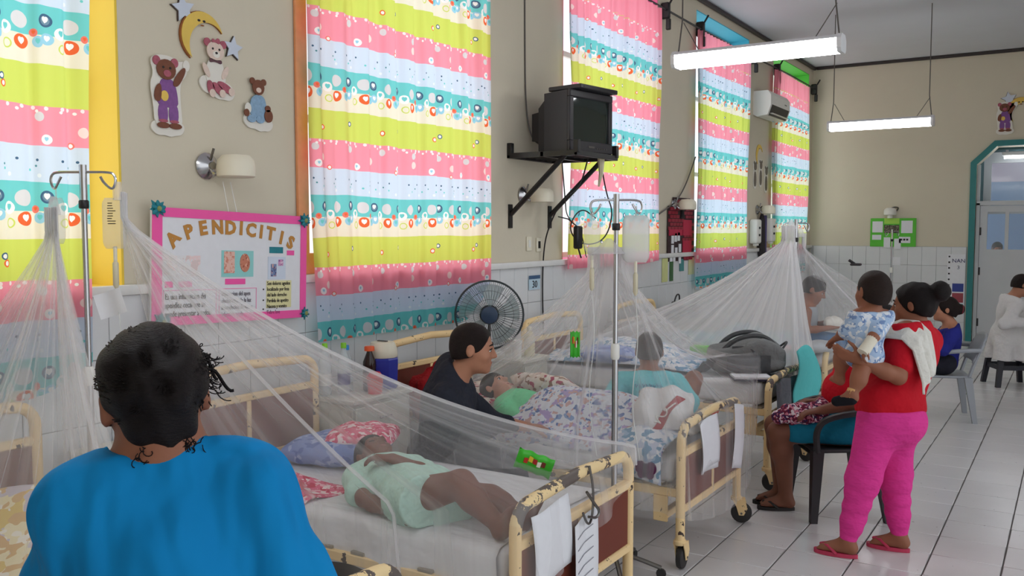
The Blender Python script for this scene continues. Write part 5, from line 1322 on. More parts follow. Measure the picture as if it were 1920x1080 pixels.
def stool(c, m, label, zs=0.45, w_=0.34, rot=0.2):
    t = thing('plastic_stool', label, 'stool', (c[0], c[1], 0), rot)
    MB().bb((-w_/2*0.85, -w_/2*0.85, zs-0.03), (w_/2*0.85, w_/2*0.85, zs), 0.012, 2).build('seat', m, t)
    for sx in (-1, 1):
        for sy in (-1, 1):
            a0, a1 = Vector((sx*w_*0.37, sy*w_*0.37, zs-0.03)), Vector((sx*w_*0.5, sy*w_*0.5, 0))
            vs = [a0+Vector((x*0.028, y*0.028, 0)) for x, y in ((-1, -1), (1, -1), (1, 1), (-1, 1))]+[a1+Vector((x*0.024, y*0.024, 0)) for x, y in ((-1, -1), (1, -1), (1, 1), (-1, 1))]
            MB().faces(vs, [(0, 1, 2, 3), (7, 6, 5, 4), (0, 4, 5, 1), (1, 5, 6, 2), (2, 6, 7, 3), (3, 7, 4, 0)]).build('leg', m, t, False)
        MB().bb((sx*w_*0.44-0.012, -w_*0.42, zs*0.42), (sx*w_*0.44+0.012, w_*0.42, zs*0.42+0.05)).build('stretcher', m, t, False)
    for sy in (-1, 1): MB().bb((-w_*0.42, sy*w_*0.44-0.012, zs*0.42), (w_*0.42, sy*w_*0.44+0.012, zs*0.42+0.05)).build('stretcher', m, t, False)
    return t
M_navp = mat('dark_navy_plastic', rgb(26, 26, 38), 0.5)
stool((-0.60, 11.48), M_navp, 'dark plastic stool under the person in the white coat', w_=0.40, rot=0.45)
stool((-2.86, 3.965), M_gryp, 'plastic stool under the man in the dark shirt', w_=0.32, rot=0.3)
# turquoise cloth and white sling beside the seated woman (hung on the bed end)
def cl(i, j): return Vector((-1.63+0.06*i+0.02*math.sin(6*j), 6.30+0.42*i*(1-0.3*j), 0.90-0.02*i-0.40*j+0.10*math.sin(PI*i)*(1-j)-0.14*i))
o = MB().grid(cl, 14, 14).build('turquoise_cloth', M_tealcl, None, True, 180); o.modifiers.new('t', 'SOLIDIFY').thickness = 0.006
tag(o, 'turquoise cloth hung beside the flaking footboard', 'cloth')

# ================================================================== MOSQUITO NETS
def net_mat(name, a0, a1, dens):
    b = MatB(name); u, v, _ = b.xyz(b.coord('UV'))
    f = b.noise(1.0, 3, 0.6, vec=b.coord('UV'), stretch=(dens, 0.5, 1))
    g = b.noise(1.0, 2, 0.5, vec=b.coord('UV'), stretch=(dens*2.6, 0.25, 1))
    pl = ((f-0.42)*3.2).clamp()*0.6+((g-0.5)*4.0).clamp()*0.5
    al = (pl*(a1-a0)+a0)
    gather = ((0.22-v)*3.0).clamp()*0.35      # cloth bunched where it is tied
    al = (al+gather).min(0.9)
    nt = b.nt
    df, tr, tp, m1, m2 = [nt.nodes.new(x) for x in ('ShaderNodeBsdfDiffuse', 'ShaderNodeBsdfTranslucent', 'ShaderNodeBsdfTransparent', 'ShaderNodeMixShader', 'ShaderNodeMixShader')]
    df.inputs[0].default_value = tr.inputs[0].default_value = rgb(246, 245, 246)
    m1.inputs[0].default_value = 0.45
    nt.links.new(df.outputs[0], m1.inputs[1]); nt.links.new(tr.outputs[0], m1.inputs[2])
    nt.links.new(al.s, m2.inputs[0]); nt.links.new(tp.outputs[0], m2.inputs[1]); nt.links.new(m1.outputs[0], m2.inputs[2]); nt.links.new(m2.outputs[0], b.out.inputs[0])
    return b.m
M_net = net_mat('mosquito_net', 0.15, 0.46, 15)
M_seam = see_through('net_seam', rgb(236, 234, 236), 0.38, 0.9)
def net(apex, rim, hang, label, m=None, sag=0.16, pleats=40, amp=0.03, r0=0.03, seed=0, NU=220, NV=46, seams=(), bunch=0.10):
    """net tied at apex, spread to the rim polygon (x, y, z), then hanging by hang[k] below each rim corner"""
    rr = random.Random(seed); a1, a2, a3 = [rr.uniform(0, 6) for _ in range(3)]
    apex = Vector(apex); R = [Vector(p) for p in rim]; n = len(R)
    Ls = [(R[(i+1) % n]-R[i]).length for i in range(n)]; T = sum(Ls); cum = [0]
    for l in Ls: cum.append(cum[-1]+l)
    def rim_at(s):
        d = (s % 1.0)*T
        for i in range(n):
            if d <= cum[i+1]+1e-9:
                k = (d-cum[i])/Ls[i]; p = R[i].lerp(R[(i+1) % n], k); h = hang[i]*(1-k)+hang[(i+1) % n]*k
                p.z -= 0.05*math.sin(PI*k)*min(1.0, Ls[i])
                return p, h
        return R[0].copy(), hang[0]
    def fn(i, j):
        s = i; p, h = rim_at(s)
        out = Vector((p.x-apex.x, p.y-apex.y, 0)); out = out.normalized() if out.length > 1e-6 else Vector((1, 0, 0))
        vr = 0.80
        wob = math.sin(2*PI*pleats*s+1.5*math.sin(2*PI*3*s+a1))+0.5*math.sin(2*PI*pleats*0.43*s+a2)
        if j <= vr:
            k = j/vr
            start = apex+out*r0*(1+0.3*math.sin(2*PI*11*s+a3))
            if k < bunch: 
                q = start+Vector((0, 0, -0.12*k/bunch)); 
                return q+out*0.006*wob
            kk = (k-bunch)/(1-bunch)
            st_ = start+Vector((0, 0, -0.12))
            q = st_.lerp(p, kk)
            dist = (p-st_).length
            q.z -= sag*dist*4*kk*(1-kk)*0.5*(0.85+0.3*math.sin(2*PI*2*s+a2))
            tang = Vector((-out.y, out.x, 0))
            q += tang*amp*wob*math.sin(PI*min(1, kk*0.9+0.1))*0.55+out*amp*0.7*wob*(0.3+0.7*kk)*min(1, 4*kk)*(1-0.6*kk)
            return q
        k = (j-vr)/(1-vr)
        q = p.copy(); q.z -= h*k
        q += out*(amp*0.5*wob*(0.4+k)+0.02*k)
        return q
    t = thing('mosquito_net', label, 'mosquito net', group='white mosquito nets')
    MB().grid(fn, NU, NV, lambda i, j: (i*T/3.0, j), True).build('mesh', m or M_net, t, True, 180)
    for s in seams:
        MB().tube([fn(s, j/30*0.98)+Vector((0, 0, 0.004)) for j in range(31)], 0.0085, 5).build('seam', M_seam, t)
    MB().tube([apex+Vector((0, 0, 0.045)), apex-Vector((0, 0, 0.03))], [0.012, r0*0.9], 8).build('tie', MATS['net_seam'], t)
    return t
h0r = hook_pt(S0, 1, 0.13); h0l = hook_pt(S0, -1, 0.13)
net(h0l-Vector((0, 0, 0.09)), [(-2.35, 1.72, 0.60), (-3.55, 2.10, 0.62), (-3.60, 0.95, 0.62), (-2.35, 0.85, 0.60)], [0.3]*4, 'white mosquito net cone hanging from the left drip stand', seed=1, seams=(0.06, 0.2), amp=0.02, sag=0.22)
net(h0r-Vector((0, 0, 0.03))+RT*0.02, [(-1.655, 2.66, 0.765), (-1.655, 3.68, 0.775), (-3.56, 3.70, 0.75), (-3.34, 2.64, 0.60)], [0.36, 0.10, 0.25, 0.3], 'white mosquito net stretched across the nearest bed and the boy in mint', seed=2, sag=0.13, pleats=26, amp=0.022, seams=(0.178, 0.90), NU=260, r0=0.02)
net((-1.97, 4.03, 1.66), [(-1.64, 4.24, 0.775), (-1.64, 5.22, 0.775), (-1.86, 6.28, 0.90), (-3.3, 6.35, 0.86), (-3.55, 5.30, 0.72), (-3.55, 4.22, 0.72)], [0.50, 0.62, 0.12, 0.1, 0.2, 0.15], 'white mosquito net draped over the two children on the middle bed', seed=3, sag=0.16, pleats=44, amp=0.03, r0=0.10, NU=320, seams=(0.30, 0.92))
net((-1.92, 7.19, 1.78), [(-1.70, 6.50, 0.76), (-1.68, 7.10, 0.74), (-3.4, 7.15, 0.95), (-3.55, 6.45, 0.80)], [0.05, 0.25, 0.1, 0.1], 'dense white mosquito net rising to a peak behind the grey backpack', seed=4, sag=0.10, pleats=34, amp=0.03, r0=0.05, m=net_mat('mosquito_net_dense', 0.40, 0.78, 18), seams=(0.02, 0.5))
net((-1.86, 7.24, 1.72), [(-1.62, 7.40, 0.80), (-1.25, 8.35, 1.08), (-2.2, 9.0, 1.05), (-3.5, 8.6, 0.9), (-3.5, 7.45, 0.9)], [0.35, 0.5, 0.3, 0.1, 0.1], 'white mosquito net over the child sitting up on the far bed', seed=5, sag=0.06, pleats=30, amp=0.025, r0=0.04, seams=(0.10,))

# ================================================================== SMALL THINGS FURTHER BACK
for y, z, lab in ((12.42, 1.72, 'white soap dispenser on the pier, left of the dark strap'), (13.12, 1.74, 'white soap dispenser on the pier, beside the far curtain')):
    t = thing('soap_dispenser', lab, 'dispenser', group='soap dispensers')
    MB().bb((XW+0.002, y-0.11, z-0.17), (XW+0.12, y+0.11, z+0.17), 0.03, 3).build('body', M_white, t)
    for dz in (0.05, -0.05): MB().bb((XW+0.119, y-0.03, z+dz-0.015), (XW+0.126, y+0.03, z+dz+0.015)).build('slot', M_ink, t, False)
    MB().bb((XW+0.04, y-0.05, z-0.20), (XW+0.1, y+0.05, z-0.168), 0.008).build('nozzle', M_white, t)
t = thing('umbrella', 'folded dark and violet umbrella hanging between the soap dispensers', 'umbrella')
MB().tube([(XW+0.06, 12.72, 2.0), (XW+0.06, 12.72, 1.88), (XW+0.06, 12.72, 1.4), (XW+0.06, 12.72, 1.3)], [0.01, 0.045, 0.06, 0.01], 8).build('canopy', M_ink, t)
MB().tube([(XW+0.06, 12.85, 1.95), (XW+0.06, 12.85, 1.42)], 0.035, 8).build('cover', mat('violet_cover', rgb(84, 74, 120), 0.6), t)
MB().tube(chaikin([(XW+0.06, 12.72, 1.98), (XW+0.06, 12.72, 2.06), (XW+0.05, 12.76, 2.08), (XW+0.02, 12.76, 2.05)], 2), 0.008, 6).build('handle', M_ink, t)
night_table(-3.80, -3.36, 8.85, 9.35, 0.80, 'cream bedside table beside the far beds')
for k, (x, y, r, lab) in enumerate(((-3.6, 9.0, 0.13, 'black handbag on the far bedside table, left one'), (-3.5, 9.25, 0.10, 'black handbag on the far bedside table, right one'))):
    t = thing('handbag', lab, 'bag', group='black handbags')
    MB().lathe([(r*0.7, 0.0), (r, 0.03), (r*0.95, r*0.9), (r*0.5, r*1.4), (0.0, r*1.45)], 14, Matrix.Translation((x, y, 0.80)) @ Matrix.Diagonal((0.6, 1, 1, 1))).build('body', M_blkp, t)
    MB().tube(chaikin([(x, y-r*0.6, 0.8+r), (x+0.02, y-r*0.4, 0.8+r*2), (x+0.02, y+r*0.4, 0.8+r*2), (x, y+r*0.6, 0.8+r)], 2), 0.008, 6).build('handle', M_blkp, t)
t = thing('duffel_bag', 'black bag pushed under the nearest bed', 'bag')
MB().bb((-2.95, 2.80, 0.005), (-2.35, 3.25, 0.26), 0.07, 3).build('body', M_blkp, t)
MB().tube(chaikin([(-2.8, 2.9, 0.25), (-2.75, 2.9, 0.30), (-2.55, 2.9, 0.30), (-2.5, 2.9, 0.25)], 2), 0.012, 6).build('handle', M_blkp, t)
t = thing('toy_ball', 'small orange red ball by the footboard of the middle bed', 'ball')
MB().ball((-1.77, 5.02, 0.70), 0.036, 14).build('ball', Mc('ball_orange', 226, 70, 36), t)
MB().tube([(-1.77+0.0365*math.cos(a), 5.02+0.0365*math.sin(a), 0.70) for a in np.linspace(0, 2*PI, 17)[:-1]], 0.002, 4, True).build('seam', Mc('ball_seam', 150, 40, 24), t)
t = thing('clip', 'small black clip on the slanting edge of the far net', 'clip')
MB().bb((-1.56, 7.63, 1.455), (-1.48, 7.70, 1.475), 0.006).build('jaw', M_ink, t)
MB().tube([(-1.53, 7.66, 1.47), (-1.57, 7.64, 1.50)], 0.012, 6).build('grip', M_ink, t)
# ================================================================== PEOPLE: smooth bodies from blended shapes
def n3(v):
    v = np.asarray(v, float); return v/np.linalg.norm(v)
class Body:
    def __init__(s, vox=0.008): s.v = vox; s.ops = []
    def cap(s, a, b, ra, rb=None, k=0.02, op='u'): s.ops.append((op, 'c', np.array(a, float), np.array(b, float), ra, ra if rb is None else rb, k)); return s
    def ell(s, c, r, R=None, k=0.02, op='u'): s.ops.append((op, 'e', np.array(c, float), np.array(r, float), np.eye(3) if R is None else np.array(R, float), 0, k)); return s
    def cut(s, p, n): s.ops.append(('i', 'p', np.array(p, float), n3(n), 0, 0, 0)); return s
    def add(s, ops, inflate=0.0):
        for o in ops:
            o = list(o)
            if o[1] == 'c': o[4] += inflate; o[5] += inflate
            elif o[1] == 'e': o[3] = o[3]+inflate
            s.ops.append(tuple(o))
        return s
    def mesh(s, name, m, jitter=None):
        lo, hi = np.full(3, 1e9), np.full(3, -1e9); bbs = []
        for o in s.ops:
            if o[1] == 'c':
                r = max(o[4], o[5]); l, h = np.minimum(o[2], o[3])-r, np.maximum(o[2], o[3])+r
            elif o[1] == 'e':
                e = np.sqrt(((o[4]*o[3][None, :])**2).sum(1)); l, h = o[2]-e, o[2]+e
            else: bbs.append(None); continue
            bbs.append((l, h))
            if o[0] == 'u': lo, hi = np.minimum(lo, l), np.maximum(hi, h)
        v = s.v; lo = lo-3*v; n = np.ceil((hi+3*v-lo)/v).astype(int)+1
        F = np.full(tuple(n), 1.0, np.float32)
        ax = [lo[i]+v*np.arange(n[i]) for i in range(3)]
        for o, bb in zip(s.ops, bbs):
            if o[1] == 'p':
                d = (ax[0][:, None, None]-o[2][0])*o[3][0]+(ax[1][None, :, None]-o[2][1])*o[3][1]+(ax[2][None, None, :]-o[2][2])*o[3][2]
                F = np.maximum(F, d.astype(np.float32)); continue
            mg = o[6]+3*v
            i0 = np.clip(np.floor((bb[0]-mg-lo)/v).astype(int), 0, n); i1 = np.clip(np.ceil((bb[1]+mg-lo)/v).astype(int)+1, 0, n)
            if (i1 <= i0).any(): continue
            sl = tuple(slice(a, b_) for a, b_ in zip(i0, i1))
            X, Y, Z = [ax[i][i0[i]:i1[i]] for i in range(3)]
            P = np.stack(np.broadcast_arrays(X[:, None, None], Y[None, :, None], Z[None, None, :]), -1)
            if o[1] == 'c':
                ba = o[3]-o[2]; q = P-o[2]; t = np.clip((q@ba)/max(ba@ba, 1e-12), 0, 1)
                d = np.linalg.norm(q-t[..., None]*ba, axis=-1)-(o[4]+(o[5]-o[4])*t)
            else:
                q = (P-o[2])@o[4]; k0 = np.linalg.norm(q/o[3], axis=-1); k1 = np.linalg.norm(q/o[3]**2, axis=-1)
                d = k0*(k0-1)/np.maximum(k1, 1e-9)
            G = F[sl]
            if o[0] == 'u':
                h = np.maximum(o[6]-np.abs(G-d), 0)/max(o[6], 1e-6); F[sl] = np.minimum(G, d)-h*h*o[6]/4
            elif o[0] == 's':
                h = np.maximum(o[6]-np.abs(G+d), 0)/max(o[6], 1e-6); F[sl] = np.maximum(G, -d)+h*h*o[6]/4
        if jitter is not None: F = F+jitter(ax).astype(np.float32)
        # surface nets
        S = F < 0
        A = S[:-1, :-1, :-1].astype(np.int8); cnt = np.zeros_like(A)
        for dx in (0, 1):
            for dy in (0, 1):
                for dz in (0, 1): cnt += S[dx:n[0]-1+dx, dy:n[1]-1+dy, dz:n[2]-1+dz]
        ci = np.argwhere((cnt > 0) & (cnt < 8)); idx = -np.ones(A.shape, np.int32); idx[tuple(ci.T)] = np.arange(len(ci))
        acc = np.zeros((len(ci), 3)); num = np.zeros(len(ci))
        for axis in range(3):
            o1, o2 = [a for a in range(3) if a != axis]
            for p in (0, 1):
                for q in (0, 1):
                    off = np.zeros(3, int); off[o1] = p; off[o2] = q
                    a = ci+off; b_ = a.copy(); b_[:, axis] += 1
                    fa, fb = F[tuple(a.T)], F[tuple(b_.T)]; mk = (fa < 0) != (fb < 0)
                    t = fa[mk]/(fa[mk]-fb[mk]); pt_ = a[mk].astype(float); pt_[:, axis] += t
                    acc[mk] += pt_; num[mk] += 1
        V_ = lo+v*(acc/num[:, None]); quads = []
        for axis in range(3):
            o1, o2 = [(1, 2), (2, 0), (0, 1)][axis]
            sa = [slice(None)]*3; sb = [slice(None)]*3; sa[axis] = slice(0, -1); sb[axis] = slice(1, None)
            E_ = np.argwhere(S[tuple(sa)] != S[tuple(sb)])
            ok = (E_[:, o1] > 0) & (E_[:, o2] > 0) & (E_[:, o1] < n[o1]-1) & (E_[:, o2] < n[o2]-1); E_ = E_[ok]
            f = []
            for p, q in ((1, 1), (0, 1), (0, 0), (1, 0)):
                c = E_.copy(); c[:, o1] -= p; c[:, o2] -= q; f.append(idx[tuple(c.T)])
            f = np.stack(f, 1); fl = S[tuple(E_.T)]
            f[~fl] = f[~fl][:, ::-1]; quads.append(f)
        Q = np.concatenate(quads); Q = Q[(Q >= 0).all(1)]
        # light smoothing
        for _ in range(2):
            ac = np.zeros_like(V_); nm = np.zeros(len(V_))
            for i in range(4):
                a, b_ = Q[:, i], Q[:, (i+1) % 4]
                np.add.at(ac, a, V_[b_]); np.add.at(nm, a, 1)
            V_ = 0.5*V_+0.5*ac/np.maximum(nm, 1)[:, None]
        me = bpy.data.meshes.new(name); me.from_pydata(V_.tolist(), [], Q.tolist()); me.update()
        me.materials.append(m); me.polygons.foreach_set('use_smooth', [True]*len(me.polygons))
        return me
    def build(s, name, m, parent, jitter=None): return link(name, s.mesh(name, m, jitter), parent)

def axes(f, u):
    """columns right, forward, up"""
    f = n3(f); u = np.asarray(u, float); u = n3(u-f*(u@f)); r = np.cross(f, u)
    return np.stack([r, f, u], 1)
def lerp(a, b_, t): return np.asarray(a, float)*(1-t)+np.asarray(b_, float)*t
def seg_cap(a, b_, ra, rb, k=0.02): return ('u', 'c', np.array(a, float), np.array(b_, float), ra, rb, k)
def seg_ell(c, r, R=None, k=0.02, op='u'): return (op, 'e', np.array(c, float), np.array(r, float), np.eye(3) if R is None else np.array(R, float), 0, k)

class Fig:
    def __init__(s, sc=1.0): s.sc = sc; s.seg = {}
    def head(s, c, f, u, k=1.0, nose=1.0, round_=0.0):
        A = axes(f, u); c = np.array(c, float); s.H = (A, c, k); L = lambda x, y, z: c+A@(np.array([x, y, z])*k)
        o = [seg_ell(L(0, -0.012, 0.03), np.array([0.074, 0.093, 0.083])*k, A, 0.02*k),
             seg_ell(L(0, 0.028, -0.03), np.array([0.060+0.006*round_, 0.060, 0.080])*k, A, 0.03*k),
             seg_ell(L(0, 0.035, -0.072), np.array([0.047+0.008*round_, 0.045, 0.038])*k, A, 0.02*k),
             seg_ell(L(0, 0.068, -0.096+0.004*round_), np.array([0.022, 0.018, 0.017])*k, A, 0.02*k),
             seg_cap(L(-0.034, 0.074, 0.016), L(0.034, 0.074, 0.016), 0.014*k, 0.014*k, 0.015*k),
             seg_cap(L(0, 0.087, 0.008), L(0, 0.087+0.020*nose, -0.028), 0.008*k, 0.0125*k, 0.012*k),
             seg_ell(L(-0.013, 0.092, -0.031), np.array([0.009]*3)*k, A, 0.008*k), seg_ell(L(0.013, 0.092, -0.031), np.array([0.009]*3)*k, A, 0.008*k),
             seg_cap(L(-0.018, 0.079, -0.058), L(0.018, 0.079, -0.058), 0.010*k, 0.010*k, 0.008*k), seg_cap(L(-0.015, 0.080, -0.070), L(0.015, 0.080, -0.070), 0.010*k, 0.010*k, 0.008*k),
             seg_ell(L(-0.04, 0.055, -0.03), np.array([0.022, 0.025, 0.022])*k, A, 0.02*k), seg_ell(L(0.04, 0.055, -0.03), np.array([0.022, 0.025, 0.022])*k, A, 0.02*k)]
        for e in (-1, 1):
            o.append(seg_ell(L(e*0.032, 0.096, 0.001), np.array([0.016, 0.013, 0.010])*k, A, 0.012*k, 's'))
            o.append(seg_ell(L(e*0.077, -0.010, -0.004), np.array([0.010, 0.019, 0.031])*k, A, 0.01*k))
            o.append(seg_ell(L(e*0.087, -0.004, 0.0), np.array([0.006, 0.010, 0.017])*k, A, 0.006*k, 's'))
        s.seg['head'] = o
        return s
    def neck(s, base, r=0.052):
        A, c, k = s.H; s.seg['neck'] = [seg_cap(np.array(base, float), c+A@(np.array([0, -0.018, -0.06])*k), r*1.12, r, 0.03)]
        s.nb = np.array(base, float); return s
    def torso(s, pel, nb, fwd, w_=1.0, d=1.0, belly=0.0, sh=None, bust=0.0):
        pel, nb = np.array(pel, float), np.array(nb, float); u = n3(nb-pel); A = axes(fwd, u) if abs(n3(fwd)@u) < 0.99 else axes((1, 0, 0), u)
        # keep the spine as up and derive forward from it
        f = np.asarray(fwd, float); f = n3(f-u*(f@u)); r = np.cross(f, u); A = np.stack([r, f, u], 1); s.A = A
        L = np.linalg.norm(nb-pel); k = L/0.50; P = lambda x, y, t: pel+u*L*t+r*x*k+f*y*k
        o = [seg_ell(P(0, 0, 0.02), np.array([0.165*w_, 0.120*d, 0.13])*k, A, 0.05), seg_ell(P(0, 0.005+belly*0.5, 0.36), np.array([0.135*w_, (0.098+belly)*d, 0.16])*k, A, 0.06),
             seg_ell(P(0, 0.0, 0.70), np.array([0.150*w_, 0.108*d, 0.17])*k, A, 0.06), seg_cap(P(-0.10*w_, -0.01, 0.90), P(0.10*w_, -0.01, 0.90), 0.062*k, 0.062*k, 0.05), seg_cap(P(0, 0, 0.8), P(0, 0, 1.0), 0.075*k, 0.055*k, 0.04),
             seg_cap(P(-0.025, -0.02, 1.03), P(-0.13*w_, -0.015, 0.93), 0.036*k, 0.048*k, 0.04), seg_cap(P(0.025, -0.02, 1.03), P(0.13*w_, -0.015, 0.93), 0.036*k, 0.048*k, 0.04)]
        if bust:
            for e in (-1, 1): o.append(seg_ell(P(e*0.07, 0.10*d, 0.66), np.array([0.062, 0.05, 0.06])*k*bust, A, 0.04))
        s.seg['torso'] = o; s.pel, s.P = pel, P
        return s
    def arm(s, side, sh, el, wr, r=1.0, hd=None, pn=(0, 0, -1), curl=0.5, hand=True, th=None, hs=1.0):
        sh, el, wr = [np.array(p, float) for p in (sh, el, wr)]; k = s.sc
        s.seg['uarm'+side] = [seg_cap(sh, el, 0.050*r*k, 0.038*r*k, 0.03)]
        s.seg['farm'+side] = [seg_cap(el, lerp(el, wr, 0.35), 0.037*r*k, 0.038*r*k, 0.02), seg_cap(lerp(el, wr, 0.35), wr, 0.038*r*k, 0.025*r*k, 0.02)]
        s.jt = getattr(s, 'jt', {}); s.jt['arm'+side] = (sh, el, wr)
        if hand:
            d = n3(hd) if hd is not None else n3(wr-el); nrm = np.array(pn, float); nrm = n3(nrm-d*(nrm@d)); lat = np.cross(d, nrm)
            if th is not None and lat@np.array(th, float) < 0: lat = -lat
            z = k*hs; o = []
            for off, ln in ((0.026, 0.068), (0.009, 0.078), (-0.009, 0.072), (-0.025, 0.056)):
                kn = wr+d*0.085*z+lat*off*z
                o.append(seg_cap(wr+d*0.012*z+lat*off*0.55*z, kn, 0.014*z, 0.0115*z, 0.012))
                dd = d; p = kn
                for q, fr in enumerate((0.45, 0.32, 0.23)):
                    ang = curl*(0.7, 1.0, 0.7)[q]; nd = n3(dd*math.cos(ang)+np.cross(np.cross(dd, nrm), dd)*0+ (nrm if q == 0 else n3(nrm-d*0))*0)
                    # rotate dd towards the palm normal about lat
                    axv = np.cross(dd, nrm) if q == 0 else axv
                    axv = n3(axv); nd = dd*math.cos(ang)+np.cross(axv, dd)*math.sin(ang)
                    p2 = p+nd*ln*fr*z; o.append(seg_cap(p, p2, (0.0098-0.0008*q)*z, (0.009-0.0008*q)*z, 0.004)); p, dd = p2, nd
            b0 = wr+d*0.02*z+lat*0.016*z; b1 = b0+(d*0.55+lat*0.75+nrm*0.35)*0.045*z; b2 = b1+n3(d*0.85+lat*0.3+nrm*0.45)*0.034*z; b3 = b2+n3(d*0.9+nrm*0.5)*0.026*z
            o += [seg_cap(b0, b1, 0.015*z, 0.0118*z, 0.01), seg_cap(b1, b2, 0.0112*z, 0.010*z, 0.005), seg_cap(b2, b3, 0.010*z, 0.0085*z, 0.005)]
            s.seg['hand'+side] = o
        return s
    def leg(s, side, hp, kn, an, toe, r=1.0, barefoot=True):
        hp, kn, an, toe = [np.array(p, float) for p in (hp, kn, an, toe)]; k = s.sc*r
        s.seg['thigh'+side] = [seg_cap(hp, kn, 0.085*k, 0.056*k, 0.04)]
        bk = n3(np.cross(np.cross(n3(toe-an), n3(an-kn)), n3(an-kn))) if np.linalg.norm(np.cross(n3(toe-an), n3(an-kn))) > 0.1 else np.zeros(3)
        m = lerp(kn, an, 0.3)
        s.seg['shin'+side] = [seg_cap(kn, m, 0.052*k, 0.053*k, 0.03), seg_cap(m+bk*0.012, an, 0.052*k, 0.033*k, 0.03)]
        fd = n3(toe-an); up = np.array([0, 0, 1.0]); heel = an-fd*0.03*s.sc-np.array([0, 0, 0.0]); heel = an+np.array([0, 0, -0.045*s.sc])-fd*0.025*s.sc if abs(fd[2]) < 0.8 else an-fd*0.02
        ft = [seg_cap(heel, an, 0.028*s.sc, 0.032*s.sc, 0.02)]
        lat = np.cross(fd, n3(an-kn)); lat = n3(lat) if np.linalg.norm(lat) > 1e-3 else np.array([1.0, 0, 0])
        for off in (-0.018, 0.016): ft.append(seg_cap(heel+lat*off*0.5*s.sc, toe+lat*off*s.sc, 0.027*s.sc, 0.020*s.sc, 0.02))
        ft.append(seg_cap(an, lerp(an, toe, 0.7), 0.032*s.sc, 0.020*s.sc, 0.03))
        for i, off in enumerate((-0.03, -0.016, -0.002, 0.012, 0.026)):
            tp_ = toe+lat*off*s.sc; ft.append(seg_cap(tp_, tp_+fd*0.026*s.sc, 0.0095*s.sc, 0.0085*s.sc, 0.004))
        s.seg['foot'+side] = ft; s.jt = getattr(s, 'jt', {}); s.jt['leg'+side] = (hp, kn, an, toe)
        return s
    def body(s, m, parent, vox=0.007, skip=()):
        b_ = Body(vox)
        order = ['torso', 'neck', 'uarmL', 'uarmR', 'farmL', 'farmR', 'thighL', 'thighR', 'shinL', 'shinR', 'footL', 'footR', 'head', 'handL', 'handR']
        for k in order:
            if k in s.seg and k not in skip: b_.add(s.seg[k])
        return b_.build('body', m, parent)
    def garment(s, name, m, parent, segs, infl=0.012, cuts=(), extra=(), vox=0.009, jitter=None, part=()):
        b_ = Body(vox)
        for k in segs: b_.add(s.seg[k], infl)
        for e in extra: b_.ops.append(e)
        for p, n in cuts: b_.cut(p, n)
        return b_.build(name, m, parent, jitter)
    def hl(s, x, y, z): A, c, k = s.H; return c+A@(np.array([x, y, z])*k)
    def face(s, parent, closed=False, brow=rgb(30, 20, 18), lip=rgb(150, 84, 76), lips=True):
        A, c, k = s.H
        for e in (-1, 1):
            MB().tube([s.hl(e*0.014, 0.0885, 0.022), s.hl(e*0.032, 0.088, 0.028), s.hl(e*0.05, 0.076, 0.022)], [0.003*k, 0.0042*k, 0.002*k], 6).build('eyebrow', mat('brow_%.2f' % brow[0], brow, 0.9, var=0), parent)
            Mx = Matrix(A.tolist()).to_4x4()
            if closed: MB().tube([s.hl(e*0.02, 0.0835, -0.002), s.hl(e*0.032, 0.0855, -0.006), s.hl(e*0.045, 0.078, -0.002)], 0.0022*k, 5).build('eyelash', mat('lash', rgb(28, 18, 16), 0.9, var=0), parent)
            else:
                eye = MB().ball(s.hl(e*0.031, 0.0745, 0.0), (0.0118*k, 0.0118*k, 0.0085*k), 12, Mx).build('eye', mat('eye_white', rgb(226, 220, 214), 0.25, var=0), parent)
                MB().ball(s.hl(e*0.031, 0.0822, -0.001), (0.0068*k, 0.0048*k, 0.0068*k), 10, Mx).build('iris', mat('iris_dark', rgb(30, 20, 16), 0.15, var=0), eye)
                MB().tube([s.hl(e*0.019, 0.082, 0.004), s.hl(e*0.031, 0.0885, 0.0085), s.hl(e*0.045, 0.079, 0.003)], 0.0026*k, 5).build('eyelid', mat('lash', rgb(28, 18, 16), 0.9, var=0), parent)
        if lips:
            lm = mat('lip_%.2f' % lip[0], lip, 0.5, var=0)
            MB().tube([s.hl(-0.021, 0.081, -0.063), s.hl(-0.008, 0.0895, -0.060), s.hl(0.008, 0.0895, -0.060), s.hl(0.021, 0.081, -0.063)], [0.002*k, 0.0045*k, 0.0045*k, 0.002*k], 6).build('lips', lm, parent)
def skin(name, r, g, b_):
    if name in MATS: return MATS[name]
    m = MatB(name); f = m.noise(9, 3); m.base(m.mix(f, rgb(r*0.9, g*0.87, b_*0.85), rgb(min(255, r*1.06), min(255, g*1.05), min(255, b_*1.05))))
    m.set(0.55, spec=0.35); m.bump(m.noise(140, 2), 0.06, 0.004); return m.m
def hair_mat(name, r, g, b_, st=(1, 1, 6)):
    if name in MATS: return MATS[name]
    m = MatB(name); f = m.noise(60, 3, 0.6, stretch=st); m.base(m.mix(f, rgb(r*0.5, g*0.5, b_*0.5), rgb(r*1.25, g*1.25, b_*1.25))); m.set(0.55, spec=0.18)
    m.bump(m.noise(110, 3, 0.6, stretch=st), 0.5, 0.01); return m.m
def lumpy(amp, freq, ph=0.0):
    return lambda ax: amp*(np.sin(ax[0]*freq+ph)[:, None, None]*np.sin(ax[1]*freq*1.1+1.3)[None, :, None]+np.sin(ax[2]*freq*0.9+ph)[None, None, :]*np.sin(ax[0]*freq*1.3+ax[0]*0)[:, None, None]*0.7)
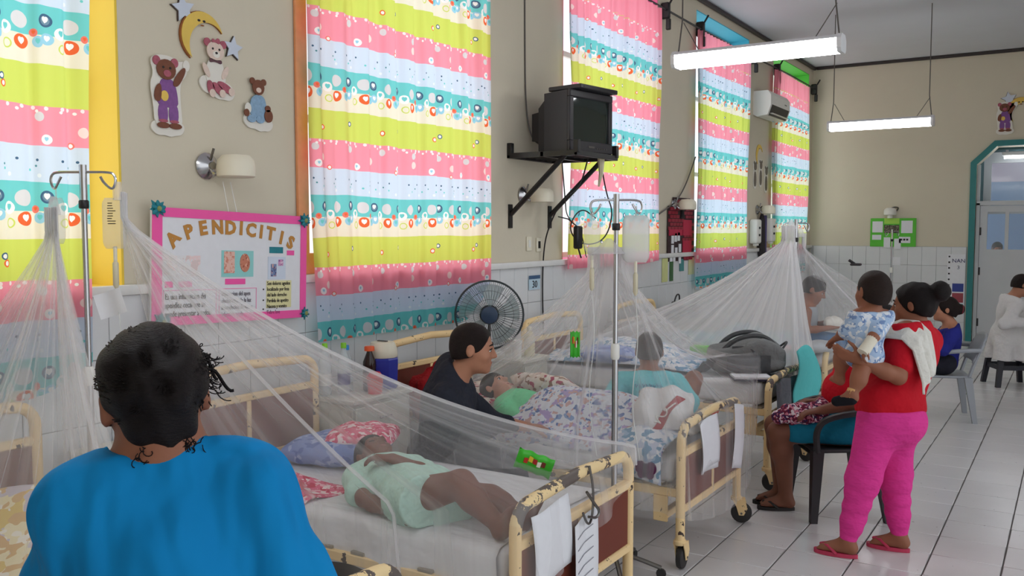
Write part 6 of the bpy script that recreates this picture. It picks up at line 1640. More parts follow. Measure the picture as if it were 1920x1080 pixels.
def cap_hair(F_, m, parent, inf=0.010, front=(0.055, 0.035), nape=-0.05, extra=(), vox=0.005, jit=0.0025, name='hair', ears=True):
    """hair over the skull: cut along a plane running from the hairline over the ears to the nape"""
    A, c, k = F_.H; b_ = Body(vox)
    b_.ell(F_.hl(0, -0.012, 0.03), np.array([0.074+inf, 0.093+inf, 0.083+inf])*k, A, 0.02)
    b_.ell(F_.hl(0, -0.045, -0.015), np.array([0.066+inf, 0.055+inf, 0.07+inf])*k, A, 0.03)
    hz = front[1]
    b_.ell(F_.hl(0, 0.105, hz-0.092), np.array([0.092, 0.080, 0.092])*k, A, 0.008, 's')
    p0, p1 = F_.hl(0, 0.03, -0.028), F_.hl(0, -0.09, nape-0.012); d = n3(p1-p0); r = A[:, 0]; nn = np.cross(d, r); up = A[:, 2]
    if nn@up > 0: nn = -nn
    b_.cut(lerp(p0, p1, 0.5), nn)
    if ears:
        for e in (-1, 1): b_.ell(F_.hl(e*0.09, -0.006, -0.012), np.array([0.022, 0.022, 0.034])*k, A, 0.006, 's')
    for e in extra: b_.ops.append(e)
    return b_.build(name, m, parent, lumpy(jit, 90) if jit else None)
def person(label): return thing('person', label, 'person')
V3 = lambda *a: np.array(a, float)
RTn, FWn = np.array(RT), n3((FW.x, FW.y, 0))
SK1, SK2, SK3, SK4 = skin('skin_brown', 150, 98, 74), skin('skin_tan', 178, 126, 100), skin('skin_dark', 122, 78, 60), skin('skin_light', 200, 150, 128)
HB = hair_mat('hair_black', 26, 20, 20); HBr = hair_mat('hair_soft_black', 34, 24, 22)

# ---------------------------------------------------------------- 1 woman in blue, foreground
p = person('woman in a bright blue T-shirt seen from behind, dark hair pinned up')
fw1 = V3(-0.806, 0.592, 0); rt1 = V3(0.592, 0.806, 0)
f = Fig(1.05)
f.head((-1.222, 0.884, 1.482), fw1+rt1*-0.10+V3(0, 0, -0.20), V3(0, 0, 1)-rt1*0.10+fw1*0.15, 0.96)
nb = V3(-1.205, 0.886, 1.365); f.neck(nb-V3(0, 0, 0.02), 0.062)
pel = V3(-1.16, 0.86, 0.86)
f.torso(pel, nb, fw1, 0.98, 1.10, 0.03, bust=1.0)
shL, shR = V3(-1.312, 0.818, 1.302), V3(-1.103, 0.962, 1.342)
f.arm('L', shL, V3(-1.372, 0.772, 1.05), V3(-1.50, 0.88, 0.88), 1.25, hd=V3(-0.7, 0.5, -0.3), th=rt1)
f.arm('R', shR, V3(-1.018, 1.015, 1.10), V3(-1.08, 1.22, 0.95), 1.25, hd=V3(-0.7, 0.6, -0.2), th=-rt1)
for sd, e in (('L', -1), ('R', 1)):
    h = pel+rt1*0.10*e+V3(0, 0, -0.05); f.leg(sd, h, h+V3(0, 0, -0.38)+fw1*0.03, V3(h[0], h[1], 0.085)+rt1*0.02*e, V3(h[0], h[1], 0.03)+fw1*0.14+rt1*0.04*e, 1.25)
f.body(SK1, p, 0.007)
TB = MatB('blue_jersey'); g_ = TB.noise(3.5, 2); TB.base(TB.mix(g_, rgb(10, 122, 184), rgb(20, 144, 210))); TB.set(0.85, spec=0.15)
TB.bump(TB.noise(5.5, 2, 0.5, stretch=(1.6, 1.6, 0.55)), 0.75, 0.10); M_btee = TB.m
ex = [seg_cap(shL, lerp(shL, V3(-1.372, 0.772, 1.05), 0.82), 0.058, 0.072, 0.05), seg_cap(shR, lerp(shR, V3(-1.018, 1.015, 1.10), 0.80), 0.058, 0.072, 0.05),
      seg_cap(shL+V3(0, 0, 0.012), nb-rt1*0.06-V3(0, 0, 0.01), 0.045, 0.04, 0.04), seg_cap(shR+V3(0, 0, 0.012), nb+rt1*0.06-V3(0, 0, 0.01), 0.045, 0.04, 0.04)]
nd = n3(V3(0, 0, 1)+fw1*0.35)
ex.append(('s', 'c', nb-V3(0, 0, 0.02)+fw1*0.02, f.H[1]-V3(0, 0, 0.02)-fw1*0.01, 0.073, 0.073, 0.006))
for sh_, dd in ((shL, V3(-0.28, -0.10, -1)), (shR, V3(0.35, 0.22, -1))):
    pass
def tee_fold(ax):
    X, Y, Z = ax[0][:, None, None], ax[1][None, :, None], ax[2][None, None, :]
    u = (X+1.2)*rt1[0]+(Y-0.886)*rt1[1]
    w1 = np.exp(-((u+0.16)/0.09)**2)*np.clip((1.36-Z)/0.1, 0, 1); w2 = np.exp(-((u-0.19)/0.07)**2)*np.clip((1.34-Z)/0.1, 0, 1)
    return 0.0045*np.sin(u*95+Z*6)*w1+0.0045*np.sin(u*80-Z*22)*w2+0.002*np.sin(Z*24+u*30)
f.garment('t_shirt', M_btee, p, ['torso'], 0.014, cuts=[(nb+V3(0, 0, 0.062)-fw1*0.03, nd), (pel+V3(0, 0, -0.10), (0, 0, -1))], extra=ex, vox=0.008, jitter=tee_fold)
f.garment('skirt', cloth('dark_denim', rgb(48, 54, 74)), p, ['thighL', 'thighR'], 0.03, cuts=[(V3(0, 0, 0.48), (0, 0, -1))], extra=[seg_ell(pel, (0.25, 0.18, 0.14), f.A, 0.05)], vox=0.012)
bun = [seg_ell(f.hl(0.004, -0.098, 0.018), np.array([0.044, 0.03, 0.042]), f.H[0], 0.012), seg_ell(f.hl(0.004, -0.128, 0.018), np.array([0.016, 0.02, 0.014]), f.H[0], 0.012, 's'),
       seg_ell(f.hl(0, -0.02, 0.04), np.array([0.076, 0.086, 0.078]), f.H[0], 0.02)]
def hair_j(ax):
    X, Y, Z = ax[0][:, None, None], ax[1][None, :, None], ax[2][None, None, :]
    u = (X+1.2)*rt1[0]+(Y-0.886)*rt1[1]
    return 0.0018*np.sin(u*150+Z*60)+0.0022*np.sin(u*60-Z*95)+0.0*X
A_, c_, k_ = f.H
hb = Body(0.005); hb.ell(f.hl(0, -0.012, 0.03), np.array([0.083, 0.102, 0.092])*k_, A_, 0.01); hb.ell(f.hl(0, -0.045, -0.02), np.array([0.060, 0.058, 0.072])*k_, A_, 0.015)
for e in bun: hb.ops.append(e)
p0, p1 = f.hl(0, 0.06, -0.02), f.hl(0, -0.08, -0.078); nn = np.cross(n3(p1-p0), A_[:, 0]); hb.cut(lerp(p0, p1, 0.5), -nn if nn@A_[:, 2] > 0 else nn)
for e in (-1, 1): hb.ell(f.hl(e*0.094, 0.0, -0.016), np.array([0.028, 0.034, 0.042])*k_, A_, 0.008, 's')
hr = hb.build('hair', HB, p, hair_j)
rr = random.Random(5)
st = MB(); bc_ = n3(V3(0.004, -0.098, 0.0))
for k in range(230):    # strands combed back into the knot
    a = rr.uniform(0, 2*PI); th0 = rr.uniform(0.55, 2.0)
    e1, e2 = V3(1, 0, 0), V3(0, 0, 1); pts = []
    for q in range(9):
        th = th0*(1-q/8*0.80); tw = a+0.35*(q/8)
        d = bc_*math.cos(th)+(e1*math.cos(tw)+e2*math.sin(tw))*math.sin(th)
        r_ = 1.0/math.sqrt((d[0]/0.0845)**2+(d[1]/0.1035)**2+(d[2]/0.0935)**2)
        pts.append(f.hl(*(d*(r_+0.0012+0.0025*math.sin(3*q+a*5))+V3(0, -0.012, 0.03))))
    if pts[0][2] < f.hl(0, 0, -0.05)[2]: continue
    if d[2] < -0.9: continue
    L0 = A_.T@(np.array(pts[0])-c_)
    if abs(L0[0]) > 0.06 and L0[2] < 0.03 and L0[1] > -0.03: continue
    st.tube(pts, 0.0011, 4)
for k in range(60):     # curls breaking loose at the right, wisps at the nape
    if k < 34: base = f.hl(0.074+rr.uniform(-0.008, 0.004), rr.uniform(-0.05, 0.04), rr.uniform(0.01, 0.085)); out = rt1*rr.uniform(0.01, 0.04)+V3(0, 0, rr.uniform(-0.035, 0.01))
    else: base = f.hl(rr.uniform(-0.05, 0.06), -0.074, rr.uniform(-0.085, -0.06)); out = V3(0, 0, -rr.uniform(0.01, 0.03))-fw1*0.004+rt1*rr.uniform(-0.015, 0.015)
    pts = []; ph = rr.uniform(0, 6); R0 = rr.uniform(0.003, 0.008)
    for q in range(15):
        t = q/14; pts.append(base+out*t+(rt1*math.cos(ph+t*9)+V3(0, 0, 1)*math.sin(ph+t*9))*R0*t)
    st.tube(pts, 0.0009, 4)
o = st.build('loose_curls', HB, hr); o['kind'] = 'stuff'
for q, (a, c) in enumerate((((0.074, -0.01, 0.02), (0.125, -0.02, 0.012)), ((0.076, 0.0, 0.05), (0.105, 0.0, 0.035)))):
    a, c = f.hl(*a), f.hl(*c)
    MB().tube([lerp(a, c, t)+V3(0, 0, 1)*0.018*math.sin(t*PI*1.6) for t in np.linspace(0, 1, 12)], 0.0028, 5).build('thick_lock', HB, hr)

# ---------------------------------------------------------------- 2 seated man in the dark shirt
p = person('young man in a dark shirt leaning over the middle bed, in profile')
f2 = n3(RTn+V3(0, 0, -0.06)); l2 = np.cross(V3(0, 0, 1), f2)
f = Fig(1.0); f.head((-2.578, 3.722, 1.148), f2+V3(0, 0, -0.02), V3(0, 0, 1)+f2*0.10, 1.10, nose=0.8)
nb = V3(-2.672, 3.676, 0.985); f.neck(nb-V3(0, 0, 0.02), 0.056)
pel = V3(-2.90, 3.86, 0.535); f.torso(pel, nb, f2, 1.14, 1.12)
f.arm('R', V3(-2.63, 3.545, 0.92), V3(-2.60, 3.80, 0.70), V3(-2.70, 4.16, 0.645), 1.05, hd=V3(0.15, 0.85, -0.12), pn=(0, 0, -1), curl=0.35, th=(-1, 0, 0))
f.arm('L', V3(-2.76, 3.84, 0.90), V3(-2.66, 4.03, 0.70), V3(-2.58, 4.26, 0.645), 1.05, hd=V3(0.5, 0.7, -0.1), pn=(0, 0, -1), curl=0.4, th=(1, 0, 0))
f.leg('R', pel+V3(0.06, -0.06, -0.02), V3(-2.52, 3.90, 0.50), V3(-2.46, 3.92, 0.085), V3(-2.32, 3.98, 0.03)); f.leg('L', pel+V3(0.0, 0.09, -0.02), V3(-2.56, 4.08, 0.50), V3(-2.50, 4.10, 0.085), V3(-2.36, 4.16, 0.03))
f.body(SK2, p, 0.006)
na = n3(f.H[1]-nb)
Ms = cloth('charcoal_shirt', rgb(42, 44, 54), 0.6, 9)
cu_r = [seg_cap(f.jt['armR'][0], f.jt['armR'][1], 0.068, 0.056, 0.03), seg_cap(f.jt['armR'][1], lerp(f.jt['armR'][1], f.jt['armR'][2], 0.55), 0.056, 0.046, 0.03), seg_cap(f.jt['armL'][0], f.jt['armL'][1], 0.068, 0.056, 0.03), seg_cap(f.jt['armL'][1], lerp(f.jt['armL'][1], f.jt['armL'][2], 0.55), 0.056, 0.046, 0.03), seg_cap(nb-V3(0, 0, 0.04)-f2*0.01, nb+na*0.065-f2*0.012, 0.078, 0.069, 0.02)]
f.garment('shirt', Ms, p, ['torso'], 0.016, cuts=[(nb+na*0.058, n3(na+f2*0.5)), (pel-V3(0, 0, 0.06), (0, 0, -1))], extra=cu_r, vox=0.008, jitter=lumpy(0.003, 32))
MB().tube([nb+f2*0.075-l2*0.03+V3(0, 0, -0.06), nb+f2*0.085-l2*0.03+V3(0, 0, -0.06)], 0.007, 8).build('button', M_white, p)
f.garment('trousers', cloth('dark_trousers', rgb(52, 54, 62)), p, ['thighL', 'thighR', 'shinL', 'shinR'], 0.015, cuts=[(V3(0, 0, 0.1), (0, 0, -1))], extra=[seg_ell(pel, (0.19, 0.15, 0.12), None, 0.05)], vox=0.01)
MB().tube([lerp(f.jt['armR'][1], f.jt['armR'][2], 0.86), lerp(f.jt['armR'][1], f.jt['armR'][2], 0.95)], 0.032, 12).build('wristwatch', M_ink, p)
f.garment('shoes', mat('dark_shoe', rgb(36, 32, 34), 0.5), p, ['footL', 'footR'], 0.007, vox=0.008, cuts=[(V3(0, 0, 0.004), (0, 0, -1))])
cap_hair(f, HBr, p, 0.006, front=(0.0, 0.070), nape=-0.045, jit=0.001)
f.face(p)

# ---------------------------------------------------------------- 3 boy in the mint shirt on the nearest bed
p = person('boy in a pale mint shirt lying on the nearest bed with his knee raised')
N0, P0 = V3(-2.64, 3.075, 0.655), V3(-2.24, 2.875, 0.655); dn = n3(P0-N0); lat = n3(np.cross(V3(0, 0, 1), dn))
f = Fig(0.86); f.head((-2.765, 3.175, 0.685), V3(0.30, -0.02, 0.95), -dn+V3(0, 0, 0.25), 1.0, round_=0.5)
f.neck(N0, 0.046); f.torso(P0, N0, V3(0, 0, 1), 0.98, 0.92)
far_, near_ = lat*0.15, -lat*0.15
f.arm('L', N0+dn*0.06+lat*0.14, V3(-2.30, 3.02, 0.69), V3(-2.44, 2.92, 0.775), 1.05, hd=V3(-0.8, -0.45, 0.05), pn=(0, 0, -1), curl=0.5, th=(0, 1, 0))
f.arm('R', N0+dn*0.06-lat*0.14, V3(-2.50, 2.80, 0.62), V3(-2.32, 2.76, 0.605), 1.0, hd=V3(0.9, -0.1, -0.05), pn=(0, 0, -1), curl=0.3, th=(0, 1, 0))
f.leg('R', P0-lat*0.07, V3(-1.99, 2.79, 0.765), V3(-1.80, 2.79, 0.625), V3(-1.755, 2.79, 0.70), 1.12); f.leg('L', P0+lat*0.07, V3(-1.98, 2.98, 0.66), V3(-1.81, 2.97, 0.625), V3(-1.765, 3.0, 0.69), 1.1)
f.body(SK3, p, 0.006)
Mm = cloth('mint_gown', rgb(190, 226, 212), 0.7, 9, 0.06)
f.garment('hospital_shirt', Mm, p, ['torso', 'uarmL'], 0.018, cuts=[(N0-dn*0.0+V3(0, 0, 0), -dn), (P0+dn*0.145, dn)], extra=[seg_cap(P0-lat*0.06, P0-lat*0.07+dn*0.16+V3(0, 0, 0.03), 0.11, 0.105, 0.05), seg_cap(P0+lat*0.06, P0+lat*0.07+dn*0.16+V3(0, 0, -0.01), 0.10, 0.10, 0.05), seg_cap(N0+dn*0.06-lat*0.14, N0+dn*0.17-lat*0.17+V3(0, 0, -0.03), 0.06, 0.062, 0.04)], vox=0.008, jitter=lumpy(0.004, 36))
cap_hair(f, HB, p, 0.008, front=(0, 0.055), nape=-0.06, jit=0.001)
f.face(p, closed=True)

# ---------------------------------------------------------------- 4 child in green on the middle bed
p = person('child in a bright green shirt lying on the middle bed')
N0, P0 = V3(-2.96, 4.69, 0.69), V3(-2.62, 4.62, 0.655); dn = n3(P0-N0); lat = n3(np.cross(V3(0, 0, 1), dn))
f = Fig(0.74); f.head((-3.09, 4.715, 0.745), V3(0.55, 0.10, 0.80), -dn+V3(0, 0, 0.55), 0.92, round_=0.8)
f.neck(N0, 0.042); f.torso(P0, N0, V3(0.1, 0, 1), 0.98, 0.9)
f.arm('L', N0+dn*0.05+lat*0.13, N0+dn*0.20+lat*0.16-V3(0, 0, 0.04), N0+dn*0.34+lat*0.12-V3(0, 0, 0.01), 1.0, pn=(0, 0, -1), curl=0.4)
f.arm('R', N0+dn*0.05-lat*0.13, N0+dn*0.20-lat*0.16-V3(0, 0, 0.04), N0+dn*0.34-lat*0.10-V3(0, 0, 0.01), 1.0, pn=(0, 0, -1), curl=0.4)
f.leg('L', P0+lat*0.06, P0+dn*0.30+lat*0.08, P0+dn*0.58+lat*0.08-V3(0, 0, 0.02), P0+dn*0.62+lat*0.08+V3(0, 0, 0.07)); f.leg('R', P0-lat*0.06, P0+dn*0.30-lat*0.08, P0+dn*0.58-lat*0.08-V3(0, 0, 0.02), P0+dn*0.62-lat*0.08+V3(0, 0, 0.07))
f.body(SK4, p, 0.007)
f.garment('t_shirt', cloth('green_tee', rgb(118, 222, 162), 0.5, 9), p, ['torso', 'uarmL', 'uarmR'], 0.014, cuts=[(N0, -dn), (P0+dn*0.1, dn)], vox=0.008, jitter=lumpy(0.003, 40))
cap_hair(f, HBr, p, 0.008, front=(0, 0.05), nape=-0.06, jit=0.001)
f.face(p)

# ---------------------------------------------------------------- 5 boy in the turquoise gown, back turned
p = person('boy in a turquoise gown sitting on the middle bed with his back turned')
b5 = n3(FWn+RTn*0.15); r5 = np.cross(b5, V3(0, 0, 1))
f = Fig(0.86); f.head((-2.105, 4.855, 1.035), b5+V3(0, 0, -0.2), V3(0, 0, 1)+b5*0.15, 0.98)
nb = V3(-2.09, 4.815, 0.915); f.neck(nb, 0.046); pel = V3(-2.06, 4.78, 0.645); f.torso(pel, nb, b5, 1.22, 1.2)
f.arm('L', nb-r5*0.145-V3(0, 0, 0.05), nb-r5*0.225-V3(0, 0, 0.20), nb-r5*0.21+b5*0.16-V3(0, 0, 0.27), 1.0, curl=0.5)
f.arm('R', nb+r5*0.145-V3(0, 0, 0.05), nb+r5*0.225-V3(0, 0, 0.18), nb+r5*0.17+b5*0.2-V3(0, 0, 0.24), 1.0, curl=0.5)
f.leg('R', pel+r5*0.08, V3(-1.905, 5.06, 0.86), V3(-1.98, 5.10, 0.64), V3(-2.06, 5.20, 0.60), 1.0); f.leg('L', pel-r5*0.08, pel-r5*0.24+b5*0.22+V3(0, 0, 0.04), pel-r5*0.05+b5*0.34-V3(0, 0, 0.01), pel+r5*0.06+b5*0.36-V3(0, 0, 0.03), 1.0)
f.body(SK1, p, 0.007)
sl = [seg_cap(f.jt['armL'][0], lerp(f.jt['armL'][0], f.jt['armL'][1], 0.9), 0.062, 0.075, 0.04), seg_cap(f.jt['armR'][0], lerp(f.jt['armR'][0], f.jt['armR'][1], 0.9), 0.062, 0.075, 0.04), seg_ell(pel, (0.22, 0.20, 0.08), axes(b5, (0, 0, 1)), 0.06)]
Mt = cloth('turquoise_gown', rgb(112, 206, 214), 0.6, 8)
gw = f.garment('gown', Mt, p, ['torso'], 0.024, cuts=[(nb+V3(0, 0, 0.005), n3(V3(0, 0, 1)+b5*0.3)), (V3(0, 0, 0.60), (0, 0, -1))], extra=sl, vox=0.008, jitter=lumpy(0.004, 34))
for k, s_ in enumerate(('Brendon', 'Joel')):
    for q in range(8-3*k):
        a = nb-b5*0.125-r5*(0.075-0.02*q-0.02*k)-V3(0, 0, 0.045+0.045*k+0.004*math.sin(3*q)); MB().tube([a, a-V3(0, 0, 0.022)+r5*0.006, a+r5*0.012-V3(0, 0, 0.006)], 0.0025, 4).build('marker_scrawl', mat('marker_ink', rgb(70, 96, 150), 0.8), gw)
cap_hair(f, hair_mat('hair_short_grey', 74, 68, 66), p, 0.006, front=(0, 0.05), nape=-0.045, jit=0.0006)

# ---------------------------------------------------------------- 6 child sitting in the far net
p = person('child sitting up inside the far net, holding a pale cloth')
b6 = n3(RTn*0.75-FWn*0.35); r6 = np.cross(b6, V3(0, 0, 1))
f = Fig(0.8); f.head((-1.90, 7.885, 1.235), b6+V3(0, 0, -0.45), V3(0, 0, 1)+b6*0.4, 0.98, round_=0.5)
nb = V3(-1.935, 7.875, 1.09); f.neck(nb, 0.044); pel = V3(-1.97, 7.90, 0.80); f.torso(pel, nb, b6, 1.0, 1.0)
f.arm('L', nb-r6*0.13-V3(0, 0, 0.04), nb-r6*0.19-V3(0, 0, 0.20), nb-r6*0.08+b6*0.17-V3(0, 0, 0.13), 1.0, curl=0.6); f.arm('R', nb+r6*0.13-V3(0, 0, 0.04), nb+r6*0.19-V3(0, 0, 0.19), nb+r6*0.06+b6*0.2-V3(0, 0, 0.17), 1.0, curl=0.6)
f.leg('L', pel-r6*0.07, pel-r6*0.16+b6*0.3-V3(0, 0, 0.02), pel-r6*0.02+b6*0.5-V3(0, 0, 0.04), pel-r6*0.0+b6*0.55+V3(0, 0, 0.03)); f.leg('R', pel+r6*0.07, pel+r6*0.12+b6*0.3, pel+r6*0.08+b6*0.58-V3(0, 0, 0.04), pel+r6*0.1+b6*0.62+V3(0, 0, 0.03))
f.body(SK1, p, 0.008)
f.garment('vest', cloth('pale_grey_vest', rgb(170, 176, 182)), p, ['torso'], 0.014, cuts=[(nb, n3(V3(0, 0, 1)))], vox=0.01)
f.garment('shorts', cloth('blue_shorts', rgb(80, 120, 160)), p, ['thighL', 'thighR'], 0.015, vox=0.01)
cap_hair(f, HB, p, 0.008, jit=0.001); f.face(p)
pillow(tuple(nb+b6*0.2-V3(0, 0, 0.14)), (0.16, 0.14, 0.12), 0.4, M_foam, 'pale cloth held by the child in the far net', name='held_cloth', cat='cloth')

# ---------------------------------------------------------------- 7 standing woman in red and pink
p = person('standing woman in red top and pink trousers carrying the baby')
b7 = n3(-RTn*0.66+FWn*0.76); l7 = np.cross(V3(0, 0, 1), b7)
f = Fig(0.97); f.head((-0.742, 5.235, 1.345), b7-RTn*0.35+V3(0, 0, -0.10), V3(0, 0, 1)+b7*0.05, 1.0)
nb = V3(-0.722, 5.245, 1.205); f.neck(nb, 0.05); pel = V3(-0.835, 5.13, 0.765); f.torso(pel, nb, b7, 1.22, 1.28, 0.02, bust=0.9)
shL, shR = nb+l7*0.155-V3(0, 0, 0.055)-b7*0.01, nb-l7*0.155-V3(0, 0, 0.055)
f.arm('L', shL, V3(-0.765, 4.985, 0.985), V3(-0.93, 4.835, 1.075), 1.12, hd=-RTn*0.9+V3(0, 0, 0.35), pn=FWn*0.7+V3(0, 0, 0.6), curl=0.35, th=(0, 0, 1))
f.arm('R', shR, V3(-0.92, 5.42, 0.98), V3(-1.0, 5.16, 1.10), 1.12, hd=V3(-0.1, -0.8, 0.3), pn=RTn, curl=0.4, th=(0, 0, 1))
hL, hR = pel+l7*0.085-V3(0, 0, 0.03), pel-l7*0.085-V3(0, 0, 0.03)
f.leg('L', hL, V3(-0.925, 4.985, 0.42), V3(-0.985, 4.93, 0.085), V3(-1.11, 4.93, 0.035), 1.08); f.leg('R', hR, V3(-0.80, 5.19, 0.42), V3(-0.765, 5.175, 0.085), V3(-0.885, 5.175, 0.035), 1.08)
f.body(SK1, p, 0.007)
Mr = cloth('red_top', rgb(196, 22, 40), 0.45, 8)
f.garment('top', Mr, p, ['torso'], 0.016, cuts=[(nb+V3(0, 0, 0.050), n3(V3(0, 0, 1)+b7*0.15)), (V3(0, 0, 0.775), (0, 0, -1))], extra=[seg_cap(nb-V3(0, 0, 0.04), nb+V3(0, 0, 0.07), 0.068, 0.060, 0.03), seg_cap(shL, lerp(shL, f.jt['armL'][1], 0.62), 0.066, 0.064, 0.04), seg_cap(shR, lerp(shR, f.jt['armR'][1], 0.62), 0.066, 0.064, 0.04), seg_ell(lerp(pel, nb, 0.14), (0.205, 0.165, 0.10), f.A, 0.05)], vox=0.008, jitter=lumpy(0.003, 30))
Mp = cloth('pink_trousers', rgb(226, 62, 150), 0.5, 8, 0.08, stretch=(1, 1, 1.8))
kL, aL, kR, aR = f.jt['legL'][1], f.jt['legL'][2], f.jt['legR'][1], f.jt['legR'][2]
ptr = [seg_ell(pel-b7*0.045-V3(0, 0, 0.03), (0.185, 0.155, 0.145), f.A, 0.06), seg_cap(hL, kL, 0.118, 0.083, 0.06), seg_cap(hR, kR, 0.118, 0.083, 0.06), seg_cap(kL, lerp(kL, aL, 0.72), 0.083, 0.064, 0.05), seg_cap(kR, lerp(kR, aR, 0.72), 0.083, 0.064, 0.05)]
cf = [seg_cap(lerp(kL, aL, 0.78), lerp(kL, aL, 0.93), 0.050, 0.046, 0.02), seg_cap(lerp(kR, aR, 0.78), lerp(kR, aR, 0.93), 0.050, 0.046, 0.02)]
tr = f.garment('trousers', Mp, p, [], 0, extra=ptr+cf, cuts=[(V3(0, 0, 0.80), (0, 0, 1))], vox=0.008, jitter=lambda ax: (0.0035*np.sin(ax[2]*85+np.sin(0)*0)[None, None, :]*np.exp(-((ax[2]-0.27)/0.16)**2)[None, None, :]+0*ax[0][:, None, None]+0*ax[1][None, :, None]))
A_ = f.H
cap_hair(f, HB, p, 0.010, front=(0, 0.07), nape=-0.055, jit=0.0015, extra=[seg_ell(f.hl(0.0, -0.055, 0.02), np.array([0.075, 0.07, 0.085]), f.H[0], 0.03), seg_ell(f.hl(0.0, -0.142, 0.066), np.array([0.058, 0.052, 0.056]), f.H[0], 0.02)])
f.face(p)
def sandal(pr, an, toe, m, z=0.0):
    an, toe = np.array(an), np.array(toe); d = n3(V3(toe[0]-an[0], toe[1]-an[1], 0)); s_ = np.cross(V3(0, 0, 1), d); c0 = V3(an[0], an[1], 0)-d*0.055; Lg = np.linalg.norm((toe-an)[:2])+0.105
    out = []
    for i in range(24):
        a = 2*PI*i/24; x = Lg/2+Lg/2*math.cos(a)*1.0; y = 0.042*math.sin(a)*(0.85+0.25*math.cos(a)); out.append((x, y))
    o = MB().prism(out, 0.001, 0.022, frame_m(d, s_, (0, 0, 1), c0)).build('sandal', m, pr, False)
    tc = c0+d*(Lg-0.035)
    for e in (-1, 1): MB().tube([tc+V3(0, 0, 0.05), c0+d*Lg*0.66+s_*e*0.03+V3(0, 0, 0.055), c0+d*Lg*0.45+s_*e*0.042+V3(0, 0, 0.02)], 0.008, 6).build('strap', m, o)
    return o
Msd = mat('rose_rubber', rgb(196, 58, 92), 0.5)
sandal(p, aL, f.jt['legL'][3], Msd); sandal(p, aR, f.jt['legR'][3], Msd)
# towel over her shoulder
def towel2(i, j):
    s_ = (i-0.5)*0.17; t = -0.13+0.44*j
    a = t/0.09
    if t < 0: off = b7*(0.085*min(1, -a))-V3(0, 0, max(0, -t-0.05)*0.9)
    else: off = -b7*(0.098*min(1, a)+0.035*min(1, max(0, t-0.09)*6))-V3(0, 0, max(0, t-0.04)*1.0)
    lx = 0.160+s_*0.85; q = nb+l7*lx+V3(0, 0, 0.062-0.28*(lx-0.06)-1.3*max(0, lx-0.2))+off-l7*0.10*max(0, t-0.03)*(1+1.0*s_)
    q = q+l7*0.008*math.sin(7*j+5*i)-b7*0.008*math.sin(16*i+3*j)+V3(0, 0, 0.03*math.sin(5*i)*max(0, t))
    return Vector(q)
o = MB().grid(towel2, 24, 36).build('towel', cloth('white_towel', rgb(226, 224, 216), 0.5, 14, 0.05), None, True, 180); o.modifiers.new('t', 'SOLIDIFY').thickness = 0.012
tag(o, 'white towel over the shoulder of the woman in red', 'towel')

# ---------------------------------------------------------------- 8 baby
p = person('baby in a pale blue romper held on the arm, back turned, wrist bandaged')
b8 = n3(FWn*0.96-RTn*0.22); l8 = np.cross(V3(0, 0, 1), b8)
f = Fig(0.60); f.head((-0.893, 4.945, 1.425), b8-RTn*0.0, V3(0, 0, 1)+RTn*0.05, 0.96, round_=1.0)
nb = V3(-0.897, 4.93, 1.322); f.neck(nb, 0.036); pel = V3(-0.925, 4.915, 1.10); f.torso(pel, nb, b8, 1.15, 1.2, 0.02)
f.arm('R', nb-l8*0.088-V3(0, 0, 0.025), V3(-0.852, 4.855, 1.225), V3(-0.888, 4.80, 1.155), 1.15, hd=V3(-0.3, -0.1, -0.9), curl=0.6); f.arm('L', nb+l8*0.088-V3(0, 0, 0.03), nb+l8*0.12-V3(0, 0, 0.11)+b8*0.04, nb+l8*0.12+b8*0.12-V3(0, 0, 0.15), 1.15, curl=0.6)
f.leg('R', pel-l8*0.045, V3(-0.925, 4.83, 1.005), V3(-0.955, 4.79, 0.905), V3(-1.01, 4.785, 0.872), 1.1); f.leg('L', pel+l8*0.05, pel+l8*0.05+b8*0.12-V3(0, 0, 0.03), pel+l8*0.05+b8*0.14-V3(0, 0, 0.14), pel+l8*0.05+b8*0.19-V3(0, 0, 0.16), 1.1)
f.body(SK1, p, 0.006)
Mro = printed('romper_print', rgb(168, 192, 222), [rgb(206, 216, 232), rgb(120, 146, 190), rgb(226, 230, 236)], 26, 0.3)
f.garment('romper', Mro, p, ['torso', 'uarmL', 'uarmR'], 0.012, cuts=[(nb+V3(0, 0, 0.005), V3(0, 0, 1))], extra=[seg_ell(pel-V3(0, 0, 0.01), (0.10, 0.085, 0.075), f.A, 0.04)], vox=0.006, jitter=lumpy(0.002, 60))
c0, c1 = lerp(f.jt['armR'][1], f.jt['armR'][2], 0.25), f.jt['armR'][2]+(f.jt['armR'][2]-f.jt['armR'][1])*0.45
MB().tube([c0, lerp(c0, c1, 0.5), c1], [0.030, 0.028, 0.031], 14).build('bandage', mat('bandage', rgb(232, 226, 208), 0.8, var=0.05, bump=0.2, bscale=90), p)
MB().tube([lerp(f.jt['legR'][1], f.jt['legR'][2], 0.78), f.jt['legR'][2], f.jt['legR'][2]-V3(0, 0, 0.015)], 0.030, 12).build('ankle_cuff', mat('ankle_cuff', rgb(216, 170, 110), 0.8), p)
b_ = Body(0.006); an, to = f.jt['legR'][2], f.jt['legR'][3]; b_.cap(an-V3(0, 0, 0.025), to+n3(to-an)*0.02, 0.032, 0.027, 0.02); b_.build('sock', cloth('black_sock', rgb(24, 24, 30)), p)
cap_hair(f, hair_mat('hair_baby', 44, 32, 28), p, 0.006, front=(0, 0.05), nape=-0.058, jit=0.0004)
MB().tube([f.P(0.0, -0.125, 0.92), f.P(0.004, -0.135, 0.6), f.P(0.0, -0.13, 0.25)], 0.006, 6).build('romper_tie', M_white, p)

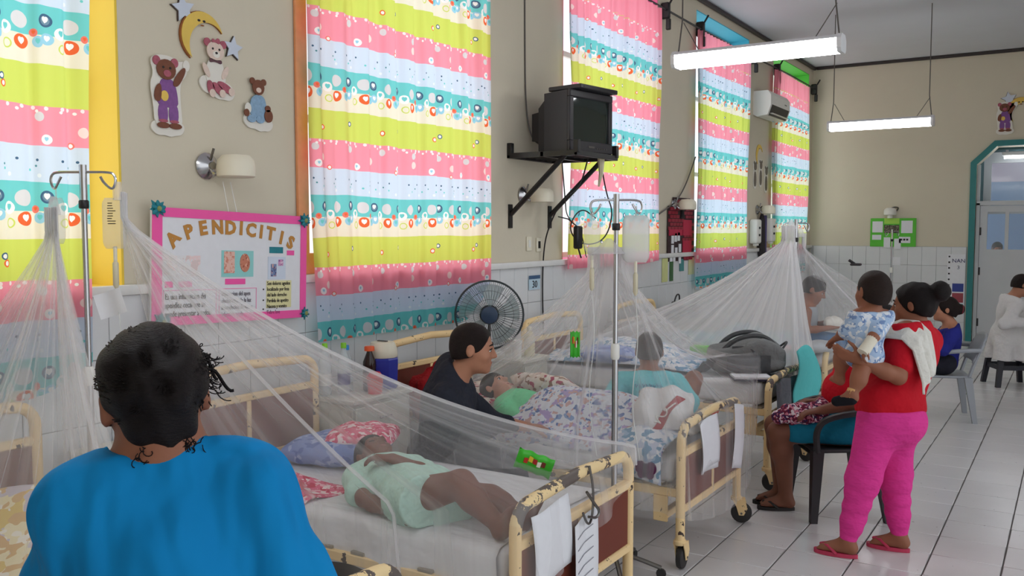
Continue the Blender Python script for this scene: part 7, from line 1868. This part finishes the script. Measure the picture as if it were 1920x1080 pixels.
# ---------------------------------------------------------------- 9 seated woman in red top, teal skirt
p = person('seated woman in a red top and teal skirt on the black chair, partly hidden')
b9 = -RTn; l9 = np.cross(V3(0, 0, 1), b9)
f = Fig(1.0); f.head((-1.02, 5.90, 1.17), b9+V3(0, 0, -0.1), V3(0, 0, 1), 1.0)
nb = V3(-1.03, 5.875, 1.01); f.neck(nb, 0.052); pel = V3(-1.16, 5.765, 0.545); f.torso(pel, nb, b9, 1.22, 1.25, 0.05, bust=1.0)
f.arm('L', nb+l9*0.165-V3(0, 0, 0.06), V3(-1.03, 5.60, 0.735), V3(-1.27, 5.50, 0.665), 1.15, hd=-RTn+V3(0, 0, -0.15), pn=(0, 0, -1), curl=0.5, th=l9*-1)
f.arm('R', nb-l9*0.165-V3(0, 0, 0.06), V3(-1.20, 6.02, 0.74), V3(-1.35, 5.80, 0.665), 1.15, hd=-RTn, pn=(0, 0, -1), curl=0.5)
f.leg('L', pel+l9*0.10-V3(0, 0, 0.01), V3(-1.525, 5.525, 0.495), V3(-1.485, 5.565, 0.085), V3(-1.60, 5.52, 0.04), 1.22); f.leg('R', pel-l9*0.09, V3(-1.60, 5.72, 0.495), V3(-1.545, 5.66, 0.085), V3(-1.66, 5.62, 0.04), 1.22)
f.body(SK3, p, 0.008)
f.garment('top', Mr, p, ['torso', 'uarmL', 'uarmR'], 0.018, cuts=[(nb, n3(V3(0, 0, 1)+b9*0.2)), (pel-V3(0, 0, 0.02), (0, 0, -1))], vox=0.009, jitter=lumpy(0.004, 26))
hpL, knL, hpR, knR = f.jt['legL'][0], f.jt['legL'][1], f.jt['legR'][0], f.jt['legR'][1]
f.garment('skirt', cloth('teal_skirt', rgb(20, 112, 140), 0.4, 7), p, [], 0, extra=[seg_cap(hpL, lerp(hpL, knL, 0.88), 0.122, 0.09, 0.08), seg_cap(hpR, lerp(hpR, knR, 0.88), 0.122, 0.09, 0.08), seg_cap(lerp(hpL, hpR, 0.5), lerp(knL, knR, 0.5)-b9*0.05, 0.11, 0.08, 0.08), seg_ell(pel+V3(0, 0, 0.01), (0.22, 0.17, 0.12), f.A, 0.06)], cuts=[(lerp(knL, knR, 0.5)-b9*0.02, b9), (V3(0, 0, 0.452), (0, 0, -1))], vox=0.009, jitter=lumpy(0.003, 24))
for sd in 'LR':
    an, to = f.jt['leg'+sd][2], f.jt['leg'+sd][3]
    sn = sandal(p, an, to, mat('black_leather', rgb(28, 22, 22), 0.5))
    MB().tube([an+V3(0.034*math.cos(a), 0.034*math.sin(a), 0.012) for a in np.linspace(0, 2*PI, 17)[:-1]], 0.006, 5, True).build('ankle_strap', MATS['black_leather'], sn)
cap_hair(f, HB, p, 0.010, jit=0.0015, extra=[seg_ell(f.hl(0, -0.11, -0.02), np.array([0.05, 0.045, 0.05]), f.H[0], 0.02)]); f.face(p)
b_ = Body(0.008); c = V3(-1.40, 5.545, 0.63); b_.cap(c-RTn*0.07, c+RTn*0.11, 0.055, 0.065, 0.03).cap(c-RTn*0.13-V3(0, 0, 0.03), c, 0.045, 0.05, 0.03).cap(c+RTn*0.12+V3(0, 0, 0.02), c+RTn*0.2+FWn*0.1+V3(0, 0, 0.05), 0.05, 0.05, 0.03).ell(c-V3(0, 0, 0.02), (0.12, 0.10, 0.05), None, 0.03)
o = b_.build('folded_garment', printed('maroon_check', rgb(104, 34, 58), [rgb(222, 210, 216), rgb(60, 36, 76), rgb(196, 120, 140)], 34, 0.5), None, lumpy(0.005, 60)); tag(o, 'maroon and white patterned garment in the lap of the seated woman', 'garment')

# ---------------------------------------------------------------- 10 seated woman in navy
p = person('seated woman in a navy blue top on the grey armchair, looking left')
b10 = n3(V3(GF.x, GF.y, 0)); l10 = np.cross(V3(0, 0, 1), b10)
f = Fig(0.98); f.head((-1.012, 9.10, 1.015), b10+V3(0, 0, 0.10), V3(0, 0, 1)-b10*0.1, 1.0)
nb = V3(-0.965, 9.115, 0.865); f.neck(nb, 0.05); pel = V3(-1.02, 9.13, 0.52); f.torso(pel, nb, b10, 1.2, 1.25, 0.04)
f.arm('L', nb+l10*0.155-V3(0, 0, 0.05), V3(-1.0, 8.90, 0.66), V3(-1.25, 8.90, 0.62), 1.1, curl=0.5); f.arm('R', nb-l10*0.155-V3(0, 0, 0.05), V3(-1.05, 9.33, 0.66), V3(-1.27, 9.22, 0.62), 1.1, curl=0.5)
f.leg('L', pel+l10*0.09, pel+b10*0.42+l10*0.10-V3(0, 0, 0.02), pel+b10*0.42+l10*0.10-V3(0, 0, 0.435), pel+b10*0.55+l10*0.10-V3(0, 0, 0.485), 1.1); f.leg('R', pel-l10*0.09, pel+b10*0.42-l10*0.10-V3(0, 0, 0.02), pel+b10*0.42-l10*0.10-V3(0, 0, 0.435), pel+b10*0.55-l10*0.10-V3(0, 0, 0.485), 1.1)
f.body(SK2, p, 0.008)
f.garment('top', cloth('navy_top', rgb(40, 44, 128), 0.5, 7), p, ['torso', 'uarmL', 'uarmR'], 0.018, cuts=[(nb, n3(V3(0, 0, 1)+b10*0.4)), (V3(0, 0, 0.44), (0, 0, -1))], vox=0.01, jitter=lumpy(0.003, 26))
f.garment('trousers', cloth('black_trousers', rgb(34, 34, 44)), p, ['thighL', 'thighR', 'shinL', 'shinR'], 0.014, cuts=[(V3(0, 0, 0.1), (0, 0, -1))], vox=0.012)
f.garment('shoes', mat('dark_shoe', rgb(36, 32, 34), 0.5), p, ['footL', 'footR'], 0.007, vox=0.008, cuts=[(V3(0, 0, 0.004), (0, 0, -1))])
pt_ = [seg_ell(f.hl(0, -0.12, 0.015), np.array([0.045, 0.045, 0.05]), f.H[0], 0.015)]
hr = cap_hair(f, HBr, p, 0.012, front=(0, 0.06), nape=-0.05, jit=0.001, extra=pt_)
MB().tube([f.hl(0.026*math.cos(a), -0.138, 0.015+0.03*math.sin(a)) for a in np.linspace(0, 2*PI, 13)[:-1]], 0.016, 6, True).build('hair_tie', Mc('hair_tie_red', 120, 30, 44), hr)
f.face(p)
b_ = Body(0.01); b_.cap(lerp(pel, nb, 0.5)+b10*0.2, lerp(pel, nb, 0.78)+b10*0.17+l10*0.02, 0.07, 0.05, 0.03); o = b_.build('infant_wrap', cloth('pale_blue_wrap', rgb(190, 206, 224)), None, lumpy(0.004, 40)); tag(o, 'pale blue bundle in the arms of the woman in navy', 'bundle')

# ---------------------------------------------------------------- 11 person in the white coat
p = person('person in a white coat sitting on a dark stool at the right edge')
b11 = n3(RTn*0.9-FWn*0.1); l11 = np.cross(V3(0, 0, 1), b11)
f = Fig(1.0); f.head((-0.505, 11.37, 1.135), b11+V3(0, 0, -0.45), V3(0, 0, 1)+b11*0.4, 1.0)
nb = V3(-0.585, 11.355, 0.985); f.neck(nb, 0.052); pel = V3(-0.63, 11.43, 0.545); f.torso(pel, nb, b11, 1.12, 1.2)
f.arm('R', nb-l11*0.165-V3(0, 0, 0.05), V3(-0.645, 11.12, 0.72), V3(-0.40, 11.13, 0.76), 1.1, curl=0.5); f.arm('L', nb+l11*0.165-V3(0, 0, 0.05), V3(-0.62, 11.62, 0.72), V3(-0.38, 11.5, 0.76), 1.1, curl=0.5)
f.leg('R', pel-l11*0.09, pel+b11*0.42-l11*0.1-V3(0, 0, 0.02), pel+b11*0.40-l11*0.1-V3(0, 0, 0.46), pel+b11*0.53-l11*0.1-V3(0, 0, 0.51)); f.leg('L', pel+l11*0.09, pel+b11*0.42+l11*0.1-V3(0, 0, 0.02), pel+b11*0.40+l11*0.1-V3(0, 0, 0.46), pel+b11*0.53+l11*0.1-V3(0, 0, 0.51))
f.body(SK2, p, 0.009)
ex = [seg_cap(f.jt['armR'][0], f.jt['armR'][1], 0.072, 0.062, 0.03), seg_cap(f.jt['armR'][1], lerp(f.jt['armR'][1], f.jt['armR'][2], 0.9), 0.06, 0.05, 0.03), seg_cap(f.jt['armL'][0], f.jt['armL'][1], 0.072, 0.062, 0.03), seg_cap(f.jt['armL'][1], lerp(f.jt['armL'][1], f.jt['armL'][2], 0.9), 0.06, 0.05, 0.03),
      seg_ell(pel-b11*0.0+V3(0, 0, 0.02), (0.20, 0.165, 0.2), axes(b11, (0, 0, 1)), 0.05), seg_cap(pel-b11*0.07-V3(0, 0, 0.08)-l11*0.1, pel-b11*0.09-V3(0, 0, 0.30)-l11*0.12, 0.10, 0.11, 0.05), seg_cap(pel-b11*0.07-V3(0, 0, 0.08)+l11*0.1, pel-b11*0.09-V3(0, 0, 0.30)+l11*0.12, 0.10, 0.11, 0.05), seg_cap(pel+b11*0.1-V3(0, 0, 0.05)-l11*0.13, pel+b11*0.12-V3(0, 0, 0.30)-l11*0.14, 0.08, 0.09, 0.06)]
f.garment('white_coat', cloth('coat_white', rgb(214, 212, 212), 0.6, 7, 0.05), p, ['torso'], 0.026, cuts=[(nb+V3(0, 0, 0.02), n3(V3(0, 0, 1)+b11*0.5)), (V3(0, 0, 0.30), (0, 0, -1))], extra=ex, vox=0.01, jitter=lumpy(0.005, 24))
f.garment('trousers', MATS['black_trousers'], p, ['thighL', 'thighR', 'shinL', 'shinR'], 0.014, cuts=[(V3(0, 0, 0.08), (0, 0, -1))], vox=0.012)
f.garment('shoes', mat('dark_shoe', rgb(36, 32, 34), 0.5), p, ['footL', 'footR'], 0.007, vox=0.008, cuts=[(V3(0, 0, 0.004), (0, 0, -1))])
cap_hair(f, HBr, p, 0.009, jit=0.001, front=(0, 0.06)); f.face(p)

# ---------------------------------------------------------------- 12 person beyond the glazed door
p = person('person glimpsed from the shoulders up behind the glazed door')
f = Fig(0.95); f.head((-1.15, 17.3, 1.42), (0.3, -1, 0), (0, 0, 1), 1.0); nb = V3(-1.15, 17.32, 1.27); f.neck(nb, 0.05); pel = V3(-1.15, 17.32, 0.8); f.torso(pel, nb, (0, -1, 0), 1.0, 1.0)
for sd, e in (('L', 1), ('R', -1)):
    f.arm(sd, nb+V3(e*0.16, 0, -0.05), nb+V3(e*0.21, 0, -0.33), nb+V3(e*0.2, -0.08, -0.56), hand=False); h = pel+V3(e*0.09, 0, -0.03); f.leg(sd, h, h+V3(0, 0, -0.36), V3(h[0], h[1], 0.085), V3(h[0], h[1]-0.13, 0.035))
f.body(SK1, p, 0.012); f.garment('shirt', cloth('grey_shirt', rgb(120, 120, 130)), p, ['torso', 'uarmL', 'uarmR'], 0.014, cuts=[(nb, (0, 0, 1))], vox=0.014)
f.garment('trousers', MATS['black_trousers'], p, ['thighL', 'thighR', 'shinL', 'shinR'], 0.014, vox=0.014); cap_hair(f, HB, p, vox=0.008, jit=0)
